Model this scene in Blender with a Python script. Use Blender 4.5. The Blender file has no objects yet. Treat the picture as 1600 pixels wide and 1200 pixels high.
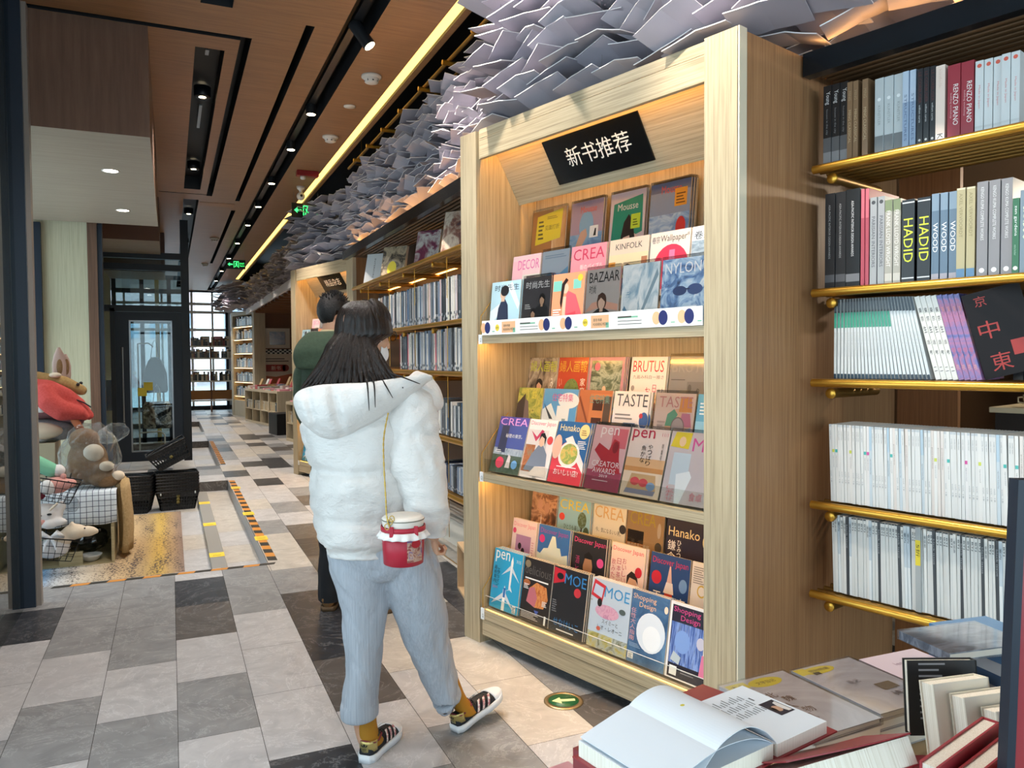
import bpy, bmesh, math, random
from mathutils import Vector, Matrix, noise
S = bpy.context.scene
COL = S.collection
R = math.radians
PI = math.pi
rnd = random.Random(7)

# ---------------------------------------------------------------- camera
CAM_H = 1.47
cam_data = bpy.data.cameras.new('camera')
cam_data.sensor_fit = 'HORIZONTAL'
cam_data.sensor_width = 36.0
cam_data.lens = 36.0 * 1200.0 / 1600.0
cam_data.clip_start = 0.05
cam_data.clip_end = 400
cam = bpy.data.objects.new('camera', cam_data)
COL.objects.link(cam)
_p, _r, _y = R(1.85), R(-0.387), R(23.97)
_lvl = Matrix(((math.cos(_y), -math.sin(_y), 0), (0, 0, -1), (math.sin(_y), math.cos(_y), 0)))
_rx = Matrix(((1, 0, 0), (0, math.cos(_p), -math.sin(_p)), (0, math.sin(_p), math.cos(_p))))
_rz = Matrix(((math.cos(_r), -math.sin(_r), 0), (math.sin(_r), math.cos(_r), 0), (0, 0, 1)))
_m = _rz @ _rx @ _lvl                       # world -> camera axes (right, down, forward)
_rot = Matrix((_m[0], -_m[1], -_m[2])).transposed()
cam.matrix_world = Matrix.Translation((0, 0, CAM_H)) @ _rot.to_4x4()
S.camera = cam

# ---------------------------------------------------------------- world and exposure
S.view_settings.view_transform = 'Standard'
S.view_settings.look = 'None'
S.view_settings.gamma = 1.0
S.view_settings.use_curve_mapping = False
S.view_settings.exposure = 1.0
S.cycles.use_denoising = True
S.cycles.max_bounces = 7
S.cycles.diffuse_bounces = 4
S.cycles.glossy_bounces = 3
S.cycles.transmission_bounces = 5
S.cycles.transparent_max_bounces = 12
S.cycles.caustics_reflective = False
S.cycles.caustics_refractive = False
S.cycles.sample_clamp_indirect = 6.0
w = bpy.data.worlds.new('overcast_sky')
S.world = w
w.use_nodes = True
_bg = w.node_tree.nodes['Background']
_bg.inputs[0].default_value = (0.85, 0.905, 1.0, 1)
_bg.inputs[1].default_value = 2.6


def area(name, loc, rot, sx, sy, col, power, portal=False, spread=180):
    l = bpy.data.lights.new(name, 'AREA')
    l.shape = 'RECTANGLE'
    l.size, l.size_y = sx, sy
    l.color = col
    l.energy = power
    l.spread = R(spread)
    l.cycles.is_portal = portal
    o = bpy.data.objects.new(name, l)
    COL.objects.link(o)
    o.location = loc
    o.rotation_euler = rot
    return o


# portals in the glazed openings: they only guide the sky's own light
area('sky_portal', (-1.25, 0.3, 1.75), (0, R(-90), 0), 2.9, 6.2, (1, 1, 1), 1, True)
area('sky_portal', (1.6, -2.95, 1.75), (R(90), 0, 0), 5.4, 2.9, (1, 1, 1), 1, True)
area('sky_portal', (-2.35, 7.2, 1.6), (0, R(-90), 0), 2.8, 3.2, (1, 1, 1), 1, True)
area('sky_portal', (1.8, 25.1, 1.8), (R(-90), 0, 0), 6.8, 3.2, (1, 1, 1), 1, True)


# ---------------------------------------------------------------- materials
MATS = {}


def _new(key):
    m = bpy.data.materials.new(key)
    m.use_nodes = True
    MATS[key] = m
    nt = m.node_tree
    return m, nt, nt.nodes['Principled BSDF']


def srgb(h):
    if isinstance(h, str):
        h = h.lstrip('#')
        h = ''.join(q * 2 for q in h) if len(h) == 3 else h
        c = [int(h[i:i + 2], 16) / 255 for i in (0, 2, 4)]
    else:
        c = [v / 255 for v in h]
    return tuple((v / 12.92 if v <= 0.04045 else ((v + 0.055) / 1.055) ** 2.4) for v in c) + (1,)


def flat(h, rough=0.55, metal=0.0, spec=0.4, coat=0.0):
    key = 'flat_%s_%s_%s_%s_%s' % (h, rough, metal, spec, coat)
    if key in MATS:
        return MATS[key]
    m, nt, b = _new(key)
    b.inputs['Base Color'].default_value = srgb(h)
    b.inputs['Roughness'].default_value = rough
    b.inputs['Metallic'].default_value = metal
    b.inputs['Specular IOR Level'].default_value = spec
    b.inputs['Coat Weight'].default_value = coat
    b.inputs['Coat Roughness'].default_value = 0.12
    return m


def glow(h, strength):
    key = 'glow_%s_%s' % (h, strength)
    if key in MATS:
        return MATS[key]
    m, nt, b = _new(key)
    b.inputs['Base Color'].default_value = srgb(h)
    b.inputs['Emission Color'].default_value = srgb(h)
    b.inputs['Emission Strength'].default_value = strength
    return m


def N(nt, t, **kw):
    n = nt.nodes.new(t)
    for k, v in kw.items():
        setattr(n, k, v)
    return n


def ramp(nt, fac, stops):
    r = N(nt, 'ShaderNodeValToRGB')
    el = r.color_ramp.elements
    while len(el) < len(stops):
        el.new(0.5)
    for e, (p, c) in zip(el, stops):
        e.position = p
        e.color = srgb(c) if not isinstance(c, tuple) or len(c) == 3 else c
    nt.links.new(fac, r.inputs[0])
    return r.outputs[0]


def coords(nt, scale, kind='Object', rot=(0, 0, 0)):
    tc = N(nt, 'ShaderNodeTexCoord')
    mp = N(nt, 'ShaderNodeMapping')
    mp.inputs['Scale'].default_value = scale
    mp.inputs['Rotation'].default_value = rot
    nt.links.new(tc.outputs[kind], mp.inputs[0])
    return mp.outputs[0]


def noisy(nt, vec, scale, detail=3, rough=0.5, dist=0.0):
    n = N(nt, 'ShaderNodeTexNoise')
    n.inputs['Scale'].default_value = scale
    n.inputs['Detail'].default_value = detail
    n.inputs['Roughness'].default_value = rough
    n.inputs['Distortion'].default_value = dist
    nt.links.new(vec, n.inputs['Vector'])
    return n.outputs['Fac']


def bump(nt, b, h, strength, dist=0.01):
    n = N(nt, 'ShaderNodeBump')
    n.inputs['Strength'].default_value = strength
    n.inputs['Distance'].default_value = dist
    nt.links.new(h, n.inputs['Height'])
    nt.links.new(n.outputs[0], b.inputs['Normal'])


def grain(key, axis, cols, rough=0.5, freq=55, spec=0.35):
    """wood whose fibre runs along axis ('x','y','z') of the part"""
    if key in MATS:
        return MATS[key]
    m, nt, b = _new(key)
    s = [freq, freq, freq]
    s['xyz'.index(axis)] = 0.9
    v = coords(nt, s)
    f = noisy(nt, v, 2.6, 4, 0.65)
    c = ramp(nt, f, [(0.3, cols[0]), (0.5, cols[1]), (0.72, cols[2])])
    nt.links.new(c, b.inputs['Base Color'])
    b.inputs['Roughness'].default_value = rough
    b.inputs['Specular IOR Level'].default_value = spec
    bump(nt, b, f, 0.12, 0.004)
    return m


OAK = ('#93836a', '#b4a385', '#c5b597')
oak_z = grain('oak_vertical', 'z', OAK)
oak_x = grain('oak_horizontal', 'x', OAK)
oak_y = grain('oak_depth', 'y', OAK)
WAL = ('#886041', '#9d734e', '#ac825b')
walnut_z = grain('brown_oak_vertical', 'z', WAL)
walnut_x = grain('brown_oak_horizontal', 'x', WAL)
ceil_wood = grain('ceiling_veneer', 'x', ('#8a6549', '#99714f', '#a67c58'), 0.42, 14)
soffit_wood = grain('soffit_veneer', 'x', ('#958a7b', '#9c9182', '#a39989'), 0.5, 14)
beige_fabric = grain('beige_wall_fabric', 'z', ('#b5b195', '#c4c0a4', '#cdc9ae'), 0.8, 40, 0.1)
black_matte = flat('#15171b', 0.5)
black_metal = flat('#12171e', 0.4, 0.0, 0.4)
navy_frame = flat('#1b2634', 0.42, 0.0, 0.4)
grey_frame = flat('#5c6066', 0.4)
white_paint = flat('#e6e2da', 0.5)
brass = flat('#c99a3f', 0.28, 0.9)
brass_dark = flat('#8d6a34', 0.4, 0.8)
paper = flat('#efe9dc', 0.8)
white_card = flat('#c9c2c8', 0.75, 0, 0.2)
steel = flat('#9a9ea3', 0.3, 0.9)


def glass_mat(key, tint, refl=1.0, rough=0.0, alpha=0.9):
    if key in MATS:
        return MATS[key]
    m, nt, b = _new(key)
    nt.nodes.remove(b)
    out = nt.nodes['Material Output']
    t = N(nt, 'ShaderNodeBsdfTransparent')
    t.inputs[0].default_value = srgb(tint)
    g = N(nt, 'ShaderNodeBsdfGlossy')
    g.inputs['Roughness'].default_value = rough
    fr = N(nt, 'ShaderNodeLayerWeight')
    fr.inputs[0].default_value = 0.5
    pw = N(nt, 'ShaderNodeMath', operation='POWER')
    pw.inputs[1].default_value = 4.0
    mu = N(nt, 'ShaderNodeMath', operation='MULTIPLY_ADD')
    mu.inputs[1].default_value = 0.6 * refl
    mu.inputs[2].default_value = 0.035 * refl
    mu.use_clamp = True
    mx = N(nt, 'ShaderNodeMixShader')
    nt.links.new(fr.outputs['Facing'], pw.inputs[0])
    nt.links.new(pw.outputs[0], mu.inputs[0])
    nt.links.new(mu.outputs[0], mx.inputs[0])
    nt.links.new(t.outputs[0], mx.inputs[1])
    nt.links.new(g.outputs[0], mx.inputs[2])
    nt.links.new(mx.outputs[0], out.inputs[0])
    return m


pane_glass = glass_mat('window_glass', '#dfe9ea', 1.6)
acrylic = glass_mat('clear_acrylic', '#f4f6f4', 1.0)
cellophane = glass_mat('cellophane', '#e3e3e3', 3.0, 0.12)


def photo(cols, scale=7.0, stretch=(1, 1, 1), coat=0.25, dist=1.2, seed=0):
    """printed colour picture: blotches of the given colours"""
    key = 'print_' + '_'.join(cols) + '_%s_%s_%s' % (scale, stretch, seed)
    if key in MATS:
        return MATS[key]
    m, nt, b = _new(key[:60])
    MATS[key] = m
    tc = N(nt, 'ShaderNodeTexCoord')
    mp = N(nt, 'ShaderNodeMapping')
    mp.inputs['Scale'].default_value = stretch
    mp.inputs['Location'].default_value = (seed * 1.7, 0, seed * 2.3)
    nt.links.new(tc.outputs['Object'], mp.inputs[0])
    f = noisy(nt, mp.outputs[0], scale, 5, 0.6, dist)
    n = len(cols)
    st = [(0.3 + 0.4 * i / max(1, n - 1), c) for i, c in enumerate(cols)]
    c = ramp(nt, f, st)
    nt.links.new(c, b.inputs['Base Color'])
    b.inputs['Roughness'].default_value = 0.35
    b.inputs['Coat Weight'].default_value = coat
    b.inputs['Coat Roughness'].default_value = 0.1
    return m


# ---------------------------------------------------------------- mesh builder
_TX = {}


def glyphs(s):
    if s not in _TX:
        c = bpy.data.curves.new('lettering', 'FONT')
        c.body = s
        c.resolution_u = 2
        o = bpy.data.objects.new('lettering', c)
        me = o.to_mesh()
        vs = [(v.co.x, v.co.y) for v in me.vertices]
        fs = [tuple(p.vertices) for p in me.polygons]
        o.to_mesh_clear()
        bpy.data.objects.remove(o)
        bpy.data.curves.remove(c)
        xs = [v[0] for v in vs] or [0, 1]
        ys = [v[1] for v in vs] or [0, 1]
        _TX[s] = (vs, fs, min(xs), min(ys), max(xs) - min(xs) or 1, max(ys) - min(ys) or 1)
    return _TX[s]


class MB:
    def __init__(s):
        s.v, s.f, s.m, s.sm, s.mats = [], [], [], [], []
        s.M = Matrix()

    def mi(s, mat):
        if mat not in s.mats:
            s.mats.append(mat)
        return s.mats.index(mat)

    def add(s, vs, fs, mat, smooth=False):
        b = len(s.v)
        M = s.M
        s.v += [M @ Vector(v) for v in vs]
        i = s.mi(mat)
        for f in fs:
            s.f.append(tuple(b + k for k in f))
            s.m.append(i)
            s.sm.append(smooth)

    def box(s, x0, x1, y0, y1, z0, z1, mat, faces=None):
        vs = [(x, y, z) for z in (z0, z1) for y in (y0, y1) for x in (x0, x1)]
        fs = [(0, 2, 3, 1), (4, 5, 7, 6), (0, 1, 5, 4), (2, 6, 7, 3), (0, 4, 6, 2), (1, 3, 7, 5)]
        if isinstance(mat, dict):
            for k, f in zip(('b', 't', 'f', 'k', 'l', 'r'), fs):
                s.add(vs, [f], mat.get(k, mat.get('*')))
        else:
            s.add(vs, fs, mat)

    def rbox(s, x0, x1, y0, y1, z0, z1, mat, r=0.004):
        """box with chamfered vertical and horizontal edges"""
        bm = bmesh.new()
        bmesh.ops.create_cube(bm, size=1)
        for v in bm.verts:
            v.co = Vector(((x0 + x1) / 2 + v.co.x * (x1 - x0), (y0 + y1) / 2 + v.co.y * (y1 - y0), (z0 + z1) / 2 + v.co.z * (z1 - z0)))
        bmesh.ops.bevel(bm, geom=bm.edges[:], offset=r, segments=2, profile=0.5, affect='EDGES')
        bm.verts.index_update()
        s.add([v.co.copy() for v in bm.verts], [tuple(v.index for v in f.verts) for f in bm.faces], mat)
        bm.free()

    def quad(s, a, b, c, d, mat):
        s.add([a, b, c, d], [(0, 1, 2, 3)], mat)

    def prism(s, pts, h, mat, axis='z'):
        """polygon (ccw) extruded by h along axis, first coordinate pair in the other axes"""
        n = len(pts)

        def mk(p, t):
            return {'z': (p[0], p[1], t), 'y': (p[0], t, p[1]), 'x': (t, p[0], p[1])}[axis]
        t0, t1 = h
        vs = [mk(p, t0) for p in pts] + [mk(p, t1) for p in pts]
        fs = [tuple(range(n))[::-1], tuple(range(n, 2 * n))] + [(i, (i + 1) % n, n + (i + 1) % n, n + i) for i in range(n)]
        s.add(vs, fs, mat)

    def tube(s, pts, r, mat, n=8, cap=True):
        pts = [Vector(p) for p in pts]
        rs = r if isinstance(r, (list, tuple)) else [r] * len(pts)
        vs, fs = [], []
        up = None
        for i, p in enumerate(pts):
            d = (pts[min(i + 1, len(pts) - 1)] - pts[max(i - 1, 0)]).normalized()
            if up is None:
                up = Vector((0, 0, 1)) if abs(d.z) < 0.9 else Vector((1, 0, 0))
            a = d.cross(up).normalized()
            bb = a.cross(d).normalized()
            up = bb
            for k in range(n):
                t = 2 * PI * k / n
                vs.append(p + (a * math.cos(t) + bb * math.sin(t)) * rs[i])
        for i in range(len(pts) - 1):
            for k in range(n):
                fs.append((i * n + k, i * n + (k + 1) % n, (i + 1) * n + (k + 1) % n, (i + 1) * n + k))
        s.add(vs, fs, mat, True)
        if cap:
            e = (len(pts) - 1) * n
            s.add(vs[:n], [tuple(range(n))[::-1]], mat)
            s.add(vs[e:], [tuple(range(n))], mat)

    def lathe(s, prof, mat, n=20, c=(0, 0, 0), axis='z'):
        vs, fs = [], []
        for r, z in prof:
            for k in range(n):
                t = 2 * PI * k / n
                p = (r * math.cos(t), r * math.sin(t), z)
                if axis == 'y':
                    p = (p[0], p[2], p[1])
                if axis == 'x':
                    p = (p[2], p[0], p[1])
                vs.append((c[0] + p[0], c[1] + p[1], c[2] + p[2]))
        for i in range(len(prof) - 1):
            for k in range(n):
                fs.append((i * n + k, i * n + (k + 1) % n, (i + 1) * n + (k + 1) % n, (i + 1) * n + k))
        s.add(vs, fs, mat, True)

    def loft(s, rings, mat, smooth=True, cap0=True, cap1=True, matf=None):
        n = len(rings[0])
        vs = [p for r in rings for p in r]
        fs = [(i * n + k, i * n + (k + 1) % n, (i + 1) * n + (k + 1) % n, (i + 1) * n + k) for i in range(len(rings) - 1) for k in range(n)]
        if cap0:
            fs.append(tuple(range(n))[::-1])
        if cap1:
            fs.append(tuple(range(len(vs) - n, len(vs))))
        s.add(vs, fs, mat, smooth)

    def ball(s, c, r, mat, nu=16, nv=10):
        rx, ry, rz = r if isinstance(r, (tuple, list)) else (r, r, r)
        vs, fs = [(c[0], c[1], c[2] - rz)], []
        for j in range(1, nv):
            a = -PI / 2 + PI * j / nv
            for k in range(nu):
                t = 2 * PI * k / nu
                vs.append((c[0] + rx * math.cos(a) * math.cos(t), c[1] + ry * math.cos(a) * math.sin(t), c[2] + rz * math.sin(a)))
        vs.append((c[0], c[1], c[2] + rz))
        for k in range(nu):
            fs.append((0, 1 + (k + 1) % nu, 1 + k))
            fs.append((len(vs) - 1, 1 + (nv - 2) * nu + k, 1 + (nv - 2) * nu + (k + 1) % nu))
        for j in range(nv - 2):
            for k in range(nu):
                fs.append((1 + j * nu + k, 1 + j * nu + (k + 1) % nu, 1 + (j + 1) * nu + (k + 1) % nu, 1 + (j + 1) * nu + k))
        s.add(vs, fs, mat, True)

    # ---- flat printing on a plane: O corner, U and V unit vectors
    def rect(s, O, U, V, x, y, w_, h, mat):
        O, U, V = Vector(O), Vector(U), Vector(V)
        s.add([O + U * x + V * y, O + U * (x + w_) + V * y, O + U * (x + w_) + V * (y + h), O + U * x + V * (y + h)], [(0, 1, 2, 3)], mat)

    def poly(s, O, U, V, pts, mat):
        O, U, V = Vector(O), Vector(U), Vector(V)
        s.add([O + U * p[0] + V * p[1] for p in pts], [tuple(range(len(pts)))], mat)

    def disc(s, O, U, V, cx, cy, rx, ry, mat, n=20):
        s.poly(O, U, V, [(cx + rx * math.cos(2 * PI * k / n), cy + ry * math.sin(2 * PI * k / n)) for k in range(n)], mat)

    def text(s, txt, O, U, V, x, y, w_, h, mat, keep=False):
        vs, fs, x0, y0, tw, th = glyphs(txt)
        if not vs:
            return
        O, U, V = Vector(O), Vector(U), Vector(V)
        sx, sy = w_ / tw, h / th
        if keep:
            sx = sy = min(sx, sy)
            x += (w_ - tw * sx) / 2
            y += (h - th * sy) / 2
        s.add([O + U * (x + (a - x0) * sx) + V * (y + (b - y0) * sy) for a, b in vs], fs, mat)

    def build(s, name, parent=None, M=None):
        me = bpy.data.meshes.new(name)
        me.from_pydata([tuple(v) for v in s.v], [], s.f)
        for m in s.mats:
            me.materials.append(m)
        me.polygons.foreach_set('material_index', s.m)
        me.polygons.foreach_set('use_smooth', s.sm)
        me.update()
        o = bpy.data.objects.new(name, me)
        COL.objects.link(o)
        if parent is not None:
            o.parent = parent
        if M is not None:
            o.matrix_local = M
        return o


def tag(o, label=None, cat=None, group=None, kind=None):
    if label:
        o['label'] = label
    if cat:
        o['category'] = cat
    if group:
        o['group'] = group
    if kind:
        o['kind'] = kind
    return o


def thing(name, label, cat, loc=(0, 0, 0), rotz=0.0, group=None, M=None):
    o = bpy.data.objects.new(name, None)
    o.empty_display_size = 0.1
    COL.objects.link(o)
    if M is not None:
        o.matrix_world = M
    else:
        o.location = loc
        o.rotation_euler = (0, 0, rotz)
    return tag(o, label, cat, group)


def struct(mb, name):
    return tag(mb.build(name), kind='structure')


def kids(o):
    return [c for c in bpy.data.objects if c.parent is o]


def dup(src, parts, M, label=None, group=None):
    """copy of a thing and of its parts (list of (part, [sub-parts]))"""
    r = src.copy()
    COL.objects.link(r)
    r.matrix_world = M
    if label:
        r['label'] = label
    if group:
        r['group'] = group
    for p, subs in parts:
        c = p.copy()
        COL.objects.link(c)
        c.parent = r
        for q in subs:
            d = q.copy()
            COL.objects.link(d)
            d.parent = c
    return r


def holed(x0, x1, y0, y1, holes, z0, z1, mat, side=None, bottom=True, top=True):
    """slab with rectangular holes, as one mesh"""
    mb = MB()
    xs = sorted({x0, x1, *[min(max(h[i], x0), x1) for h in holes for i in (0, 1)]})
    ys = sorted({y0, y1, *[min(max(h[i], y0), y1) for h in holes for i in (2, 3)]})
    nx, ny = len(xs) - 1, len(ys) - 1

    def solid(i, j):
        if not (0 <= i < nx and 0 <= j < ny):
            return False
        cx, cy = (xs[i] + xs[i + 1]) / 2, (ys[j] + ys[j + 1]) / 2
        return not any(h[0] < cx < h[1] and h[2] < cy < h[3] for h in holes)
    side = side or mat
    for i in range(nx):
        for j in range(ny):
            if not solid(i, j):
                continue
            a, b, c, d = xs[i], xs[i + 1], ys[j], ys[j + 1]
            if bottom:
                mb.quad((a, c, z0), (a, d, z0), (b, d, z0), (b, c, z0), mat)
            if top:
                mb.quad((a, c, z1), (b, c, z1), (b, d, z1), (a, d, z1), mat)
            if not solid(i - 1, j):
                mb.quad((a, c, z0), (a, c, z1), (a, d, z1), (a, d, z0), side)
            if not solid(i + 1, j):
                mb.quad((b, c, z0), (b, d, z0), (b, d, z1), (b, c, z1), side)
            if not solid(i, j - 1):
                mb.quad((a, c, z0), (b, c, z0), (b, c, z1), (a, c, z1), side)
            if not solid(i, j + 1):
                mb.quad((a, d, z0), (a, d, z1), (b, d, z1), (b, d, z0), side)
    return mb


# frames of reference: the angled display case runs 15.3 degrees off the aisle
ANG = R(-74.67)


def case_frame(x, y):
    return Matrix.Translation((x, y, 0)) @ Matrix.Rotation(ANG, 4, 'Z')


CASE = case_frame(1.405, 3.804)      # local x along the front, y into the case
# ================================================================ the setting
CEIL = 3.6
# ---- floor: base slab with three sunken door lanes, tiles laid on top
TW, TL = 0.3033, 0.592
lanes = [(-2.3, 0.622, 5.80, 10.05), (-2.3, 0.622, 11.55, 15.2), (-2.3, 0.622, 17.2, 20.2)]
grout = flat('#4a4744', 0.8)


def tile_mat(key, cols, rough):
    m, nt, b = _new(key)
    v = coords(nt, (1, 1, 1))
    f = noisy(nt, v, 5.0, 6, 0.62, 1.4)
    c = ramp(nt, f, [(0.25, cols[0]), (0.5, cols[1]), (0.8, cols[2])])
    f2 = noisy(nt, v, 2.3, 7, 0.7, 2.5)
    vein = N(nt, 'ShaderNodeValToRGB')
    e = vein.color_ramp.elements
    e[0].position, e[0].color = 0.485, (0, 0, 0, 1)
    e[1].position, e[1].color = 0.5, (0.22, 0.22, 0.22, 1)
    e2 = e.new(0.515)
    e2.color = (0, 0, 0, 1)
    nt.links.new(f2, vein.inputs[0])
    mx = N(nt, 'ShaderNodeMix', data_type='RGBA', blend_type='ADD')
    mx.inputs[0].default_value = 0.55
    nt.links.new(c, mx.inputs[6])
    nt.links.new(vein.outputs[0], mx.inputs[7])
    nt.links.new(mx.outputs[2], b.inputs['Base Color'])
    b.inputs['Roughness'].default_value = rough
    b.inputs['Specular IOR Level'].default_value = 0.45
    bump(nt, b, f, 0.05, 0.003)
    return m


t_dark = tile_mat('tile_charcoal', ('#26282d', '#303238', '#3b3d42'), 0.34)
t_brown = tile_mat('tile_umber', ('#45403e', '#55504d', '#66605c'), 0.36)
t_mid = tile_mat('tile_grey', ('#727274', '#858586', '#969697'), 0.38)
t_light = tile_mat('tile_pale', ('#a09fa1', '#b2b0b1', '#c3c1c1'), 0.36)
t_tan = tile_mat('tile_sand', ('#a39c94', '#b6afa6', '#c6beb5'), 0.36)

mb = holed(-2.4, 6.0, -3.0, 25.2, lanes, -0.4, -0.0035, grout, top=True)
mb2 = MB()
KNOWN = {(-2, 4.38): t_mid, (-2, 3.79): t_light, (-2, 3.2): t_mid, (-2, 2.6): t_light, (-2, 4.97): t_mid,
         (-1, 4.68): t_mid, (-1, 4.09): t_mid, (-1, 3.495): t_light, (-1, 2.9): t_mid, (-1, 2.31): t_light, (-1, 5.27): t_mid,
         (0, 4.97): t_dark, (0, 4.38): t_brown, (0, 3.79): t_light, (0, 3.2): t_mid, (0, 2.6): t_light,
         (1, 2.31): t_dark, (1, 2.9): t_light, (1, 3.495): t_light, (1, 4.09): t_light, (1, 4.68): t_mid, (1, 5.27): t_mid,
         (2, 3.2): t_brown, (2, 3.79): t_dark, (2, 4.38): t_dark, (2, 4.97): t_mid, (2, 2.6): t_light, (2, 2.0): t_mid,
         (3, 4.68): t_brown, (3, 4.09): t_tan, (3, 3.495): t_tan, (3, 2.9): t_light, (3, 2.31): t_mid, (3, 5.27): t_brown, (3, 5.86): t_dark,
         (4, 3.2): t_tan, (4, 3.79): t_brown, (4, 2.6): t_tan, (4, 4.38): t_tan, (5, 2.9): t_mid, (5, 2.31): t_brown, (5, 3.495): t_tan,
         (-3, 3.495): t_light, (-3, 4.68): t_dark, (-3, 4.09): t_light, (-3, 2.9): t_mid, (-3, 5.27): t_mid}
tr = random.Random(11)
for k in range(-8, 20):
    off = 3.79 if k % 2 == 0 else 3.495
    for j in range(-12, 37):
        y0 = off + TL * j
        x0 = TW * k
        x1, y1 = x0 + TW, y0 + TL
        q = tr.random()
        mat = None
        for (kk, yy), mm in KNOWN.items():
            if kk == k and abs(yy - y0) < 0.1:
                mat = mm
        if mat is None:
            mat = t_dark if q < 0.13 else t_brown if q < 0.22 else t_mid if q < 0.42 else t_tan if q < 0.7 else t_light
        if x1 > 6 or y1 > 25.2 or y0 < -3 or x0 < -2.4:
            continue
        cuts = [(x0, x1, y0, y1)]
        for a, b, c, d in lanes:
            nxt = []
            for (p, q_, r_, s_) in cuts:
                if p >= b or q_ <= a or r_ >= d or s_ <= c:
                    nxt.append((p, q_, r_, s_))
                    continue
                if q_ > b:
                    nxt.append((b, q_, r_, s_))
                if r_ < c:
                    nxt.append((p, min(q_, b), r_, c))
                if s_ > d:
                    nxt.append((p, min(q_, b), d, s_))
            cuts = nxt
        g = 0.0012
        for (p, q_, r_, s_) in cuts:
            if q_ - p > 0.01 and s_ - r_ > 0.01:
                mb2.quad((p + g, r_ + g, 0), (q_ - g, r_ + g, 0), (q_ - g, s_ - g, 0), (p + g, s_ - g, 0), mat)
mb.v += []
base = len(mb.v)
mb.add(mb2.v, [], grout)
for f, i in zip(mb2.f, mb2.m):
    mb.f.append(tuple(base + q for q in f))
    mb.m.append(mb.mi(mb2.mats[i]))
    mb.sm.append(False)
struct(mb, 'floor')
# sunken lane floors
mb = MB()
for n_, (a, b, c, d) in enumerate(lanes):
    yy = c
    i = 0
    while yy < d - 0.01:
        y2 = min(yy + 0.592, d)
        xx = b
        while xx > a + 0.01:
            x2 = max(xx - 0.3033, a)
            mb.quad((x2 + .001, yy + .001, -0.12), (xx - .001, yy + .001, -0.12), (xx - .001, y2 - .001, -0.12), (x2 + .001, y2 - .001, -0.12),
                    t_tan if tr.random() < .6 else t_light)
            xx = x2
        yy = y2
    mb.box(a, b, c, d, -0.2, -0.1225, grout)
struct(mb, 'floor_sunken')
# riser plates of brushed metal along the lane sides
mb = MB()
for a, b, c, d in lanes:
    mb.box(b - 0.004, b - 0.001, c + .002, d - .002, -0.12, -0.004, flat('#8f98a3', 0.35, 0.3))
    mb.box(a, b - 0.005, d - 0.004, d - 0.001, -0.12, -0.004, t_brown)
struct(mb, 'trim_1')

# ---- ceiling: veneer panels with black recesses
gaps = [(1.05, 1.235, -3, 24.8), (0.467, 0.535, 5.45, 10.7), (-0.9, 0.535, 5.395, 5.455), (0.195, 0.383, 5.68, 10.35), (0.20, 0.385, 11.0, 24.0),
        (0.205, 0.385, 0.5, 4.98), (0.115, 0.165, 0.5, 4.86), (0.83, 0.885, 5.05, 10.9), (0.83, 0.885, 11.6, 18), (1.60, 1.685, -3, 21.5), (1.73, 6.0, -3, 21.8),
        (-0.09, 0.535, 10.62, 10.65)]
struct(holed(-2.4, 6.0, -3.0, 25.3, gaps, CEIL, CEIL + 0.16, ceil_wood, side=black_matte), 'ceiling')
mb = MB()
mb.box(-2.4, 1.59, -3.0, 25.3, CEIL + 0.165, CEIL + 0.2, black_matte)
mb.box(1.59, 1.70, -3.0, 21.6, CEIL + 0.10, CEIL + 0.2, white_paint)
mb.box(1.70, 6.0, -3.0, 25.3, CEIL + 0.45, CEIL + 0.5, black_matte)
mb.box(1.715, 1.73, -3.0, 21.8, CEIL + 0.16, CEIL + 0.45, black_matte)
mb.box(1.72, 6.0, 21.8, 21.85, CEIL + 0.0, CEIL + 0.45, black_matte)
mb.box(5.95, 6.0, -3, 25, CEIL, CEIL + 0.45, black_matte)
mb.box(1.72, 6.0, -3.0, -2.95, CEIL, CEIL + 0.45, black_matte)
struct(mb, 'ceiling_void')
mb = MB()
mb.box(1.606, 1.679, -2.9, 21.4, CEIL + 0.015, CEIL + 0.03, glow('#ffd06a', 1.5))
o = mb.build('cove_light')
tag(o, 'long warm strip light recessed in the wooden ceiling along the aisle', 'light')

# ---- left: soffit, walls, windows
mb = MB()
mb.box(-2.35, -0.09, 5.46, 9.0, 2.9, CEIL, {'b': soffit_wood, '*': grain('soffit_side', 'z', ('#644a3b', '#6d5141', '#765a48'), 0.5, 14)})
struct(mb, 'ceiling_soffit')
mb = MB()
mb.box(-2.35, -0.10, 11.0, 12.45, 3.03, CEIL, {'b': soffit_wood, '*': flat('#5d4335', 0.5)})
mb.box(-2.35, -0.05, 14.0, 15.4, 2.95, CEIL, {'b': soffit_wood, '*': flat('#5d4335', 0.5)})
struct(mb, 'ceiling_soffit_inner')

mb = MB()
mb.box(-2.35, -0.77, 9.2, 9.3, -0.12, CEIL, beige_fabric)
struct(mb, 'wall_left')
mb = MB()
mb.box(-0.77, -0.68, 9.17, 9.32, -0.12, 3.3, grain('walnut_trim', 'z', ('#5a4234', '#6b4f3e', '#7a5c49'), 0.4))
mb.box(-0.68, -0.635, 9.19, 9.32, -0.12, 3.3, navy_frame)
struct(mb, 'trim_2')
mb = MB()
mb.box(-1.27, -1.185, 9.14, 9.2, 1.33, 2.9, navy_frame)
struct(mb, 'trim_3')
mb = MB()
mb.box(-1.3, -0.95, 9.32, 15.5, -0.12, CEIL, beige_fabric)
struct(mb, 'wall_vestibule')
mb = MB()   # partition beside the mullion and alcove return wall
mb.box(-1.04, -0.98, 3.4, 5.36, 0.0, CEIL, flat('#8d7864', 0.7))
mb.box(-2.4, -0.86, 5.37, 5.43, -0.12, CEIL, flat('#8d7864', 0.7))
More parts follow.
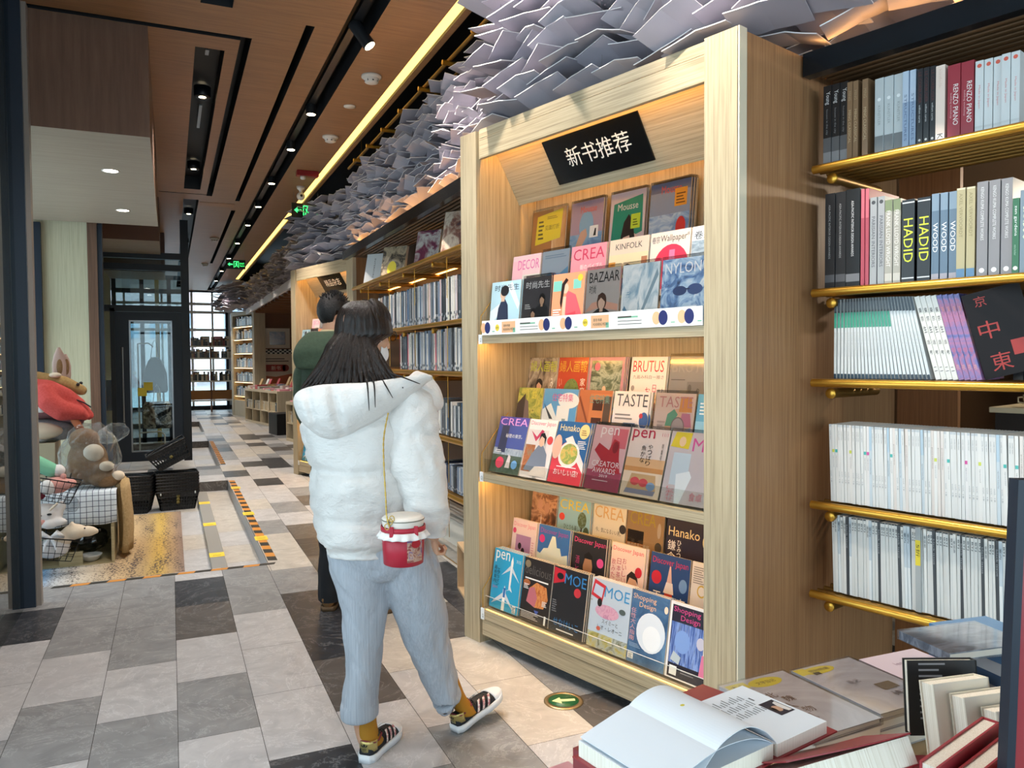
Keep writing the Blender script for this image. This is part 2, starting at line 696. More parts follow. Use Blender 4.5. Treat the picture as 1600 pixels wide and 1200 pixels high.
mb.box(-1.3, -1.0, 3.36, 3.42, 0.0, CEIL, flat('#8d7864', 0.7))
mb.box(-1.3, -1.2, -3.0, 3.4, 0.0, 0.3, flat('#8d7864', 0.7))
mb.box(-1.3, -1.2, -3.0, 3.4, 3.2, CEIL, flat('#8d7864', 0.7))
struct(mb, 'wall_left_near')
mb = MB()
mb.box(-0.835, -0.825, 3.4, 5.34, 0.0, CEIL, pane_glass)
mb.box(-0.845, -0.765, 5.34, 5.42, 0.0, CEIL, {'f': navy_frame, '*': grey_frame})
mb.box(-0.765, -0.740, 5.37, 5.44, 0.0, CEIL, flat('#8b8178', 0.4))
struct(mb, 'window_1')


def glazed(name, axis, c, a0, a1, z0, z1, nv, nh, mat, t=0.06, pane=True):
    mb = MB()

    def bx(p0, p1, q0, q1, th, m_):
        if axis == 'x':
            mb.box(c - th, c + th, p0, p1, q0, q1, m_)
        else:
            mb.box(p0, p1, c - th, c + th, q0, q1, m_)
    for i in range(nv + 1):
        p = a0 + (a1 - a0) * i / nv
        bx(p - t / 2, p + t / 2, z0, z1, t / 2, mat)
    for z in nh:
        bx(a0, a1, z - t / 2, z + t / 2, t / 2 - .002, mat)
    if pane:
        bx(a0, a1, z0, z1, 0.004, pane_glass)
    return struct(mb, name)


glazed('window_2', 'x', -1.23, -3.0, 3.4, 0.3, 3.2, 4, (0.3, 2.4, 3.2), navy_frame)
glazed('window_3', 'y', -2.98, -1.2, 6.0, 0.0, 3.4, 5, (0.05, 2.4, 3.4), navy_frame)
glazed('window_4', 'x', -2.33, 5.43, 9.2, 0.0, 2.9, 2, (0.0, 2.2, 2.9), navy_frame)
mb = MB()
mb.box(-2.4, -2.3, 9.2, 25.2, -0.12, CEIL, beige_fabric)
struct(mb, 'wall_left_far')
mb = MB()
mb.box(-1.3, 6.0, -3.0, -2.94, 3.4, CEIL, white_paint)
struct(mb, 'wall_back')
mb = MB()
mb.box(5.95, 6.0, -3.0, 25.2, 0, CEIL + .45, flat('#8a6a4e', 0.7))
struct(mb, 'wall_right')

# far glazed end
mb = MB()
wh = flat('#dfe3e6', 0.4)
for x in (-2.3, -1.2, -0.2, 0.62, 1.2, 1.68, 2.6, 3.6, 4.8):
    mb.box(x - .03, x + .03, 25.1, 25.2, 0, CEIL, wh)
for z in (2.42, 2.95, 3.2):
    mb.box(-2.3, 5.95, 25.08, 25.15, z - .04, z + .04, wh)
mb.box(1.56, 1.64, 24.95, 25.05, 0, CEIL, navy_frame)
mb.box(-2.3, 5.95, 25.05, 25.15, 0.0, 0.12, black_metal)
mb.box(-2.3, 5.95, 25.05, 25.15, CEIL - .05, CEIL, black_metal)
mb.box(-2.3, 5.95, 25.12, 25.13, 0.1, CEIL, pane_glass)
struct(mb, 'window_5')
# outside the far window: pavement and pale buildings
mb = MB()
mb.box(-40, 60, 25.3, 90, -0.3, -0.1, flat('#b9bcc0', 0.9))
struct(mb, 'ground_outside')
for i, (x, y, w_, h, c) in enumerate([(-3, 52, 9, 26, '#c9b4b4'), (8, 58, 8, 30, '#b9c6d2'), (-16, 60, 10, 24, '#c5c0bd')]):
    e = thing('building', ['tall pinkish office building seen through the far window', 'blue grey glazed tower seen through the far window',
                           'pale grey building block beyond the far window'][i], 'building', (x, y, -0.1))
    m1 = MB()
    m1.box(-w_ / 2, w_ / 2, 0, 8, 0, h, flat(c, 0.8))
    m1.build('facade', e)
    m1 = MB()
    for z in range(1, int(h / 3)):
        for q in range(int(w_ / 1.5)):
            xx = -w_ / 2 + 0.4 + q * 1.5
            m1.box(xx, xx + 0.9, -0.03, 0.05, z * 3, z * 3 + 1.7, flat('#8fa3b5', 0.2))
    m1.build('window_panes', e)

# ---- vestibule glazing with door
GY = 12.4
mb = MB()
for x0, x1 in ((-0.95, -0.90), (0.165, 0.275)):
    mb.box(x0, x1, GY - .05, GY + .12, -0.0, 3.55, black_metal)
for z in (2.24, 2.84, 3.01):
    mb.box(-0.95, 0.17, GY - .04, GY + .06, z - .045, z + .045, black_metal)
mb.box(-0.775, -0.715, GY - .04, GY + .06, 0, 2.24, black_metal)
mb.box(-0.93, 0.17, GY + .0, GY + .008, 2.26, 3.0, pane_glass)
mb.box(-0.93, -0.75, GY + .0, GY + .008, 0, 2.22, pane_glass)
struct(mb, 'window_6')
door = MB()
for a in ((-0.715, -0.53, 0.02, 2.19), (0.03, 0.165, 0.02, 2.19), (-0.53, 0.03, 0.02, 0.17), (-0.53, 0.03, 2.06, 2.19)):
    door.box(a[0], a[1], GY - .03, GY + .03, a[2], a[3], navy_frame)
for a in ((-0.535, -0.515, .165, 2.07), (0.015, 0.035, .165, 2.07)):
    door.box(a[0], a[1], GY - .034, GY + .034, a[2], a[3], steel)
for z in (0.165, 2.06):
    door.box(-.53, .03, GY - .034, GY + .034, z - .008, z + .008, steel)
door.box(-0.52, 0.02, GY - .004, GY + .004, 0.17, 2.06, pane_glass)
dd = struct(door, 'door_1')
hb = MB()
hb.tube([(-0.62, GY - .09, 0.6), (-0.62, GY - .09, 1.68)], .013, steel, 10)
for z in (0.72, 1.56):
    hb.tube([(-0.62, GY - .09, z), (-0.62, GY - .02, z)], .009, steel)
hb.build('handle', dd)
# second glazed screen further into the vestibule
mb = MB()
for x in (-0.9, -0.45, -0.2, 0.0, 0.24):
    mb.box(x - .035, x + .035, 15.42, 15.5, 0, 3.0, navy_frame if x != -0.2 else flat('#b9b27c', .5))
for z in (0.05, 2.2, 2.75, 3.0):
    mb.box(-0.9, 0.25, 15.42, 15.48, z - .04, z + .04, navy_frame)
mb.box(-0.9, 0.25, 15.45, 15.456, 0, 3.0, pane_glass)
struct(mb, 'window_7')

# hazard tape along the lane edge and at its front
yel, dkt, ora = flat('#e8c93a', .5), flat('#232019', .6), flat('#c4812f', .6)


def tape(name, label, x0, y0, x1, y1, w_, n, z=0.0008):
    mb = MB()
    L = math.hypot(x1 - x0, y1 - y0)
    dx, dy = (x1 - x0) / L, (y1 - y0) / L
    nx, ny = -dy, dx
    for i in range(n):
        a, b = L * i / n, L * (i + 1) / n
        s = 0.3 * w_
        pts = [(a, 0), (b, 0), (b + s, w_), (a + s, w_)]
        vs = [(x0 + dx * p + nx * q, y0 + dy * p + ny * q, z) for p, q in pts]
        vs += [(v[0], v[1], z + .0006) for v in vs]
        mb.add(vs, [(4, 5, 6, 7), (0, 1, 5, 4), (1, 2, 6, 5), (2, 3, 7, 6), (3, 0, 4, 7)], ora if i % 2 else dkt)
    o = mb.build(name)
    return tag(o, label, 'tape')


tape('hazard_tape', 'black and orange striped tape along the long side of the near sunken lane', 0.695, 5.84, 0.695, 10.0, 0.065, 34)
tape('hazard_tape', 'black and orange striped tape along the second sunken lane', 0.695, 11.6, 0.695, 15.1, 0.065, 28)
tape('hazard_tape', 'black and orange tape across the front edge of the carpeted lane', -0.74, 5.735, 0.66, 5.735, 0.05, 13)
for i, (x, y) in enumerate([(0.66, 6.62), (0.66, 7.75), (0.665, 9.4)]):
    mb = MB()
    mb.box(-.05, .05, -.075, .075, 0.0022, 0.0034, yel)
    for q in range(4):
        mb.rect((0, 0, .0037), (1, 0, 0), (0, 1, 0), -.035, -.05 + q * .026, .07, .007, flat('#8a7420', .6))
    o = mb.build('warning_sticker')
    o.location = (x, y, 0)
    tag(o, ['yellow sticker on the striped tape close to the carpet corner', 'yellow sticker midway on the striped lane tape', 'yellow sticker at the far end of the near striped tape'][i], 'sticker')

# carpet and board in the near lane
m, nt, b = _new('streaked_carpet')
v = coords(nt, (3.2, 0.25, 1))
f = noisy(nt, v, 2.2, 3, 0.5)
v2 = coords(nt, (90, 60, 1))
f2 = noisy(nt, v2, 3, 2)
tc = N(nt, 'ShaderNodeTexCoord')
sx = N(nt, 'ShaderNodeSeparateXYZ')
nt.links.new(tc.outputs['Object'], sx.inputs[0])
mr = N(nt, 'ShaderNodeMapRange')
mr.inputs[1].default_value, mr.inputs[2].default_value = -0.65, 0.65
nt.links.new(sx.outputs[0], mr.inputs[0])
ad = N(nt, 'ShaderNodeMath', operation='ADD')
s1 = N(nt, 'ShaderNodeMath', operation='MULTIPLY_ADD')
s1.inputs[1].default_value, s1.inputs[2].default_value = 0.16, -0.08
nt.links.new(f2, s1.inputs[0])
nt.links.new(mr.outputs[0], ad.inputs[0])
nt.links.new(s1.outputs[0], ad.inputs[1])
c = ramp(nt, ad.outputs[0], [(0.0, '#3a78b4'), (0.14, '#5f95c2'), (0.22, '#b9bdc2'), (0.34, '#c9bfb0'), (0.45, '#b8a78f'), (0.55, '#bfa27a'), (0.66, '#a98f68'),
                             (0.76, '#c2a04a'), (0.80, '#b39464'), (0.88, '#8a7468'), (1.0, '#5d5150')])
sp = noisy(nt, coords(nt, (26, 15, 1)), 2.2, 4, .75)
lo = noisy(nt, coords(nt, (4.5, .7, 1)), 2.0, 2, .5)
sm = N(nt, 'ShaderNodeMath', operation='MULTIPLY_ADD')
sm.inputs[1].default_value = 0.45
nt.links.new(lo, sm.inputs[0])
nt.links.new(sp, sm.inputs[2])
st = N(nt, 'ShaderNodeMath', operation='SMOOTH_MIN') if False else N(nt, 'ShaderNodeMapRange')
st.inputs[1].default_value, st.inputs[2].default_value = 0.74, 0.84
nt.links.new(sm.outputs[0], st.inputs[0])
mx = N(nt, 'ShaderNodeMix', data_type='RGBA')
mx.inputs[7].default_value = srgb('#453a38')
nt.links.new(st.outputs[0], mx.inputs[0])
nt.links.new(c, mx.inputs[6])
nt.links.new(mx.outputs[2], b.inputs['Base Color'])
b.inputs['Roughness'].default_value = 0.95
bump(nt, b, f2, 0.6, 0.01)
mb = MB()
mb.rbox(-0.65, 0.51, -1.05, 1.9, 0, 0.012, m, .004)
o = mb.build('carpet')
o.location = (-0.44, 6.88, -0.1195)
tag(o, 'streaked blue and tan carpet in the sunken lane by the soft toys', 'carpet')
mb = MB()
mb.rbox(-.055, .055, -1.9, 1.9, 0, .05, flat('#8c8a86', .5), .004)
for y in (-1.35, -0.1, 1.1):
    mb.box(-.056, .056, y - .07, y + .07, .0502, .052, yel)
    mb.rect((0, y, .0524), (1, 0, 0), (0, 1, 0), -.03, -.03, .06, .012, flat('#8a7420', .6))
o = mb.build('kick_board')
o.location = (0.31, 7.85, -0.1198)
tag(o, 'grey board with yellow stickers lying along the sunken lane', 'board')
# ================================================================ the angled display cases
CW, CH = 1.687, 2.63          # width and height
LED = glow('#ffc05c', 27.0)


def led_case(M, label, sign_txt, leds=True, tiers=((1.55, 1.59), (0.846, 0.888), (0.133, 0.183))):
    t = thing('display_case', label, 'bookcase', M=M)
    mb = MB()
    mb.box(0.0, 0.135, 0, 0.035, 0.0, CH, oak_z)
    mb.box(0.0, 0.022, 0.035, 0.62, 0.0, CH, oak_z)
    mb.box(0.115, 0.135, 0.035, 0.41, 0.0, CH - .03, oak_z)
    mb.build('side_panel', t)
    mb = MB()
    mb.box(1.54, 1.681, 0, 0.035, 0.0, CH + .01, oak_z)
    mb.box(1.681, 1.684, 0.002, 0.04, 0.0, CH + .01, flat('#3a332b', .6))
    mb.box(1.684, 1.69, 0, 0.045, 0.0, CH + .01, flat('#d9cdb4', .5))
    mb.box(1.664, 1.688, 0.045, 1.22, 0.0, CH, walnut_z)
    mb.box(1.54, 1.56, 0.035, 0.41, 0.0, CH - .03, oak_z)
    mb.build('side_panel', t)
    mb = MB()
    mb.box(0.022, 1.664, 0.405, 0.43, 0.0, CH - .03, oak_z)
    mb.build('back_panel', t)
    mb = MB()
    mb.box(0.15, 1.54, 0.012, 0.035, 2.49, 2.588, oak_x)
    mb.box(0.15, 1.54, 0.012, 0.035, 2.590, 2.635, oak_x)
    mb.box(0.135, 0.15, 0.02, 0.035, 2.49, 2.635, oak_z)
    mb.box(0.022, 1.664, 0.035, 0.43, 2.60, 2.625, oak_x)
    mb.build('top_rail', t)
    mb = MB()          # slanted header
    a, b = (0.125, 2.545), (0.285, 2.288)
    nx, nz = -(b[1] - a[1]), (b[0] - a[0])
    L = math.hypot(nx, nz)
    nx, nz = nx / L, nz / L
    x0, x1 = 0.136, 1.539
    th = .018
    pts = [a, b, (b[0] + nx * th, b[1] + nz * th), (a[0] + nx * th, a[1] + nz * th)]
    mb.prism(pts, (x0, x1), oak_x, 'x')
    h = mb.build('header_panel', t)
    V = Vector((0, a[0] - b[0], a[1] - b[1])).normalized()
    U = Vector((1, 0, 0))
    Nn = U.cross(V)
    Msign = Matrix((U, V, Nn)).transposed().to_4x4()
    Msign.translation = Vector((0.79, (a[0] + b[0]) / 2, (a[1] + b[1]) / 2 + .006)) + Nn * 0.002
    mb = MB()
    mb.rbox(-0.305, 0.305, -0.105, 0.118, 0, 0.008, flat('#0d0e10', .18, 0, .5), .002)
    mb.text(sign_txt, (0, 0, .0086), (1, 0, 0), (0, 1, 0), -0.185, -0.035, 0.40, 0.092, flat('#f2efe8', .5))
    s = mb.build('sign_board', t, Msign)
    for i, (z0, z1) in enumerate(tiers):
        mb = MB()
        mb.box(0.136, 1.539, 0.02, 0.405, z0 + .01, z1 - 0.004, oak_x)
        mb.box(0.158, 1.539, 0.002, 0.02, z0, z1, oak_x)
        # stepped risers for the middle and back rows
        for d0, zz in ((0.175, 0.147), (0.295, 0.293)):
            if i == 0:
                zz *= 0.82
            mb.box(0.136, 1.539, d0, 0.403, z1 + zz - .015, z1 + zz, oak_x)
            mb.box(0.136, 1.539, d0, d0 + .012, z1 - .004, z1 + zz - .015, oak_x)
        sh = mb.build('shelf', t)
        mb = MB()
        mb.box(0.150, 0.158, -0.004, 0.004, z0 - .002, z1 + .006, flat('#eef0f0', .5))
        mb.box(0.158, 0.176, -0.003, 0.001, z0 - .002, z1 + .006, flat('#eef0f0', .5))
        mb.text('G1', (0.158, -0.0035, z0), (1, 0, 0), (0, 0, 1), 0.003, 0.008, 0.012, 0.02, flat('#223', .5))
        mb.build('price_tag', sh)
        mb = MB()          # brass wire end support
        mb.tube([(0.15, 0.01, z1), (0.15, 0.012, z1 + .10), (0.149, 0.10, z1 + .20), (0.149, 0.19, z1 + .30)], .0022, brass, 6)
        mb.build('wire_support', sh)
        mb = MB()
        mb.box(0.18, 1.538, 0.004, 0.0065, z1, z1 + (0.075), acrylic)
        if i == 2:
            mb.box(0.18, 1.538, 0.0035, 0.0068, z1 + .0745, z1 + .076, flat('#cfd4d2', .2))
        mb.build('acrylic_lip', sh)
        if leds and i < 2:
            mb = MB()
            mb.box(0.16, 1.535, 0.024, 0.036, z0 + .003, z0 + .009, LED)
            mb.build('led_strip', sh)
    mb = MB()
    mb.box(0.15, 1.54, 0.006, 0.03, 0.047, 0.131, oak_x)
    mb.box(0.15, 1.54, 0.002, 0.03, 0.131, 0.134, flat('#6a5b43', .6))
    mb.build('base_board', t)
    mb = MB()
    mb.box(0.14, 1.55, 0.10, 0.12, 0.0, 0.133, flat('#59606a', .4, .2))
    mb.build('plinth', t)
    if leds:
        mb = MB()
        mb.box(0.16, 1.535, 0.045, 0.06, 2.588, 2.598, LED)
        mb.box(0.16, 1.535, 0.31, 0.325, 2.588, 2.598, LED)
        mb.box(0.18, 1.535, 0.008, 0.014, 0.1845, 0.1865, glow('#ffc867', 2.6))
        mb.build('led_strip', t)
    return t


case1 = led_case(CASE, 'tall light oak magazine case with lit shelves, black header sign of four white characters reading new book recommendations', '新书推荐')
case1['label'] = 'tall lit oak magazine case whose black header announces new books, beside the woman'
# white printed strip on the upper shelf edge
mb = MB()
O, U, V = (0.182, -0.0052, 1.592), (1, 0, 0), (0, 0, 1)
mb.box(0.182, 1.537, -0.005, -0.003, 1.592, 1.664, flat('#f3f2ee', .45))
pe, nv_, ye, gr, ink = flat('#e8b58a', .5), flat('#232a63', .5), flat('#ecd447', .5), flat('#7fb79a', .5), flat('#4a4740', .6)


def dot(x):
    mb.disc(O, U, V, x, .036, .021, .026, pe)
    mb.disc((O[0], O[1] - .0002, O[2]), U, V, x + .034, .036, .023, .029, nv_)
    mb.rect(O, U, V, x + .072, .014, .02, .005, gr)


def logo(x):
    mb.disc(O, U, V, x, .034, .016, .017, ye)
    mb.text('NEW', (O[0], O[1] - .0002, O[2]), U, V, x - .011, .029, .022, .01, flat('#6b4a1c', .6))
    mb.rect(O, U, V, x + .035, .008, .105, .054, pe)
    mb.rect((O[0], O[1] - .0002, O[2]), U, V, x + .122, .008, .018, .022, gr)
    mb.text('HUASHENG MEDIA', (O[0], O[1] - .0004, O[2]), U, V, x + .048, .018, .085, .012, ink)
    mb.text('新年书单', (O[0], O[1] - .0004, O[2]), U, V, x + .05, .035, .05, .014, ink)


def lines(x):
    mb.rect(O, U, V, x, .043, .11, .007, gr)
    mb.rect((O[0], O[1] - .0002, O[2]), U, V, x, .045, .075, .006, ink)
    for q in range(2):
        mb.rect(O, U, V, x, .03 - q * .013, .13, .0028, ink)


for x in (.012,):
    dot(x)
logo(.125)
lines(.30)
dot(.455)
dot(.60)
logo(.74)
lines(.93)
dot(1.135)
dot(1.26)
mb.build('label_strip', case1)

# ---------------------------------------------------------------- magazines
INKW, INKK = '#f4f2ee', '#1c1b1d'
page_edge = grain('page_edges', 'z', ('#cfc4b0', '#e9e1d2', '#f3eee3'), 0.85, 260, 0.1)


def cover(mb, w_, h, spec, y=-0.0004):
    """flat printing on the front (local -y) of a magazine, fractions of its width and height"""
    U, V = (1, 0, 0), (0, 0, 1)
    for i, q in enumerate(spec):
        O = (0, y - 0.00016 * i, 0)
        k = q[0]
        mat = q[-1] if not isinstance(q[-1], str) else flat(q[-1], 0.35, 0, .45, .2)
        if k == 'r':
            mb.rect(O, U, V, q[1] * w_, q[2] * h, q[3] * w_, q[4] * h, mat)
        elif k == 'e':
            mb.disc(O, U, V, q[1] * w_, q[2] * h, q[3] * w_, q[4] * h, mat, 24)
        elif k == 'p':
            mb.poly(O, U, V, [(a * w_, b * h) for a, b in q[1]], mat)
        elif k == 't':
            mb.text(q[1], O, U, V, q[2] * w_, q[3] * h, q[4] * w_, q[5] * h, mat)
        elif k == 'v':            # characters stacked downwards
            n = len(q[1])
            for j, ch in enumerate(q[1]):
                mb.text(ch, O, U, V, q[2] * w_, (q[3] + q[5] * (n - 1 - j) / n) * h, q[4] * w_, q[5] / n * 0.86 * h, mat)
        elif k == 'l':            # n lines of small print
            x, y0, ww, hh, n = q[1:6]
            for j in range(n):
                mb.rect(O, U, V, x * w_, (y0 + hh * j / n) * h, ww * w_ * (1 - 0.25 * ((j * 7) % 3) / 2), hh / n * 0.45 * h, mat)


def person_fig(cx, y, s, skin, hair, coat, coat2=None):
    """little printed figure: bust with hair, face and clothes"""
    coat2 = coat2 or coat
    return [('p', [(cx - .30 * s, y), (cx + .30 * s, y), (cx + .27 * s, y + .26 * s), (cx + .10 * s, y + .33 * s), (cx - .10 * s, y + .33 * s), (cx - .27 * s, y + .26 * s)], coat),
            ('e', cx, y + .44 * s, .135 * s, .135 * s, hair),
            ('r', cx - .045 * s, y + .28 * s, .09 * s, .09 * s, skin),
            ('e', cx, y + .42 * s, .098 * s, .105 * s, skin),
            ('p', [(cx - .12 * s, y + .43 * s), (cx - .02 * s, y + .50 * s), (cx + .12 * s, y + .42 * s), (cx + .11 * s, y + .53 * s), (cx, y + .58 * s), (cx - .11 * s, y + .54 * s)], hair)]


def magazine(w_, h, t, base, spec, wrap=False):
    mb = MB()
    bm_ = base if not isinstance(base, str) else flat(base, .35, 0, .45, .25)
    mb.box(0, w_, 0, t, 0, h, {'f': bm_, 'k': bm_, 'l': bm_, 'r': page_edge, 't': page_edge, 'b': page_edge})
    cover(mb, w_, h, spec)
    if wrap:
        mb.box(-.001, w_ + .001, -.0035, t + .001, -.0005, h + .012, cellophane)
    me = mb.build('magazine')
    return me


def put(o, M, x, d, z, lean):
    o.matrix_world = M @ Matrix.Translation((x, d, z)) @ Matrix.Rotation(R(-lean), 4, 'X')


def fix(xm, dm, dt):
    return 3.3 + (xm - 3.3) * (2.36 + dt) / (2.36 + dm)


ROWS = {}
cl = lambda *c, **k: photo(c, **k)
W = INKW
K = INKK
FUZZ = cl('#4a4b4c', '#8d8f90', '#c9c7c2', '#5f6a55', scale=14)
# (measured left, right, description, base colour, cover print, copies behind, wrapped)
ROWS['1F'] = (0.05, 0.055, 6, 1.592, .27, [
    (.165, .40, 'pale blue cover, man in a long navy coat, thick pack behind it', '#a9c9d6',
     [('p', [(.0, .15), (.45, .5), (.4, .62), (0, .45)], '#d5e3e8'), ('p', [(.55, .9), (.95, .45), (.99, .55), (.7, .98)], '#dbe9ee'), ('t', '时尚先生', .12, .82, .82, .12, '#16202e'),
      ('p', [(.2, 0), (.62, 0), (.64, .3), (.6, .55), (.5, .66), (.38, .66), (.28, .5)], '#1d2740'), ('r', .36, .62, .12, .1, '#c8a58c'), ('e', .42, .76, .1, .1, '#c8a58c'), ('e', .47, .82, .14, .1, '#17161a'), ('l', .66, .07, .25, .08, 3, '#5d7f92')], 5, False),
    (.418, .622, 'charcoal cover with two people in dark suits, big white characters', '#474346',
     [('t', '时尚先生', .1, .8, .85, .13, W), ('l', .1, .44, .22, .1, 3, '#d8d2cc')] + person_fig(.42, .02, .75, '#c99a7b', '#1a1717', '#1d1c20') + person_fig(.72, .24, .8, '#c49a7c', '#1a1717', '#262427') +
     [('p', [(.5, 0), (.9, 0), (.86, .3), (.55, .3)], '#1c1b1e'), ('p', [(.02, 0), (.25, 0), (.3, .2), (.1, .16)], '#8f9bb8')], 1, True),
    (.632, .845, 'orange cover, woman crouching in a coral pink dress', '#ef9a72',
     [('r', .02, .7, .28, .18, '#7ec3b4'), ('r', .66, .72, .24, .16, '#7ec3b4'), ('e', .86, .9, .08, .06, '#e8c23f'), ('p', [(.1, 0), (.98, 0), (.95, .3), (.75, .62), (.5, .7), (.35, .45), (.4, .2)], '#e8606a'),
      ('p', [(.45, .05), (.8, .05), (.78, .34), (.5, .3)], '#d84a57'), ('e', .42, .74, .1, .09, '#f0bfa2'), ('p', [(.32, .4), (.4, .8), (.5, .88), (.42, .92), (.3, .82), (.27, .5)], '#2a1a18'), ('r', .36, .1, .1, .5, '#f0bfa2'), ('l', .06, .25, .26, .16, 4, W)], 1, False),
    (.856, 1.058, 'grey cover, short-haired person in black leather, tall thin masthead', '#b5aaa4',
     [('p', [(.0, .3), (.2, .45), (.5, .48), (.98, .4), (.98, .3), (.4, .36)], '#d9a088'), ('t', 'BAZAAR', .08, .78, .9, .17, K), ('t', '时尚', .1, .6, .2, .14, '#3b3836')] + person_fig(.5, 0, 1.05, '#d9b39c', '#4a2f25', '#232326'), 0, True),
    (1.07, 1.272, 'crumpled silver foil wrapped', '#b9c9d3',
     [('r', 0, 0, 1, 1, cl('#7fa5bd', '#d7e2e8', '#f5f7f7', '#9fb8c6', scale=16, stretch=(1, 1, .5))), ('v', '時尚芭莎', .06, .42, .16, .5, '#e9eef0'), ('p', [(.4, 0), (.46, 0), (.98, .8), (.94, .9)], '#8aa2b0'), ('p', [(.05, .3), (.3, .1), (.34, .12), (.1, .36)], '#5d86a2')], 0, True),
    (1.284, 1.53, 'glossy blue foil wrapped, sunglasses face, at the pillar', '#7f9fc4',
     [('r', 0, 0, 1, 1, cl('#28304f', '#6f93c4', '#bcd6ee', '#eef3f8', scale=9, dist=2.5)), ('t', 'NYLON', .06, .78, .72, .16, '#f5f6f8'), ('t', '尼龙', .8, .8, .18, .13, '#f5f6f8'), ('e', .38, .52, .14, .07, '#3a4a74'), ('e', .68, .53, .15, .08, '#4a5d8c'), ('r', .5, .53, .08, .02, '#2d3558'), ('p', [(.3, .28), (.75, .3), (.6, .2), (.42, .2)], '#dfeaf5')], 0, True)])
ROWS['1M'] = (0.185, 0.17, 7, 1.735, .27, [
    (.223, .442, 'pink cover with thin lettering and a lilac band', '#e6c6cc', [('r', 0, 0, .38, .9, '#e7b7c4'), ('r', .38, 0, .62, .62, '#dcd6d0'), ('t', 'DECOR', .2, .72, .76, .19, '#d86ba6'), ('l', .55, .5, .35, .1, 2, '#b59aa8'), ('r', .58, .3, .14, .12, '#6e6460')], 1, False),
    (.453, .645, 'sky blue cover with a sea swell', '#b7c6d4', [('p', [(0, .45), (.3, .6), (.7, .56), (1, .68), (1, .0), (0, 0)], '#6ea4cb'), ('p', [(0, .3), (.5, .46), (1, .5), (1, 0), (0, 0)], '#4d87b8'), ('l', .1, .86, .8, .08, 2, '#8fa6b8'), ('t', '海', .08, .35, .2, .16, W)], 0, True),
    (.658, .888, 'salmon pink cover with widely spaced red capitals', '#ee9aa6', [('t', 'CREA', .07, .74, .88, .2, '#cf3e5e'), ('t', '街のバイブル', .28, .57, .64, .09, W), ('l', .1, .36, .8, .12, 3, '#c24860'), ('r', .62, .36, .12, .1, '#f2d3a0'), ('r', .3, .34, .12, .1, '#f4e6e4'), ('e', .85, .4, .06, .05, '#5a4a3a')], 1, False),
    (.905, 1.135, 'cream cover with a person in navy before a green wall', '#e9d3bd', [('t', 'KINFOLK', .16, .82, .68, .1, '#4a4440'), ('r', .0, .0, 1, .74, '#efd9b0'), ('r', .0, .0, .18, .62, '#d9953f'), ('r', .2, .0, .62, .55, '#a9b47c'), ('r', .84, .0, .14, .66, '#b87a58')] + person_fig(.5, .05, .9, '#e0b898', '#2a211e', '#2f3d5f'), 0, False),
    (1.142, 1.352, 'white cover with one big crimson disc', '#f1dccd', [('e', .55, .42, .44, .37, '#d93a55'), ('r', .5, .1, .14, .6, '#d97ba0'), ('t', '卷宗', .04, .83, .2, .11, '#5a544f'), ('t', 'Wallpaper*', .26, .81, .72, .14, '#5a544f')], 1, False),
    (1.358, 1.53, 'white masthead over grey blue water picture, half behind the pillar', '#dce4ea', [('r', 0, 0, 1, .78, cl('#5f6f7d', '#93a6b5', '#b9c7d1', scale=18, stretch=(1, 1, 3))), ('t', '卷宗', .06, .8, .5, .13, '#3f4247')], 0, False)])
ROWS['1B'] = (0.30, 0.29, 6, 1.885, .36, [
    (.243, .50, 'copper cover hung with a yellow discount note', '#b5763c', [('r', .62, 0, .36, 1, cl('#b5763c', '#dba771', '#f4d3ac', scale=10, stretch=(1, 1, .4))), ('e', .48, .3, .045, .05, '#f0dcc8'), ('t', 'KHO,U', .15, .06, .6, .13, '#efdccb'), ('p', [(.12, .5), (.86, .56), (.9, .98), (.15, .92)], '#f3d92e'), ('t', '见面打折', .4, .7, .42, .07, '#5b4d1d'), ('l', .45, .86, .3, .05, 2, '#a58f2c'), ('l', .2, .58, .16, .3, 5, '#6a5b22')], 0, True),
    (.535, .755, 'mauve cover, blue balloon face and grasping hand', '#b59aa8', [('r', 0, 0, 1, .55, cl('#5f85b0', '#86a9cc', '#a9b9c9', scale=14)), ('e', .5, .66, .22, .2, '#8fb2cc'), ('p', [(.05, .2), (.2, .2), (.55, .52), (.5, .62), (.34, .58)], '#d7a98f'), ('t', 'Mousse', .3, .84, .5, .09, '#e0604f'), ('r', .62, .48, .26, .16, W), ('p', [(.74, .5), (.82, .5), (.82, .6), (.78, .6)], K)], 1, True),
    (.80, 1.015, 'teal cover, dark haired figure seen from behind, lime note', '#d9c3c4', [('p', [(.06, .3), (.95, .45), (.92, .93), (.1, .86)], '#2f8a70'), ('t', 'Mousse', .22, .76, .58, .09, '#e9dcd8'), ('p', [(.1, 0), (.95, 0), (.82, .4), (.6, .5), (.42, .48), (.25, .3)], '#e7c3b2'), ('p', [(.3, .25), (.42, .6), (.55, .7), (.68, .6), (.85, .1), (.72, .12), (.6, .42), (.42, .4)], '#2b1e1c'), ('r', .62, .5, .26, .19, '#c3d63a'), ('l', .68, .54, .14, .1, 3, '#5c6a18')], 1, True),
    (1.04, 1.262, 'landscape painting cover with an orange note', '#6a6f88', [('r', 0, .6, 1, .28, '#8f96a8'), ('r', 0, .0, 1, .6, cl('#5574a6', '#8fa9c9', '#c4cfdb', '#6a7fae', scale=12)), ('e', .8, .42, .12, .13, '#d4372f'), ('t', 'Mousse', .28, .86, .5, .1, '#d9503f'), ('r', .62, .68, .3, .22, '#e69a2c'), ('l', .66, .71, .22, .15, 4, '#7a4a10')], 3, True)])
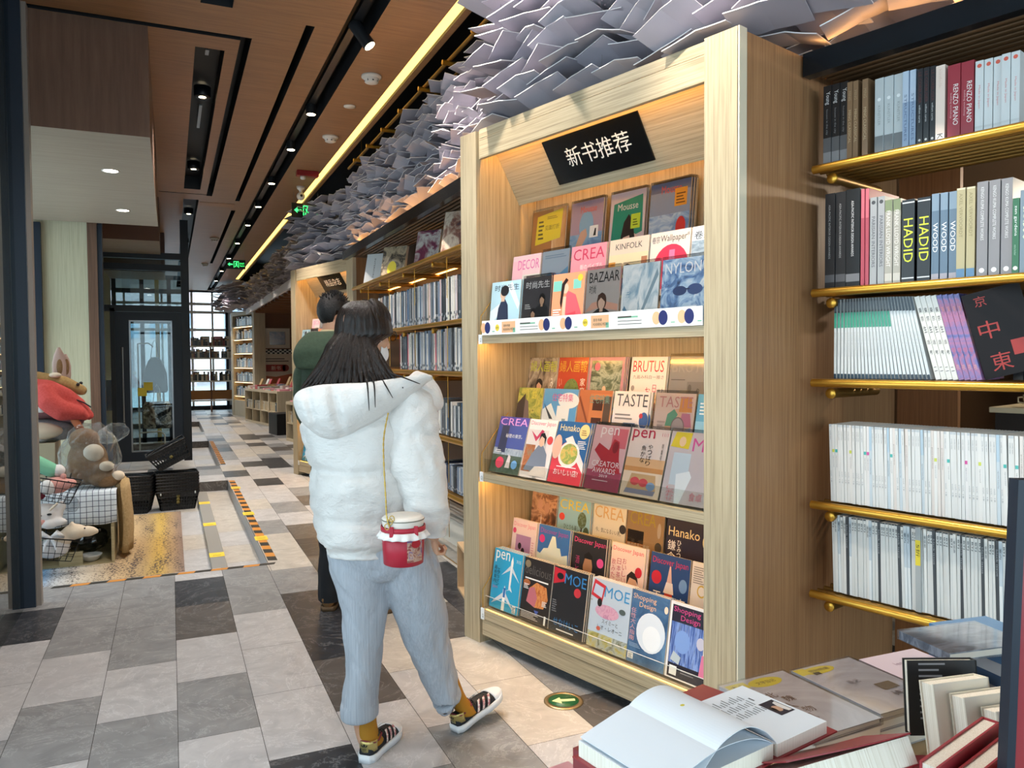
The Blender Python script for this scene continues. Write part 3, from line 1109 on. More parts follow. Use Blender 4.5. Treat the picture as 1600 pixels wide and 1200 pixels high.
ROWS['2F'] = (0.045, 0.05, 17, 0.892, .29, [
    (.166, .40, 'night city cover with purple sky and a red dot', '#4f5a9c', [('r', 0, 0, 1, .36, cl('#2f3a2f', '#55604f', '#3b4a35', scale=20)), ('r', .0, .32, 1, .12, cl('#7a8796', '#b8bec6', '#5f6f80', scale=26, stretch=(3, 1, .6))), ('p', [(.12, .36), (.4, .36), (.38, .84), (.14, .84)], '#40455f'), ('r', 0, .86, 1, .14, '#5a4fa0'), ('t', 'CREA', .04, .85, .93, .13, '#e9a6dc'), ('t', '秘密の東京。', .32, .63, .56, .07, W), ('e', .3, .18, .14, .1, '#d8405a'), ('e', .8, .17, .1, .075, '#6f9fd0'), ('p', [(.5, .1), (.66, .1), (.64, .3), (.56, .34)], '#d8c9c4'), ('l', .06, .36, .22, .06, 2, W)], 1, False),
    (.405, .607, 'white cover, smiling man in a grey kimono', '#f1e2dd', [('t', 'Discover Japan', .05, .88, .9, .09, '#e0607a'), ('r', .02, .04, .74, .78, '#d9cfca'), ('p', [(.12, .8), (.35, .62), (.6, .8), (.5, .83), (.36, .7)], '#c23a5a'), ('r', .02, .1, .36, .46, cl('#6a4a3a', '#b86a3a', '#8a8f7a', scale=22)), ('p', [(.1, .12), (.9, .12), (.84, .42), (.66, .56), (.48, .56), (.3, .4)], '#7c8494'), ('e', .58, .64, .1, .1, '#e2b79c'), ('p', [(.46, .62), (.5, .76), (.62, .78), (.72, .7), (.7, .55), (.66, .68), (.54, .72)], '#1d1815'), ('e', .86, .66, .1, .07, '#dc4a4a'), ('l', .5, .0, .16, .05, 5, '#6f6a66'), ('p', [(.3, .04), (.95, .04), (.9, .22), (.5, .2)], '#e6d6cc')], 0, False),
    (.612, .832, 'blue and red cover with a bowl of dumplings', '#2d5f94', [('p', [(0, 0), (1, 0), (1, .28), (.5, .72), (.28, .64), (0, .42)], '#d8404c'), ('p', [(.3, .72), (.5, .78), (.98, .36), (1, .2), (.6, .5)], '#f1dfd8'), ('e', .5, .47, .32, .215, '#f2e6dc'), ('e', .5, .48, .26, .17, cl('#e0803f', '#d9c26a', '#7fa04a', '#e8b08a', scale=30)), ('t', 'Hanako', .08, .85, .6, .11, '#f0d9a0'), ('e', .84, .86, .15, .12, '#f0cf8a'), ('l', .76, .8, .16, .1, 3, '#8a6a3a'), ('t', 'おいしい店!', .14, .13, .74, .1, W), ('l', .2, .26, .6, .03, 1, W), ('e', .1, .58, .14, .2, '#e8b8a0'), ('l', .7, .58, .26, .14, 5, W)], 3, False),
    (.857, 1.065, 'pink and crimson cover, hooded figure, awards lettering', '#e6b9bc', [('r', 0, 0, 1, .3, '#a84a62'), ('r', .55, .66, .42, .3, '#d9707c'), ('p', [(.12, .28), (.95, .28), (.85, .5), (.78, .76), (.62, .8), (.52, .62), (.2, .72), (.1, .6), (.34, .46)], '#bd2f3c'), ('e', .69, .67, .08, .09, '#8f2430'), ('t', 'pen', .2, .8, .52, .17, '#f8eff0'), ('t', 'CREATOR', .1, .36, .8, .085, '#f8eff0'), ('t', 'AWARDS', .16, .26, .66, .08, '#f8eff0'), ('t', '2019', .38, .2, .24, .04, '#f8eff0'), ('l', .2, .14, .46, .03, 1, '#eccfd4')], 2, True),
    (1.072, 1.284, 'white cover with red masthead and slices of sushi', '#ead9d2', [('r', 0, .4, 1, .16, '#e9b98a'), ('r', 0, .36, 1, .07, '#d99a60'), ('r', 0, .0, 1, .36, '#edd6bd'), ('p', [(.14, .1), (.9, .1), (.84, .33), (.22, .33)], '#cfa97c'), ('p', [(.1, .04), (.86, .04), (.9, .11), (.14, .11)], '#8f8fa4'), ('e', .34, .22, .12, .06, '#d8545c'), ('e', .56, .21, .12, .06, '#d8545c'), ('e', .76, .17, .11, .06, '#7f9cc0'), ('t', 'pen', .06, .8, .58, .18, '#c8304e'), ('v', 'やっぱり', .52, .46, .12, .32, K), ('v', '魚かな', .36, .5, .12, .26, K), ('v', '特集号', .86, .55, .05, .26, '#5a5552'), ('t', '11/1', .82, .9, .15, .05, '#d2808c')], 0, True),
    (1.29, 1.53, 'silvery grey cover, flute of white light, yellow note', '#cfc3c6', [('r', .12, .25, .36, .45, '#c9d9e6'), ('p', [(.3, 0), (.4, 0), (.56, .38), (.5, .46), (.24, .4)], '#eef4f8'), ('p', [(.02, .78), (.4, .76), (.44, .99), (.1, .99)], '#e6cf3e'), ('e', .26, .86, .07, .07, '#e9c9a6'), ('t', 'Mr', .48, .74, .4, .18, '#d65a9c'), ('v', 'しあわせ', .1, .03, .16, .2, '#de7f8a'), ('t', '食卓', .58, .06, .26, .12, '#de7f8a')], 0, True)])
ROWS['2M'] = (0.19, 0.17, 11, 1.04, .283, [
    (.262, .455, 'cover of a slate roof under yellow leaves', '#7d8050', [('r', 0, 0, 1, 1, cl('#5c6638', '#98a04c', '#c9c060', '#6a6f40', scale=18)), ('p', [(0, 0), (.35, 0), (.3, .9), (0, .7)], '#4a3d38'), ('p', [(.34, 0), (.7, 0), (.44, .75), (.3, .8)], '#7d6a66'), ('t', '庭', .55, .8, .2, .14, '#e6d95a')], 0, False),
    (.46, .70, 'blue sky cover with a white modern house', '#5f9fd6', [('e', .75, .8, .3, .14, '#dfeaf3'), ('p', [(0, 0), (.44, 0), (.44, .5), (.24, .74), (0, .62)], '#dde4e8'), ('p', [(.02, .74), (.3, .5), (.34, .46), (.24, .46)], '#39434c'), ('p', [(.44, .0), (.8, .0), (.8, .72), (.44, .7)], '#e3e9ee'), ('r', .08, .02, .3, .32, '#55605e'), ('r', .8, .1, .2, .3, '#6f7f86'), ('r', .62, .14, .1, .34, '#8aa0ac'), ('t', '住宅特集', .26, .78, .62, .14, '#d2609a')], 1, False),
    (.706, .92, 'terracotta building cover with dark windows', '#b8714a', [('r', .36, 0, .64, .94, '#c57f52'), ('r', .45, .66, .3, .18, '#4a2a20'), ('r', .45, .34, .3, .2, '#4f2e22'), ('r', .4, .08, .34, .18, '#5a3626'), ('r', .78, .04, .2, .86, '#5a4a40'), ('p', [(0, .86), (.04, .9), (.4, .4), (.36, .38)], '#8a4a30'), ('t', '住宅特集', .34, .78, .6, .15, '#6f9a8f'), ('l', .1, .02, .5, .2, 4, '#d9b090')], 0, False),
    (.93, 1.137, 'white cover with a blue perfume box', '#e6dfe0', [('t', 'TASTE', .08, .76, .88, .2, '#4a4f57'), ('l', .08, .55, .5, .12, 2, '#8a8688'), ('r', .34, .12, .34, .38, '#4f6f9a'), ('p', [(.5, .42), (.6, .28), (.5, .18), (.42, .28)], '#7f9cc0'), ('e', .9, .55, .12, .13, '#3f5f96'), ('r', .76, .12, .08, .22, '#2f3438'), ('e', .82, .62, .05, .04, '#c2404a'), ('l', .08, .2, .2, .28, 6, '#b4aeb0')], 2, False),
    (1.17, 1.378, 'white cover with pastel arcs round a hand mirror', '#ead9d8', [('e', .62, .5, .32, .27, '#e9c2ae'), ('p', [(.3, .5), (.34, .68), (.5, .76), (.6, .68), (.46, .5)], '#6fb09a'), ('p', [(.62, .72), (.94, .72), (.9, .95), (.64, .95)], '#e6a466'), ('p', [(.66, .5), (.96, .5), (.9, .7), (.7, .7)], '#d48aa8'), ('p', [(.7, .1), (.95, .2), (.95, .5), (.8, .45)], '#a9c2e4'), ('e', .62, .48, .17, .165, '#8d7f86'), ('e', .62, .48, .15, .145, '#bdb4b8'), ('r', .6, .1, .06, .22, '#b48a96'), ('r', .46, .06, .08, .2, '#d8cfc2'), ('t', 'TASTE', .1, .78, .84, .17, '#cf9aa0'), ('l', .1, .2, .2, .4, 7, '#c0b2b2')], 0, True),
    (1.385, 1.53, 'sea blue cover half hidden by the pillar', '#5f9fc4', [('r', 0, .4, 1, .2, '#8fc2dc'), ('l', .1, .7, .7, .2, 4, '#dfeaf0')], 0, False)])
ROWS['2B'] = (0.31, 0.29, 9, 1.185, .293, [
    (.194, .434, 'cover of a man in a dark suit among branches, lime characters', '#6f6458', [('r', 0, 0, 1, 1, cl('#3a322c', '#8a7a6a', '#b9aa98', '#4a4038', scale=12, stretch=(1.6, 1, .7))), ('t', '婦人画報', .05, .74, .92, .2, '#bcc43a')] + person_fig(.42, .1, .9, '#dba98c', '#241a18', '#2b2430') + [('v', 'みやび', .8, .1, .1, .55, W)], 1, False),
    (.439, .652, 'red cover with a round green tree and gold characters', '#b8432f', [('t', '婦人画報', .04, .74, .92, .2, '#d6a53a'), ('e', .5, .36, .27, .27, cl('#4a5f3a', '#7a8f52', '#39482c', scale=26)), ('r', .42, 0, .16, .14, '#5a3326'), ('v', '家庭料理', .78, .04, .16, .62, W), ('v', 'いいね', .06, .15, .1, .5, '#e8b5a4')], 1, False),
    (.657, .888, 'leafy cover with a pink border and a pale robed figure', '#c48a98', [('r', .07, .1, .86, .84, cl('#2f3a34', '#5f6f5a', '#a9b4a6', '#4a5a4c', scale=16, stretch=(1, 1, 1.6))), ('p', [(.36, .12), (.62, .12), (.6, .36), (.5, .4), (.4, .36)], '#e8d3b0'), ('e', .48, .46, .055, .06, '#dcc0a8'), ('e', .24, .84, .08, .07, '#d86a86'), ('r', .04, .05, .86, .07, '#e8b83a')], 2, False),
    (.925, 1.135, 'white cover with fat red capitals and rows of tiny items', '#efe4e0', [('t', 'BRUTUS', .06, .76, .86, .18, '#cf3044'), ('e', .1, .5, .05, .045, '#a89a96'), ('e', .1, .34, .05, .045, '#d9b98a'), ('e', .1, .2, .05, .045, '#b8604a'), ('t', '九画み科白一雅さ', .08, .65, .86, .06, '#8d6f70'), ('v', 'お取寄', .46, .08, .14, .46, '#d4506a'), ('v', '日本一', .66, .16, .1, .42, '#c8607a'), ('v', 'さな野', .8, .12, .08, .4, '#5a6a58'), ('v', 'わい器', .91, .12, .07, .42, '#4a5a70')], 1, False),
    (1.15, 1.40, 'pale grey cover with a grey square picture', '#c6c2c2', [('t', 'BRUTUS', .05, .76, .9, .16, '#d8d4d4'), ('l', .05, .92, .8, .04, 1, '#7a7674'), ('r', .4, .02, .46, .6, '#b0acaa'), ('v', '危険な二', .6, .1, .08, .44, '#5a5654'), ('l', .05, .64, .3, .03, 1, '#8a8684'), ('e', .1, .38, .06, .05, '#a5a09c'), ('e', .46, .52, .04, .06, '#8f8a88')], 0, True)])
ROWS['3F'] = (0.045, 0.05, 9, 0.19, .30, [
    (.157, .385, 'bright cyan cover with two white jet planes', '#2fa3cf', [('t', 'pen', .06, .77, .5, .2, W), ('t', '7/15', .8, .84, .15, .05, W), ('p', [(.62, .38), (.68, .38), (.7, .84), (.66, .93), (.62, .84)], W), ('p', [(.32, .57), (.63, .7), (.63, .78)], '#d6dce2'), ('p', [(.98, .52), (.68, .68), (.68, .76)], '#d6dce2'), ('p', [(.54, .34), (.64, .38), (.66, .46), (.76, .34), (.66, .37)], '#e4e8ec'), ('p', [(.44, 0), (.54, 0), (.54, .34), (.49, .42), (.44, .34)], W), ('r', .455, .22, .075, .16, '#2a6fb4'), ('p', [(.06, .06), (.45, .2), (.45, .3), (.16, .14)], '#cfd6de'), ('p', [(.92, .02), (.54, .2), (.54, .3)], '#cfd6de'), ('v', 'エアライン', .17, .38, .1, .3, '#1b2a3a'), ('v', '最新案内', .06, .42, .1, .3, '#1b2a3a'), ('t', '2019', .06, .33, .18, .04, '#d86a9a'), ('r', .82, .02, .12, .12, W), ('l', .83, .03, .1, .1, 4, K)], 4, False),
    (.398, .612, 'black food cover with a glazed roast', '#2b2423', [('t', 'delicious', .05, .74, .9, .15, '#5f5a56'), ('l', .08, .66, .8, .05, 1, W), ('p', [(.2, .3), (.5, .24), (.8, .26), (.92, .42), (.84, .6), (.5, .64), (.26, .52)], cl('#7a3a1c', '#c9703a', '#e09a5a', '#8a4a28', scale=40, stretch=(2, 1, .6))), ('p', [(.2, .3), (.5, .24), (.56, .4), (.44, .56), (.26, .52)], '#c4707a'), ('e', .16, .6, .12, .05, '#b4683a'), ('l', .06, .5, .18, .09, 4, W), ('l', .74, .3, .16, .09, 4, W), ('p', [(.5, .2), (.66, .2), (.58, .12)], '#4a5fa8'), ('l', .06, .04, .6, .12, 5, '#cfc8c0'), ('r', .86, .02, .06, .14, W), ('e', .14, .9, .1, .06, '#8a7a60')], 2, False),
    (.616, .845, 'black cover with blue capitals and blue handwriting', '#26262a', [('p', [(.02, .72), (.36, .8), (.34, .96), (.0, .98)], '#c4283a'), ('e', .2, .86, .1, .05, '#1a1a1d'), ('t', 'MOE', .34, .77, .62, .16, '#3a86c8'), ('e', .74, .68, .1, .07, '#c83a44'), ('l', .04, .3, .14, .2, 6, '#7a7a7e'), ('t', 'せなけいこ', .12, .1, .74, .12, '#3f7fb8'), ('l', .24, .04, .5, .04, 1, W)], 3, False),
    (.87, 1.108, 'pale blue picture-book cover with a red tablet sticker', '#bccad8', [('r', 0, 0, 1, .22, cl('#8f8a52', '#b9b06a', '#aab4b4', '#6a6a40', scale=22)), ('e', .44, .55, .3, .1, cl('#c98aa8', '#d9a9bd', '#b87a9c', scale=40)), ('r', 0, .66, .05, .02, '#9aa'), ('t', 'MOE', .34, .76, .62, .16, '#3f8fc4'), ('p', [(.0, .74), (.3, .68), (.36, .92), (.06, .98)], '#c8323c'), ('p', [(.05, .78), (.28, .73), (.31, .88), (.09, .92)], '#b9c6dc'), ('e', .24, .66, .06, .06, '#2a2624'), ('t', 'スイミーと', .34, .38, .4, .06, '#5a5f66'), ('t', 'レオ・レオーニ', .24, .29, .62, .06, '#5a5f66'), ('e', .82, .62, .08, .04, '#55605e'), ('e', .27, .29, .05, .03, '#c9604a')], 3, False),
    (1.108, 1.312, 'deep blue cover with a large white moon', '#39597f', [('r', 0, 0, 1, 1, cl('#2c4a6c', '#466a92', '#5f86ab', scale=8)), ('t', 'Shopping', .04, .86, .62, .09, '#eab98c'), ('t', 'Design', .22, .76, .44, .09, '#eab98c'), ('e', .58, .47, .38, .27, '#dfe6ee'), ('e', .62, .4, .24, .17, '#eef2f6'), ('v', '任性大人指南', .02, .3, .14, .46, '#e0a6a6'), ('r', .03, .05, .15, .08, W), ('l', .05, .06, .11, .06, 4, K), ('e', .93, .84, .05, .05, '#f0d9c0'), ('l', .05, .22, .3, .06, 3, '#8fa9c4')], 2, False),
    (1.315, 1.53, 'white bordered dark cover with pink lettering and a light tunnel', '#ece8e6', [('r', .05, .02, .95, .94, '#262433'), ('r', .06, .2, .94, .54, cl('#1c2450', '#3f5fa8', '#8fa9e0', '#222a58', scale=30, stretch=(3, 1, .25))), ('t', 'Shopping', .08, .85, .62, .09, '#d64a8a'), ('t', 'Design', .26, .75, .44, .09, '#d64a8a'), ('e', .34, .5, .18, .15, '#7f9fd8'), ('e', .75, .55, .09, .08, '#c4c0d0'), ('p', [(.76, .14), (.9, .14), (.94, .42), (.8, .42)], '#d87a9c'), ('r', .82, .42, .14, .14, '#e9e6e2'), ('e', .88, .6, .05, .05, '#241d1c'), ('p', [(.1, .24), (.3, .2), (.34, .3), (.16, .36)], '#b9c4c9'), ('r', .1, .05, .17, .12, '#efecea'), ('l', .36, .1, .3, .06, 2, '#8a8890')], 0, False)])
ROWS['3M'] = (0.19, 0.17, 8, 0.335, .29, [
    (.198, .40, 'pale pink cover with a purple photo of balloons', '#ecd6d6', [('t', 'Discover Japan', .05, .84, .9, .1, '#e58aa4'), ('r', .18, .3, .62, .42, '#b487b0'), ('e', .36, .52, .07, .06, '#2a1a2a'), ('e', .5, .44, .07, .06, '#2a1a2a'), ('e', .1, .78, .07, .05, '#dc4a7a'), ('l', .84, .36, .1, .3, 7, '#d9a6b0')], 1, False),
    (.414, .642, 'cartoon seaside cover with heaped white clouds', '#3f73b8', [('p', [(0, .3), (0, .52), (.1, .5), (.2, .6), (.34, .62), (.45, .84), (.55, .84), (.62, .66), (.72, .66), (.78, .54), (.96, .58), (1, .3)], '#dfe6dc'), ('r', 0, 0, 1, .34, cl('#4f7f9a', '#7fae9a', '#a9c4a0', '#3f6f86', scale=24)), ('t', 'Discover Japan', .06, .84, .88, .11, '#b43f9a'), ('e', .13, .76, .09, .07, '#d83f86'), ('r', .14, .3, .06, .05, '#d9a98a'), ('r', .52, .16, .05, .06, W)], 1, False),
    (.663, .882, 'black cover with a solemn male face', '#2b2a2e', [('t', 'Discover Japan', .04, .83, .94, .11, '#dc4a86'), ('e', .5, .5, .14, .19, '#a97f62'), ('p', [(.36, .5), (.38, .68), (.5, .74), (.62, .68), (.64, .52), (.6, .62), (.4, .62)], '#17130f'), ('r', .45, .28, .1, .1, '#8a6248'), ('v', '酒と肴', .12, .2, .12, .46, '#b43f7a'), ('e', .86, .6, .1, .075, '#e0549a'), ('l', .72, .26, .2, .06, 3, W)], 2, False),
    (.912, 1.113, 'cream cover, man with brown hair, red dot, handwriting', '#e8cfc8', [('t', 'Discover Japan', .05, .86, .9, .09, '#d8405c'), ('p', [(.3, 0), (1, 0), (.95, .16), (.8, .24), (.55, .24)], '#3a3a40'), ('e', .68, .4, .14, .16, '#d9ad92'), ('p', [(.52, .38), (.52, .54), (.64, .62), (.8, .58), (.86, .44), (.78, .5), (.6, .52)], '#2d201a'), ('e', .84, .62, .1, .08, '#c8283c'), ('v', 'おいしい', .36, .4, .12, .4, '#c05a70'), ('v', '日本茶が', .2, .36, .12, .42, '#c05a70'), ('v', '飲みたい', .04, .34, .12, .42, '#c05a70')], 1, False),
    (1.142, 1.352, 'navy cover with a red and white broadcast tower', '#2c4a80', [('t', 'Discover Japan', .05, .82, .9, .12, '#c4305a'), ('p', [(.3, 0), (.72, 0), (.6, .46), (.42, .46)], '#c8452f'), ('p', [(.38, .44), (.64, .44), (.6, .6), (.44, .6)], '#e8d8d0'), ('p', [(.45, .6), (.58, .6), (.53, .84), (.5, .84)], '#d9b0a4'), ('e', .18, .64, .13, .1, '#c8283c'), ('t', '再', .12, .24, .2, .2, W), ('t', '東', .72, .2, .22, .22, W), ('e', .86, .6, .1, .1, '#6f93c4')], 0, False),
    (1.358, 1.54, 'white magazine edge with a gold ring, next to the pillar', '#d9d2cc', [('e', .3, .6, .12, .09, '#c8a548'), ('e', .3, .6, .09, .065, '#d9d2cc'), ('r', 0, .1, 1, .1, '#2a2826'), ('l', .05, .7, .3, .25, 8, '#8a8480')], 0, False)])
ROWS['3B'] = (0.31, 0.29, 7, 0.478, .29, [
    (.226, .424, 'warm cover crowded with people eating together', '#7a5644', [('r', 0, 0, 1, 1, cl('#2f221c', '#7a4f38', '#c99a78', '#8f5a40', scale=13)), ('t', '二人のはなし', .3, .28, .6, .06, W), ('e', .35, .75, .1, .1, '#c4937a'), ('e', .62, .7, .1, .1, '#b98a70'), ('p', [(.4, .3), (.46, .3), (.42, .6)], W)], 1, False),
    (.432, .666, 'light blue cover with palms and black handwriting', '#8fb9cc', [('t', 'CREA', .05, .76, .9, .17, '#d9c44a'), ('p', [(.72, 0), (.77, 0), (.78, .6), (.74, .6)], '#3a3a30'), ('e', .76, .62, .13, .14, cl('#3a4632', '#5a6a4a', '#7f9aa0', scale=40)), ('e', .9, .4, .09, .12, '#4a5a44'), ('e', .14, .62, .09, .065, '#d9483f'), ('t', 'ひとりも楽しい', .22, .42, .56, .09, '#2a2a2a'), ('t', 'ハワイ。', .34, .31, .26, .08, '#2a2a2a'), ('l', .24, .1, .4, .14, 5, '#4a5a60')], 2, False),
    (.683, .895, 'pale cover with two young men at the bottom', '#cfcabf', [('t', 'CREA', .04, .74, .9, .2, '#c4a070'), ('t', '今、気になるいい男。', .1, .5, .78, .08, '#2f2d2a'), ('l', .04, .24, .3, .2, 5, '#55504a'), ('e', .92, .62, .1, .075, '#2f2a2c')] + person_fig(.4, -.02, .55, '#dcb49c', '#2b1f1a', '#55504c') + person_fig(.7, -.02, .6, '#dcb49c', '#33261f', '#6a6058'), 0, False),
    (.90, 1.12, 'sand coloured cover with a dark sunset window', '#c9a67c', [('t', 'CREA', .08, .76, .7, .2, '#d9c052'), ('r', .02, .1, .46, .56, '#c4834a'), ('r', .04, .46, .44, .2, '#2e231e'), ('t', '妹の成長に乾杯', .05, .38, .6, .08, W), ('l', .1, .14, .36, .2, 5, '#e8cfae'), ('e', .88, .46, .09, .08, '#5f5a54'), ('e', .88, .72, .05, .12, '#e4d3c0')], 0, True),
    (1.13, 1.40, 'midnight blue cover with cream brush lettering', '#2b2738', [('t', 'Hanako', .05, .7, .62, .14, '#e8d3a0'), ('v', '鎌倉', .05, .3, .16, .36, W), ('v', 'ひみつの', .24, .28, .08, .38, W), ('e', .86, .7, .13, .14, '#d9bf82'), ('e', .46, .1, .07, .12, '#b4704a'), ('r', .43, .22, .05, .06, '#e6d2b8'), ('l', .06, .14, .2, .1, 4, '#8a8494'), ('v', '秋を歩く', .72, .04, .05, .34, '#cfc8b8')], 0, False)])


def place_rows(M, rows, where, dx=0.0):
    for key, (d0, dm, lean, z, h, items) in rows.items():
        tier = {'1': 'top shelf', '2': 'middle shelf', '3': 'bottom shelf'}[key[0]]
        row = {'F': 'front', 'M': 'second', 'B': 'back'}[key[1]]
        dt = d0 + math.sin(R(lean)) * h * (0.3 if key[1] == 'F' else 0.9)
        for (xa, xb, desc, base, spec, n, wrap) in items:
            x0, x1 = (xa, xb) if key[1] == 'F' else (fix(xa, dm, dt), fix(xb, dm, dt))
            x0, x1 = max(x0, 0.14), min(x1, 1.535)
            w_ = x1 - x0 - .003
            t = 0.008 if n == 0 else 0.007
            o = magazine(w_, h, t, base, spec, wrap)
            lift = .001 + (t + .002) * math.sin(R(lean))
            put(o, M, x0, d0, z + lift, lean)
            tag(o, ('magazine: %s, %s row of %s' % (desc, row, tier)), 'magazine', 'magazines in the lit display case')
            o['label'] = lab_short('magazine with %s' % desc, '%s row, %s' % (row, tier))
            for q in range(n):
                c = o.copy()
                COL.objects.link(c)
                st = (q + 1) * (t + (.0055 if wrap else .0022))
                ca, sa = math.cos(R(lean)), math.sin(R(lean))
                put(c, M, min(x0 + rnd.uniform(.002, .008), 1.535 - w_), d0 + st / ca, z + lift, lean)
                c['label'] = lab_short('%s spare copy behind the magazine with %s' % (('first', 'second', 'third', 'fourth', 'fifth')[q], desc), '')
                c['group'] = 'spare copies behind the %s' % desc


def lab_short(a, b):
    ws = a.split()
    bs = b.split()
    n = 16 - len(bs)
    ws = ws[:n]
    while ws and ws[-1].rstrip(',') in ('a', 'an', 'the', 'of', 'with', 'and', 'in', 'on', 'over', 'among', 'at', 'round', 'before', 'from', 'by', 'under'):
        ws.pop()
    s = ' '.join(ws).rstrip(',')
    return s + (', ' + b if b else '')


place_rows(CASE, ROWS, 'near case')
# ================================================================ brass tube bookshelves
warm_strip = glow('#ffb765', 9.0)


def tube_shelf(M, label, levels, x0, x1, dep, bars, valance, wires, lit=()):
    """levels: heights of the tube shelves; local x along the front, y backwards"""
    t = thing('tube_bookshelf', label, 'bookshelf', M=M)
    for z in levels:
        mb = MB()
        r = 0.0165
        n = 8
        for i in range(n):
            y = (dep * i / (n - 1)) if i else 0.0
            mb.tube([(x0, y, z), (x1, y, z)], r if i == 0 else 0.011, brass if i == 0 else brass_dark, 12 if i == 0 else 8)
        sh = mb.build('shelf', t)
        for x in bars:
            mb = MB()
            mb.tube([(x, 0.02, z - .040), (x, dep + .02, z - .040)], 0.0185, brass_dark, 12)
            mb.lathe([(0, .013), (.019, .013), (.0205, .016), (.0205, .024)], brass, 14, (x, 0, z - .040), 'y')
            mb.build('cross_bar', sh)
        if z in lit:
            mb = MB()
            mb.box(x0 + .05, x1 - .05, dep - .03, dep - .02, z - .022, z - .014, glow('#ffb55a', 5.0))
            mb.build('led_strip', sh)
        for x in wires:
            mb = MB()
            mb.tube([(x, .0235, z - .02), (x, .0235, z - .30)], .0025, brass, 6)
            mb.build('hanging_rod', sh)
    vx0, vx1, vy, vz0, vz1 = valance
    mb = MB()
    mb.box(vx0, vx1, vy, vy + .05, vz0, vz1, flat('#23282d', .22, .6))
    mb.box(vx0, vx1, vy + .05, vy + dep + .1, vz0 + .035, vz0 + .045, flat('#2b231c', .5))
    mb.build('valance', t)
    mb = MB()
    for i in range(9):
        y = vy + .08 + i * .045
        mb.tube([(x0, y, vz0 + .01), (x1, y, vz0 + .01)], .012, flat('#5b422a', .4, .5), 8)
    mb.build('top_grille', t)
    mb = MB()
    mb.box(vx0 + .03, vx1 - .03, vy + .03, vy + .045, vz1 + .002, vz1 + .010, warm_strip)
    mb.build('led_strip', t)
    return t


SHELF_R = CASE @ Matrix.Translation((0, 0.42, 0))
tube_shelf(SHELF_R, 'brass tube bookshelf of five open levels beyond the oak case side panel', (2.187, 1.716, 1.371, 0.898, 0.549),
           1.735, 3.5, .36, (1.80, 2.75, 3.4), (1.70, 3.55, -0.02, 2.545, 2.632), ())
mb = MB()
mb.box(1.70, 1.955, 1.22, 1.25, 0, 2.4, grain('panel_chestnut', 'z', ('#7a4c2c', '#875733', '#936139'), .5))
mb.box(2.5, 3.6, 1.22, 1.25, 1.42, 2.4, flat('#4a2f1c', .6))
pp = struct(mb, 'wall_panel')
pp.matrix_world = CASE


# ---- books
def book(w_, dep, h, cov, spec=(), name='book'):
    """book standing with its spine towards local -y; w_ thickness, printing on the spine"""
    mb = MB()
    cm = flat(cov, .35, 0, .45, .25) if isinstance(cov, str) else cov
    b = min(.0025, w_ * .18)
    mb.box(0, b, 0, dep, 0, h, cm)
    mb.box(w_ - b, w_, 0, dep, 0, h, cm)
    mb.box(b, w_ - b, 0, b, 0, h, cm)
    mb.box(b, w_ - b, b, dep - .004, .003, h - .003, paper)
    U, V = (0, 0, -1), (1, 0, 0)
    for i, q in enumerate(spec):
        O = (0, -.0004 - .00015 * i, h)
        mat = q[-1] if not isinstance(q[-1], str) else flat(q[-1], .4, 0, .4, .2)
        if q[0] == 'b':            # band from a to c down the spine
            mb.rect(O, U, V, q[1] * h, 0.0005, (q[2] - q[1]) * h, w_ - .001, mat)
        elif q[0] == 't':          # lettering from a to c down the spine, e..f across
            mb.text(q[1], O, U, V, q[2] * h, q[4] * w_, (q[3] - q[2]) * h, (q[5] - q[4]) * w_, mat)
        elif q[0] == 'd':
            mb.disc(O, U, V, q[1] * h, .5 * w_, q[2] * w_, q[2] * w_, mat, 14)
        elif q[0] == 'h':          # upright characters
            mb.text(q[1], (0, O[1], 0), (1, 0, 0), (0, 0, 1), q[4] * w_, q[2] * h, (q[5] - q[4]) * w_, q[3] * h, mat)
    return mb.build(name)


def set_book(o, M, x, y, z, tilt=0.0):
    """tilt > 0 leans the top towards -x"""
    o.matrix_world = M @ Matrix.Translation((x, y, z)) @ Matrix.Rotation(R(-tilt), 4, 'Y')


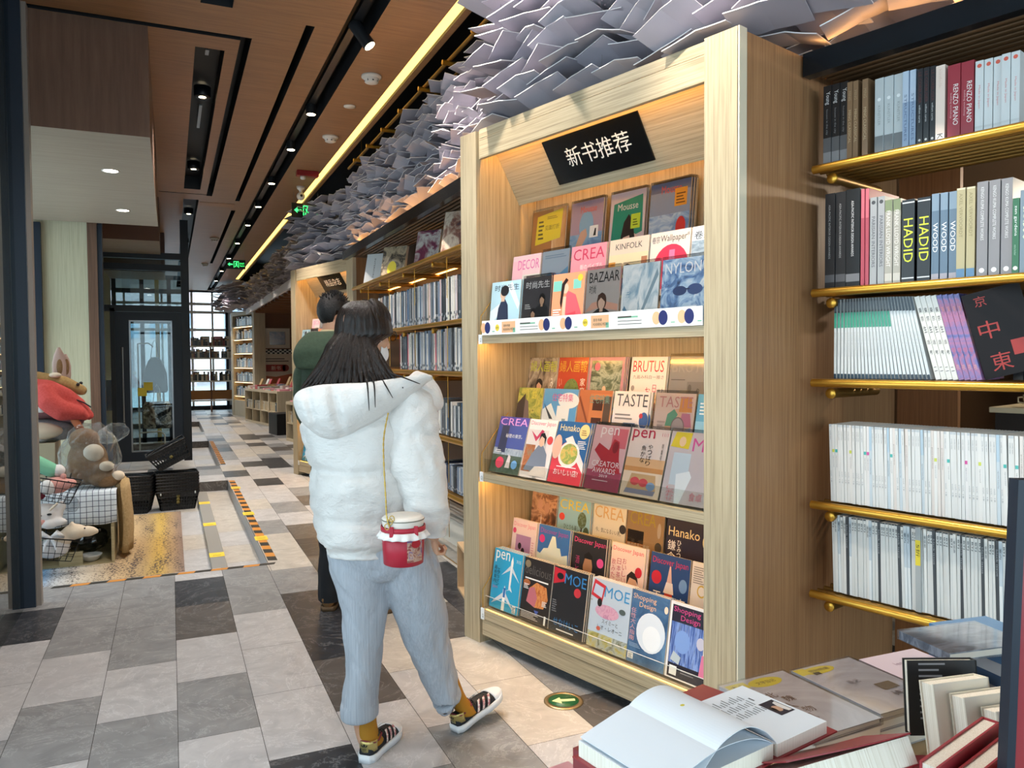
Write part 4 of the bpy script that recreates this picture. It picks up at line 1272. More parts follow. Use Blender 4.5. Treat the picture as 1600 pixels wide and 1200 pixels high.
ROW1 = [(1.754, 1.786, .30, '#1b1b1d', [('b', .66, 1, '#8c8c8e'), ('b', .66, .84, '#5f5f61'), ('t', 'Young', .08, .24, .2, .85, '#d9d9d9'), ('t', 'houses in the city', .3, .62, .3, .6, '#8a8a8c')], 'black book with grey foot band', 3, .0305),
        (1.848, 1.867, .29, '#86694c', [('t', 'MING', .12, .24, .25, .75, '#a8906f'), ('t', 'MING CLASSICAL', .36, .78, .25, .75, '#c2aa86')], 'brown clothbound book', 2, .0205),
        (1.905, 1.926, .285, '#86694c', [('t', 'MING', .12, .24, .25, .75, '#a8906f'), ('t', 'MING CLASSICAL', .36, .78, .25, .75, '#c2aa86')], 'single brown clothbound book after the gap', 1, 0),
        (1.952, 1.983, .272, '#b9c0c2', [('b', .76, 1, '#6f7375'), ('t', 'KUNSTLER', .36, .62, .35, .65, '#8f9798'), ('d', .28, .2, '#e5e9ea')], 'pale grey book with darker foot', 3, .0325),
        (2.050, 2.071, .27, '#8fa3bd', [('b', .0, .4, '#b4c3d4'), ('t', 'STRUCTURES', .3, .9, .3, .7, '#5a6c8a')], 'blue grey shiny book', 2, .0225),
        (2.099, 2.118, .265, '#1d2024', [('t', 'LE CORBUSIER', .05, .45, .25, .75, '#5f2c2c'), ('t', 'william curtis', .47, .7, .35, .65, '#c9c9c9'), ('d', .93, .22, '#bfbfbf')], 'black book with dark red lettering', 3, .0195),
        (2.161, 2.19, .257, '#ecd7c9', [('b', .9, 1, '#f6efe8'), ('t', 'K', .90, .97, .2, .8, '#1c1c1c'), ('t', 'kinfolk', .05, .3, .35, .65, '#dcc2b2')], 'cream book with black letter', 1, 0),
        (2.199, 2.238, .247, '#9c2f3c', [('t', 'RENZO PIANO', .27, .82, .45, .85, '#f0e8e4'), ('t', 'building workshop', .38, .72, .18, .36, '#d9a9a9'), ('p', )][:2], 'shiny crimson book with white capitals', 2, .0405),
        (2.284, 2.308, .236, '#d5d8d8', [('d', .07, .28, '#d9624f'), ('t', 'Made in Japan', .34, .66, .35, .65, '#d98a8a'), ('b', .9, .93, '#c9cccc')], 'white book with a red dot', 5, .0258)]
ROW2 = [(1.764, 1.803, .36, '#222326', [('t', 'ASIA-PACIFIC INTERIOR DESIGN AWARDS', .12, .69, .35, .55, '#a9a9a9'), ('b', .86, .94, '#55565a')], 'thick black awards annual', 2, .0405),
        (1.847, 1.90, .362, '#16181b', [('t', 'ASIA-PACIFIC INTERIOR DESIGN AWARDS', .12, .69, .38, .56, '#d9d9d9'), ('b', .87, .95, '#77787c')], 'thickest black annual', 1, 0),
        (1.904, 1.917, .355, '#b04a5a', [('b', 0, .3, '#d26a78')], 'thin raspberry red book', 2, .0145),
        (1.938, 1.962, .318, '#a5a5a6', [('d', .06, .3, '#4a4a4c'), ('t', 'PARISIAN INTERIORS', .22, .8, .25, .75, '#55565a')], 'silver grey book', 2, .0265),
        (1.992, 2.018, .30, '#a8a296', [('b', 0, .14, '#7f8a66'), ('t', 'FRANK LLOYD WRIGHT', .13, .8, .2, .75, '#e6e2da'), ('b', .88, .97, '#c9c3b8')], 'taupe book with greenish head', 2, .0275),
        (2.052, 2.095, .29, '#17181b', [('b', .03, .045, '#d9dadc'), ('t', 'HADID', .23, .76, .15, .88, '#d8e23a'), ('b', .945, .96, '#d9dadc')], 'black book with bright yellow capitals', 2, .051),
        (2.152, 2.176, .295, '#5f7488', [('b', 0, .2, '#8296a8'), ('t', 'WOOD', .34, .68, .18, .85, '#eef0f0'), ('b', .93, 1, '#a59fa8')], 'slate blue book with white capitals', 3, .0265),
        (2.232, 2.258, .30, '#b5a880', [('b', 0, .02, '#d9cfae'), ('t', 'AXEL VERVOORDT', .06, .55, .3, .7, '#8f845e'), ('b', .9, 1, '#5f86a8')], 'olive beige book with blue foot', 2, .029),
        (2.294, 2.326, .31, '#8b8789', [('t', 'KENGO KUMA COMPLETE WORKS', .06, .62, .35, .65, '#e0dede'), ('d', .94, .25, '#f0f0f0')], 'thick warm grey book', 3, .0345),
        (2.398, 2.417, .24, '#2f6b48', [('t', 'zen gardens', .1, .5, .2, .75, '#e9eee9'), ('d', .93, .35, '#e9e0d8'), ('t', 'mira locher', .62, .76, .3, .6, '#9fc0a8')], 'green book with white lettering', 1, 0),
        (2.419, 2.46, .262, '#7a8a96', [('t', 'BAMBOO', .2, .6, .2, .8, '#dfe6c0')], 'grey blue book with pale capitals', 1, 0),
        (2.462, 2.5, .28, '#3a3c42', [('t', 'HOUSES', .2, .6, .2, .8, '#e6e6e6')], 'charcoal book at the frame edge', 2, .0395)]
MR = CASE
ORD = ['first', 'second', 'third', 'fourth', 'fifth', 'sixth', 'seventh', 'eighth', 'ninth', 'tenth', 'eleventh', 'twelfth']


def nth(k):
    return '%d%s' % (k, 'th' if 10 <= k % 100 <= 20 else {1: 'st', 2: 'nd', 3: 'rd'}.get(k % 10, 'th'))


def fill(rows, z, dep, shelf):
    for (x0, x1, h, cov, spec, desc, n, step) in rows:
        o = book(x1 - x0, dep, h, cov, spec)
        for k in range(n):
            c = o if k == 0 else o.copy()
            if k:
                COL.objects.link(c)
            set_book(c, MR, x0 + k * step, .455 + (k % 3) * .004, z)
            l = desc + (', %s of %d from the oak panel' % (ORD[k], n) if n > 1 else '') + ', ' + shelf
            tag(c, l, 'book', 'art books on the ' + shelf)


fill(ROW1, 2.2045, .22, 'top brass shelf')
fill(ROW2, 1.734, .24, 'second brass shelf')
# third shelf: white journals, leaning books
j1 = book(.0098, .21, .30, '#d3d6d6', [('b', 0, .17, '#2a2f33'), ('b', .04, .15, '#4a5258'), ('b', .17, .36, '#3f9a80'), ('t', 'journal of interiors', .42, .72, .3, .6, '#8a8f90'), ('b', .94, 1, '#233a4a')], 'journal')
j2 = book(.0098, .21, .30, '#d3d6d6', [('b', 0, .17, '#39454f'), ('t', 'journal of interiors', .42, .72, .3, .6, '#8a8f90'), ('b', .94, 1, '#22303f')], 'journal')
for k in range(26):
    src = j1 if k < 18 else j2
    c = src if k in (0, 18) else src.copy()
    if k not in (0, 18):
        COL.objects.link(c)
    tl = 0 if k < 4 else (k - 3) * .58
    set_book(c, MR, 1.803 + k * .0137, .455, 1.388, tl)
    tag(c, 'thin white journal with %s, %s from the oak panel on the third brass shelf' % ('a green band' if k < 18 else 'a dark head', nth(k + 1)), 'journal', 'green banded journals on the third brass shelf' if k < 18 else 'plain white journals on the third brass shelf')
wb = book(.0165, .2, .30, '#e2ddd5', [('h', '東', .8, .06, .2, .8, '#2a2522'), ('h', '京', .7, .06, .2, .8, '#2a2522'), ('h', '生', .56, .08, .2, .8, '#2a2522'), ('h', '活', .42, .05, .2, .8, '#4a3a2a'), ('h', '考', .3, .05, .2, .8, '#2a2522'), ('h', '二', .1, .05, .2, .8, '#2a2522')], 'paperback')
pb = book(.0165, .2, .30, photo(('#3a4a86', '#6f6aa8', '#b06a8f', '#34407a'), 16), [('h', '東', .8, .06, .2, .8, '#d98a8a'), ('h', '京', .3, .08, .2, .8, '#c85a6a'), ('h', '夜', .12, .06, .2, .8, '#d9a0a0')], 'paperback')
for k in range(8):
    src = wb if k < 4 else pb
    c = src if k in (0, 4) else src.copy()
    if k not in (0, 4):
        COL.objects.link(c)
    set_book(c, MR, 2.172 + k * .0183, .455, 1.388 + .0165 * math.sin(R(14.5)) * 0, 14.6)
    tag(c, '%s paperback slanting on the third brass shelf, %s of four' % ('white' if k < 4 else 'violet', ORD[k % 4]), 'book', '%s slanting paperbacks' % ('white' if k < 4 else 'violet'))
mb = MB()
dk = flat('#1a1314', .5, 0, .25)
mb.box(0, .17, 0, .006, 0, .29, {'f': dk, '*': dk})
for ch, x, z, s in (('東', .03, .02, .06), ('中', .02, .13, .06), ('京', .03, .24, .035), ('一', .1, .06, .05)):
    mb.text(ch, (0, -.0005, 0), (1, 0, 0), (0, 0, 1), x, z, s, s, flat('#b0362f', .4))
o = mb.build('book')
o.matrix_world = MR @ Matrix.Translation((2.322, .47, 1.39)) @ Matrix.Rotation(R(30), 4, 'Z') @ Matrix.Rotation(R(-15), 4, 'Y')
tag(o, 'dark wrapped picture book with red characters leaning beside the violet paperbacks', 'book')
for k in range(9):
    b_ = book(.03, .2, .245, ['#26282b', '#2c2f33', '#202225'][k % 3], [('t', 'ARCHIVE', .3, .5, .3, .6, '#3f4246')])
    set_book(b_, MR, 2.36 + k * .0345, .60, 1.388)
    tag(b_, 'dark binder like volume at the back of the third brass shelf', 'book', 'dark volumes at the back of the third brass shelf')


def thin_row(x0, x1, z, pitch, h, kinds, shelf, seed):
    rr = random.Random(seed)
    src = []
    for (cov, spec, lab) in kinds:
        src.append((book(pitch * .93, .2, h, cov, spec, 'periodical'), lab, [0]))
    x = x0
    k = 0
    while x < x1:
        i = rr.choices(range(len(src)), [6] + [1] * (len(src) - 1))[0] if k > 2 else k % len(src)
        o, lab, used = src[i]
        c = o if not used[0] else o.copy()
        if used[0]:
            COL.objects.link(c)
        used[0] += 1
        set_book(c, MR, x + .004, .455 + rr.uniform(0, .006), z, rr.choice((1.2, 1.6, 2.0)))
        tag(c, '%s, %s from the oak panel, %s' % (lab, nth(k + 1), shelf), 'magazine', 'periodicals on the ' + shelf)
        x += pitch
        k += 1
    for o, lab, used in src:
        if not used[0]:
            bpy.data.objects.remove(o)


thin_row(1.79, 2.60, .9155, .0108, .296, [
    ('#d9d7d4', [('b', .0, .03, '#bfc3c6'), ('l',)][:1] + [('t', 'monthly review', .08, .2, .3, .7, '#77797c'), ('t', 'vol. 18', .6, .75, .3, .7, '#9a9c9e')], 'thin white magazine with grey print'),
    ('#dfdcd8', [('b', .32, .36, '#c9d05a'), ('t', 'special', .4, .55, .3, .7, '#8d8f92')], 'thin white magazine with a lime dash'),
    ('#dfdcd8', [('b', .32, .36, '#4ab0a8'), ('t', 'special', .4, .55, .3, .7, '#8d8f92')], 'thin white magazine with a teal dash'),
    ('#e0dcda', [('b', .32, .36, '#d2509a'), ('t', 'special', .4, .55, .3, .7, '#8d8f92')], 'thin white magazine with a magenta dash'),
    ('#c3ccd2', [('b', .0, .3, '#b0c4d2'), ('t', 'quarterly', .4, .6, .3, .7, '#70757a')], 'thin pale blue magazine'),
    ('#d9cfc8', [('t', 'portfolio', .2, .45, .3, .7, '#7a6f6a')], 'thin blush magazine')], 'fourth brass shelf', 3)
thin_row(1.802, 2.52, .5665, .0108, .296, [
    ('#cfcfcc', [('b', .0, .015, '#34383c'), ('t', 'BTJ', .06, .16, .2, .8, '#4a4d50')], 'thin silver white periodical'),
    ('#d8d7d3', [('t', '家居廊', .08, .22, .2, .8, '#5a5c60')], 'thin ivory periodical with black characters'),
    ('#b9c4cc', [('b', .5, 1, '#d9dcdc'), ('t', '室内', .08, .2, .2, .8, '#4f555a')], 'thin periodical shading from blue to white'),
    ('#3f4347', [('t', 'black issue', .1, .4, .2, .8, '#9a9c9e')], 'thin black periodical')], 'fifth brass shelf', 5)
b_ = book(.018, .2, .30, '#a3a6a6', [('b', .15, .45, '#ddc83a'), ('t', '5折', .2, .35, .15, .85, '#3a3416')])
set_book(b_, MR, 2.115, .449, .5665, 1)
tag(b_, 'grey periodical with a yellow half-price sticker, fifth brass shelf', 'book')

# things seen through the open shelf: deer head, cups, red box on a counter behind
BK = CASE
mb = MB()
mb.rbox(1.98, 3.6, 1.5, 1.95, 1.215, 1.24, flat('#d8c9a8', .5), .004)
mb.box(2.0, 3.58, 1.52, 1.93, 0.0, 1.215, flat('#2a2320', .6))
o = mb.build('counter')
o.matrix_world = BK
tag(o, 'low display counter with pale top seen through the brass shelf', 'counter')
mb = MB()
bone = flat('#cfc2a6', .5)
prof = [(-.02, .05, .048), (.05, .075, .06), (.10, .07, .055), (.16, .048, .04), (.19, .045, .036)]
rings = []
for z, a, b in prof:
    rings.append([(a * math.cos(2 * PI * k / 16), -.25 * z + b * math.sin(2 * PI * k / 16), z) for k in range(16)])
mb.loft(rings, bone)
mb.ball((0, -.05, .215), (.052, .075, .042), bone)
mb.ball((0, -.115, .195), (.032, .05, .028), bone)
for s in (-1, 1):
    mb.ball((s * .085, -.03, .235), (.05, .018, .022), bone)
h_ = thing('deer_ornament', 'bone coloured deer head ornament seen through the brass shelf', 'ornament', M=BK @ Matrix.Translation((2.34, 1.62, 1.262)))
mb.build('head', h_)
for s in (-1, 1):
    mb = MB()
    mb.tube([(s * .03, -.04, .245), (s * .07, -.02, .31), (s * .16, 0, .33), (s * .22, .01, .36)], [.009, .008, .006, .003], flat('#6f6150', .5), 8)
    mb.tube([(s * .07, -.02, .31), (s * .06, -.02, .38)], [.007, .003], flat('#6f6150', .5), 8)
    mb.build('antler', h_)
mb = MB()
mb.rbox(-.05, .05, -.04, .04, 0, .12, flat('#b02a26', .4), .003)
o = mb.build('gift_box')
o.matrix_world = BK @ Matrix.Translation((2.24, 1.75, 1.2405))
tag(o, 'red box on the counter behind the deer ornament', 'box')
for i, x in enumerate((2.12, 2.19)):
    c = thing('cup', ['pale cup on the counter behind the brass shelf, by the chestnut panel', 'second pale cup, next to the red box'][i], 'cup', M=BK @ Matrix.Translation((x, 1.60, 1.2405)), group='cups on the counter')
    mb = MB()
    mb.lathe([(.018, 0), (.024, .004), (.034, .03), (.036, .055), (.033, .055), (.030, .03), (.0, .008)], flat('#e3d3b0', .4), 18)
    mb.build('cup_body', c)
    mb = MB()
    mb.tube([(-.034, 0, .045), (-.055, 0, .042), (-.055, 0, .02), (-.03, 0, .016)], .004, flat('#e3d3b0', .4), 8)
    mb.build('handle', c)
mb = MB()
mb.box(1.95, 5.5, 3.2, 3.26, 0, 2.4, flat('#3a2a22', .8))
mb.box(2.0, 3.2, 2.98, 3.2, 1.28, 1.31, white_paint)
mb.box(2.0, 5.4, 3.0, 3.2, 1.7, 1.73, flat('#9c7a52', .6))
o = struct(mb, 'wall_back_room')
o.matrix_world = BK
for i in range(7):
    mb = MB()
    mb.lathe([(.03, 0), (.035, .05), (.02, .09), (.012, .10), (.014, .14)], flat(['#d9d3c4', '#b9c0c4', '#7a8a94'][i % 3], .2), 12)
    o = mb.build('vase')
    o.matrix_world = BK @ Matrix.Translation((2.05 + i * .1, 3.08, 1.3105))
    tag(o, 'small vase on the far white ledge beyond the counter', 'vase', 'small vases on the far ledge')
l = bpy.data.lights.new('back_room_lamp', 'POINT')
l.energy, l.color, l.shadow_soft_size = 25, (1, .86, .66), .06
lo = bpy.data.objects.new('back_room_lamp', l)
COL.objects.link(lo)
lo.matrix_world = BK @ Matrix.Translation((2.6, 2.4, 2.3))

# ================================================================ shelf between the two cases
AIS = Matrix.Translation((1.70, 8.2, 0)) @ Matrix.Rotation(R(-90), 4, 'Z')     # local x towards the viewer
tube_shelf(AIS, 'long brass tube bookshelf between the two oak magazine cases', (2.187, 1.716, 1.375, 0.93, 0.555), .45, 4.22, .34,
           (.7, 1.45, 2.2, 2.95, 3.7, 4.12), (.02, 4.22, -.015, 2.53, 2.615), (1.0, 1.75, 2.5, 3.25, 3.95), lit=(1.716, 1.375, 2.187))
mb = MB()
mb.box(.02, 4.2, .37, .39, 1.40, 2.53, flat('#3a281b', .6))
mb.box(.02, 4.2, .60, .62, 0.0, 1.40, flat('#4a3424', .6))
o = struct(mb, 'wall_panel_aisle')
o.matrix_world = AIS
mb = MB()
mb.box(.02, 4.15, .33, .58, 0, .20, flat('#d5d0c6', .5))
o = struct(mb, 'trim_4')
o.matrix_world = AIS
mb = MB()
mb.box(.02, 4.15, .148, .156, 0.0003, .003, brass)
o = struct(mb, 'trim_5')
o.matrix_world = AIS
PAL = ['#e4e0da', '#d9d9d6', '#c9ccd0', '#8f979f', '#5f6870', '#3a3f45', '#b9a9ac', '#e3c9c6', '#7f8fa6', '#dcd6c6', '#a8adb2', '#4a5560', '#c2b4a4', '#2b2e33', '#4f6f8f', '#3a3f45', '#b9a9ac', '#5f6870']
PALD = {'#e4e0da': 'ivory', '#d9d9d6': 'white', '#c9ccd0': 'pale grey', '#8f979f': 'grey', '#5f6870': 'slate', '#3a3f45': 'charcoal', '#b9a9ac': 'mauve', '#e3c9c6': 'pink',
        '#7f8fa6': 'blue grey', '#dcd6c6': 'cream', '#a8adb2': 'silver', '#efece6': 'chalk white', '#4a5560': 'dark slate', '#c2b4a4': 'beige', '#2b2e33': 'black',
        '#d8b52c': 'yellow', '#c03a4a': 'red', '#2f6fae': 'blue', '#202a44': 'navy', '#4f6f8f': 'steel blue'}
BOOKS2 = {}


def small_book(col, w_, h, k, nm='book'):
    key = (col, round(w_, 3), round(h, 3), nm)
    if key not in BOOKS2:
        ink_ = '#55585c' if srgb(col)[0] > .25 else '#b9bcc0'
        BOOKS2[key] = book(w_, .2, h, col, [('t', ['interior', 'graphic', 'garden', 'design'][k % 4], .1, .4, .25, .75, ink_), ('b', .8 + .05 * (k % 3), .86 + .05 * (k % 3), ink_)], nm)
        return BOOKS2[key]
    c = BOOKS2[key].copy()
    COL.objects.link(c)
    return c


def aisle_row(x0, x1, z, seed, pal, hs, ws, name, nm='book', k=0):
    rr = random.Random(seed)
    x = x1
    while x > x0:
        w_ = rr.choice(ws)
        h = rr.choice(hs)
        col = rr.choice(pal)
        c = small_book(col, w_, h, k, nm)
        x -= w_ + .0006
        set_book(c, AIS, x, .035 + rr.uniform(0, .012), z, 0)
        k += 1
        tag(c, '%s %s, %s from the near oak case, %s of the aisle shelf' % (PALD[col], nm.replace('_', ' '), nth(k), name), nm.replace('_', ' '), '%s of the long aisle bookshelf' % name)
    return k


WS = (.013, .019, .026, .021)
k_ = aisle_row(3.72, 4.19, 1.7345, 22, PAL + ['#e3c9c6', '#e3c9c6', '#efece6'], (.30, .31, .305), WS, 'second level')
aisle_row(1.25, 3.60, 1.7345, 21, PAL, (.285, .29, .30, .295), WS, 'second level', k=k_)
k_ = aisle_row(3.62, 3.9, 1.3935, 24, ['#e4e0da', '#c03a4a', '#d9d9d6', '#5f6870'], (.27, .28), WS, 'third level')
aisle_row(2.0, 3.55, 1.3935, 23, PAL + ['#4f6f8f', '#c03a4a'], (.27, .28, .29), WS, 'third level', k=k_)
b_ = small_book('#d8b52c', .055, .285, 0)
set_book(b_, AIS, 3.56, .035, 1.3935)
tag(b_, 'fat yellow book on the third level of the long aisle bookshelf', 'book')
aisle_row(2.85, 4.19, .9485, 25, PAL + ['#2f6fae', '#c03a4a', '#efece6', '#e4e0da', '#d9d9d6'], (.21, .22, .235, .245), WS, 'fourth level', 'paperback')
aisle_row(3.0, 4.19, .5735, 26, ['#202a44', '#2b2e33', '#3a3f45', '#c9ccd0', '#5f6870', '#7f8fa6', '#202a44'], (.17, .18, .175), (.013, .019), 'bottom level', 'disc_case')
# slanted white file and flat books
b_ = small_book('#dcd6c6', .05, .29, 1)
set_book(b_, AIS, 3.625, .04, 1.7345 + .05 * math.sin(R(8)) * 0, 8)
tag(b_, 'cream file box slanting between the second level books of the aisle shelf', 'file box')
for k in range(3):
    mb = MB()
    mb.rbox(0, .24, 0, .17, 0, .028, flat(['#e0dcd4', '#55606a', '#c9c1b4'][k], .5), .003)
    o = mb.build('book')
    o.matrix_world = AIS @ Matrix.Translation((3.93, .05, 1.3935 + k * .029))
    tag(o, ['ivory book lying flat at the bottom of a small pile, third level of aisle shelf', 'slate book lying in the middle of the small pile, third level of aisle shelf', 'beige book lying on top of the small pile, third level of aisle shelf'][k], 'book', 'flat pile on the third level')
# display books on the top level
for k, (x, w_, h, t_, c1, c2, lb) in enumerate([(.62, .23, .33, .055, '#cfcfce', '#b9b8b6', 'thick white slip-cased book leaning at the far end'), (1.28, .26, .31, .03, '#b9a486', '#2a2624', 'tan cover with a yellow flash beside black spine'),
                                            (2.35, .22, .29, .02, '#7a2f4a', '#c9c4bc', 'magenta and navy cover'), (3.0, .25, .33, .025, '#8a5a4a', '#d9c9b4', 'grey and rose cover'), (3.75, .24, .32, .022, '#c9503f', '#e0d0bc', 'orange red cover by the near case')]):
    mb = MB()
    m_ = photo((c1, c2, c1, '#3a3a44'), 6, seed=k) if k else flat(c1, .4)
    mb.box(0, w_, 0, t_, 0, h, {'f': m_, 'k': m_, '*': page_edge})
    if k == 0:
        mb.text('INTERIORS', (0, -.0005, h), (0, 0, -1), (1, 0, 0), .05, .10, .2, .016, flat('#3a3a3a', .5))
    if k == 1:
        mb.disc((0, -.0005, 0), (1, 0, 0), (0, 0, 1), .12, .1, .05, .07, flat('#e6cf2e', .4))
    o = mb.build('book')
    o.matrix_world = AIS @ Matrix.Translation((x, .06, 2.2045)) @ Matrix.Rotation(R(38), 4, 'Z') @ Matrix.Rotation(R(-14), 4, 'X')
    tag(o, lb + ', face out on the top level of the aisle shelf', 'book', 'face-out books on the top level')
# red boxes standing behind the fourth level
for k in range(4):
    mb = MB()
    mb.rbox(0, .30, 0, .16, 0, .36, flat('#b03a2c', .5), .004)
    mb.box(-.001, .301, -.001, .161, .20, .215, flat('#4a1814', .5))
    o = mb.build('storage_box')
    o.matrix_world = AIS @ Matrix.Translation((2.75 + k * .36, .42, .9485))
    tag(o, 'brick red storage box behind the fourth level books, %s from the near case' % ORD[3 - k], 'box', 'red storage boxes behind the aisle shelf')
mb = MB()
mb.box(2.6, 4.2, .40, .60, .925, .945, brass_dark)
o = struct(mb, 'trim_6')
o.matrix_world = AIS
# open wooden crate on the floor
mb = MB()
for a in ((0, .015, 0, .26, 0, .30), (.285, .30, 0, .26, 0, .30), (.015, .285, 0, .26, 0, .015), (.015, .285, 0, .26, .285, .30), (.015, .285, .245, .26, .015, .285)):
    mb.box(*a, flat('#c9a983', .5))
o = mb.build('wooden_crate')
o.matrix_world = Matrix.Translation((1.66, 4.62, 0.0005)) @ Matrix.Rotation(R(-100), 4, 'Z')
tag(o, 'open pale wooden crate standing on the floor beside the near oak case', 'crate')

# ================================================================ second lit case further down the aisle
CASE2 = case_frame(1.442, 10.26)
case2 = led_case(CASE2, 'second lit oak magazine case further down the aisle, behind the man', '精品杂志')
ms = [o for o in bpy.data.objects if o.name.startswith('magazine') and 'front row' in o.get('label', '') or o.name.startswith('magazine') and 'second row' in o.get('label', '')]
for k, o in enumerate(ms[:34]):
    c = o.copy()
    COL.objects.link(c)
    c.matrix_world = CASE2 @ CASE.inverted() @ o.matrix_world
    c['label'] = lab_short(o['label'].split(',')[0] if len(o['label'].split(',')[0].split()) > 4 else o['label'].replace(',', ' '), 'far case behind the man')
    c['group'] = 'magazines in the far case'
# ================================================================ hanging folded cards
card_m = flat('#a7a2ad', .7, 0, .25)
card_edge_lit = flat('#e6e2e4', .6, 0, .25)  # white board edge, with the light it catches painted into the colour
card_w = flat('#b7b1b9', .7, 0, .25)


def card_mesh(mat, a, b, d, fold, name):
    """folded sheet: two leaves meeting in a crease, real thickness"""
    me = MB()
    t = .004
    fa = R(fold)
    nseg = 3
    pts = []
    for s, L in ((-1, a), (1, b)):
        row = []
        for i in range(1, nseg + 1):
            u = L * i / nseg
            row.append((s * u * math.cos(fa), -u * math.sin(fa) - .012 * s * (u / L) ** 2 * 0 + .006 * (u / L) ** 2))
        pts.append(row)
    line = pts[0][::-1] + [(0, 0)] + pts[1]
    n = len(line)
    vs = [(x, -d / 2, z) for x, z in line] + [(x, d / 2, z) for x, z in line]
    vs += [(x, y, z + t) for x, y, z in vs]
    fs, ed = [], []
    for i in range(n - 1):
        fs.append((i, i + n, i + n + 1, i + 1))
        fs.append((2 * n + i, 2 * n + i + 1, 3 * n + i + 1, 3 * n + i))
        ed.append((i, i + 1, 2 * n + i + 1, 2 * n + i))
        ed.append((n + i, 3 * n + i, 3 * n + i + 1, n + i + 1))
    ed += [(0, 2 * n, 3 * n, n), (n - 1, 2 * n - 1, 4 * n - 1, 3 * n - 1)]
    me.add(vs, fs, mat)
    me.add(vs, ed, card_edge_lit)
    return me


CARDS = [card_mesh(card_m, .13, .14, .21, 5, 'c'), card_mesh(card_w, .15, .12, .22, 9, 'c'), card_mesh(card_m, .12, .14, .20, 2, 'c'), card_mesh(card_w, .13, .13, .21, 13, 'c')]
card_src = []
for mbk in CARDS:
    o = mbk.build('folded_card')
    card_src.append(o)
card_used = [0] * 4
LAB = {'c1': ('large pale folded card hanging above the near lit case', 'folded cards hanging above the near case'),
       'c2': ('pale folded card hanging above the long aisle bookshelf', 'folded cards hanging above the aisle bookshelf'),
       'c3': ('pale folded card hanging above the second lit case', 'folded cards hanging above the second case')}
stuff_mb = MB()
n_cards = 0


def cards(M, x0, x1, layers, z0, z1, dx, dz, key, seed, limit=None, scale=1.0, skip=None):
    global n_cards
    rr = random.Random(seed)
    for li, y in enumerate(layers):
        nz = max(1, int((z1 - z0) / dz))
        for j in range(nz):
            x = x0 + (dx / 2 if j % 2 else 0)
            while x < x1:
                zz = z0 + j * dz + rr.uniform(-.012, .012)
                yy = y + rr.uniform(-.05, .05)
                xx = x + rr.uniform(-.03, .03)
                T = (M @ Matrix.Translation((xx, yy, zz)) @ Matrix.Rotation(R(rr.uniform(-24, 24)), 4, 'Z') @ Matrix.Rotation(R(rr.uniform(-20, 8)), 4, 'X')
                     @ Matrix.Rotation(R(rr.uniform(-24, 14)), 4, 'Y') @ Matrix.Diagonal((scale, scale, 1, 1)))
                i = rr.randrange(4)
                x += dx
                if skip and skip(xx, yy, zz):
                    continue
                if key and n_cards < 298 and li == 0:
                    o = card_src[i] if not card_used[i] else card_src[i].copy()
                    if card_used[i]:
                        COL.objects.link(o)
                    card_used[i] += 1
                    o.matrix_world = T
                    tag(o, LAB[key][0], 'hanging card', LAB[key][1])
                    n_cards += 1
                else:
                    stuff_mb.M = T
                    nf = len(CARDS[i].f)
                    for q in (0, 1):
                        stuff_mb.add(CARDS[i].v, [f for f, m_i in zip(CARDS[i].f, CARDS[i].m) if m_i == q], CARDS[i].mats[q]) if q == 0 else stuff_mb.add(CARDS[i].v, [f for f, m_i in zip(CARDS[i].f, CARDS[i].m) if m_i == 1], card_edge_lit)


cards(CASE, 0.12, 3.0, (0.12, 0.40, .72, 1.05), 2.70, 3.78, .225, .078, 'c1', 1)
AISC = Matrix.Translation((1.77, 8.3, 0)) @ Matrix.Rotation(R(-90), 4, 'Z')
cards(AISC, 0.05, 4.1, (0.06, .3, .56), 2.70, 3.46, .19, .058, 'c2', 2, scale=.72)
cards(CASE2, -.1, 1.6, (0.1, .4, .7), 2.72, 3.5, .21, .062, 'c3', 3, scale=.8)
AISF = Matrix.Translation((1.80, 20.3, 0)) @ Matrix.Rotation(R(-90), 4, 'Z')
cards(AISF, 0.0, 9.6, (0.05, .35), 2.78, 3.46, .21, .065, None, 4, scale=.8)
C3F = case_frame(1.528, 22.33)
cards(C3F, -.5, 1.7, (-.25, 0.1, .5), 2.9, 3.6, .27, .08, None, 5)
o = stuff_mb.build('hanging_paper_canopy')
tag(o, 'mass of further pale folded cards hung on wires over the shelves', 'hanging cards', kind='stuff')
wire_m = flat('#8a8a8e', .4, .6)
first = None
for k in range(11):
    if first is None:
        mb = MB()
        mb.tube([(0, 0, 0), (0, 0, 1.3)], .0011, wire_m, 5)
        first = mb.build('suspension_wire')
        o = first
    else:
        o = first.copy()
        COL.objects.link(o)
    o.matrix_world = CASE @ Matrix.Translation((.22 + k * .235, .10 + (k % 3) * .02, 2.72))
    tag(o, 'thin steel wire threading the folded cards over the near lit case', 'wire', 'wires of the hanging cards')
# brass hanging rail with pegs
rl = thing('hanging_rail', 'brass rail with pegs under the dark ceiling recess over the aisle shelf', 'rail', (0, 0, 0))
mb = MB()
mb.tube([(1.77, 3.4, 3.5), (1.77, 8.2, 3.5)], .014, brass_dark, 10)
mb.tube([(1.90, 3.4, 3.5), (1.90, 8.2, 3.5)], .012, brass_dark, 10)
for y in (3.9, 8.0):
    mb.tube([(1.86, y, 3.5), (1.86, y, 4.05)], .006, brass_dark, 6)
mb.tube([(1.77, 3.9, 3.5), (1.95, 3.9, 3.5)], .006, brass_dark, 6)
mb.tube([(1.77, 8.0, 3.5), (1.95, 8.0, 3.5)], .006, brass_dark, 6)
mb.build('rail', rl)
for k in range(8):
    mb = MB()
    mb.tube([(1.715, 3.88 + k * .55, 3.475), (1.93, 3.88 + k * .55, 3.475)], .017, brass, 10)
    mb.build('peg', rl)

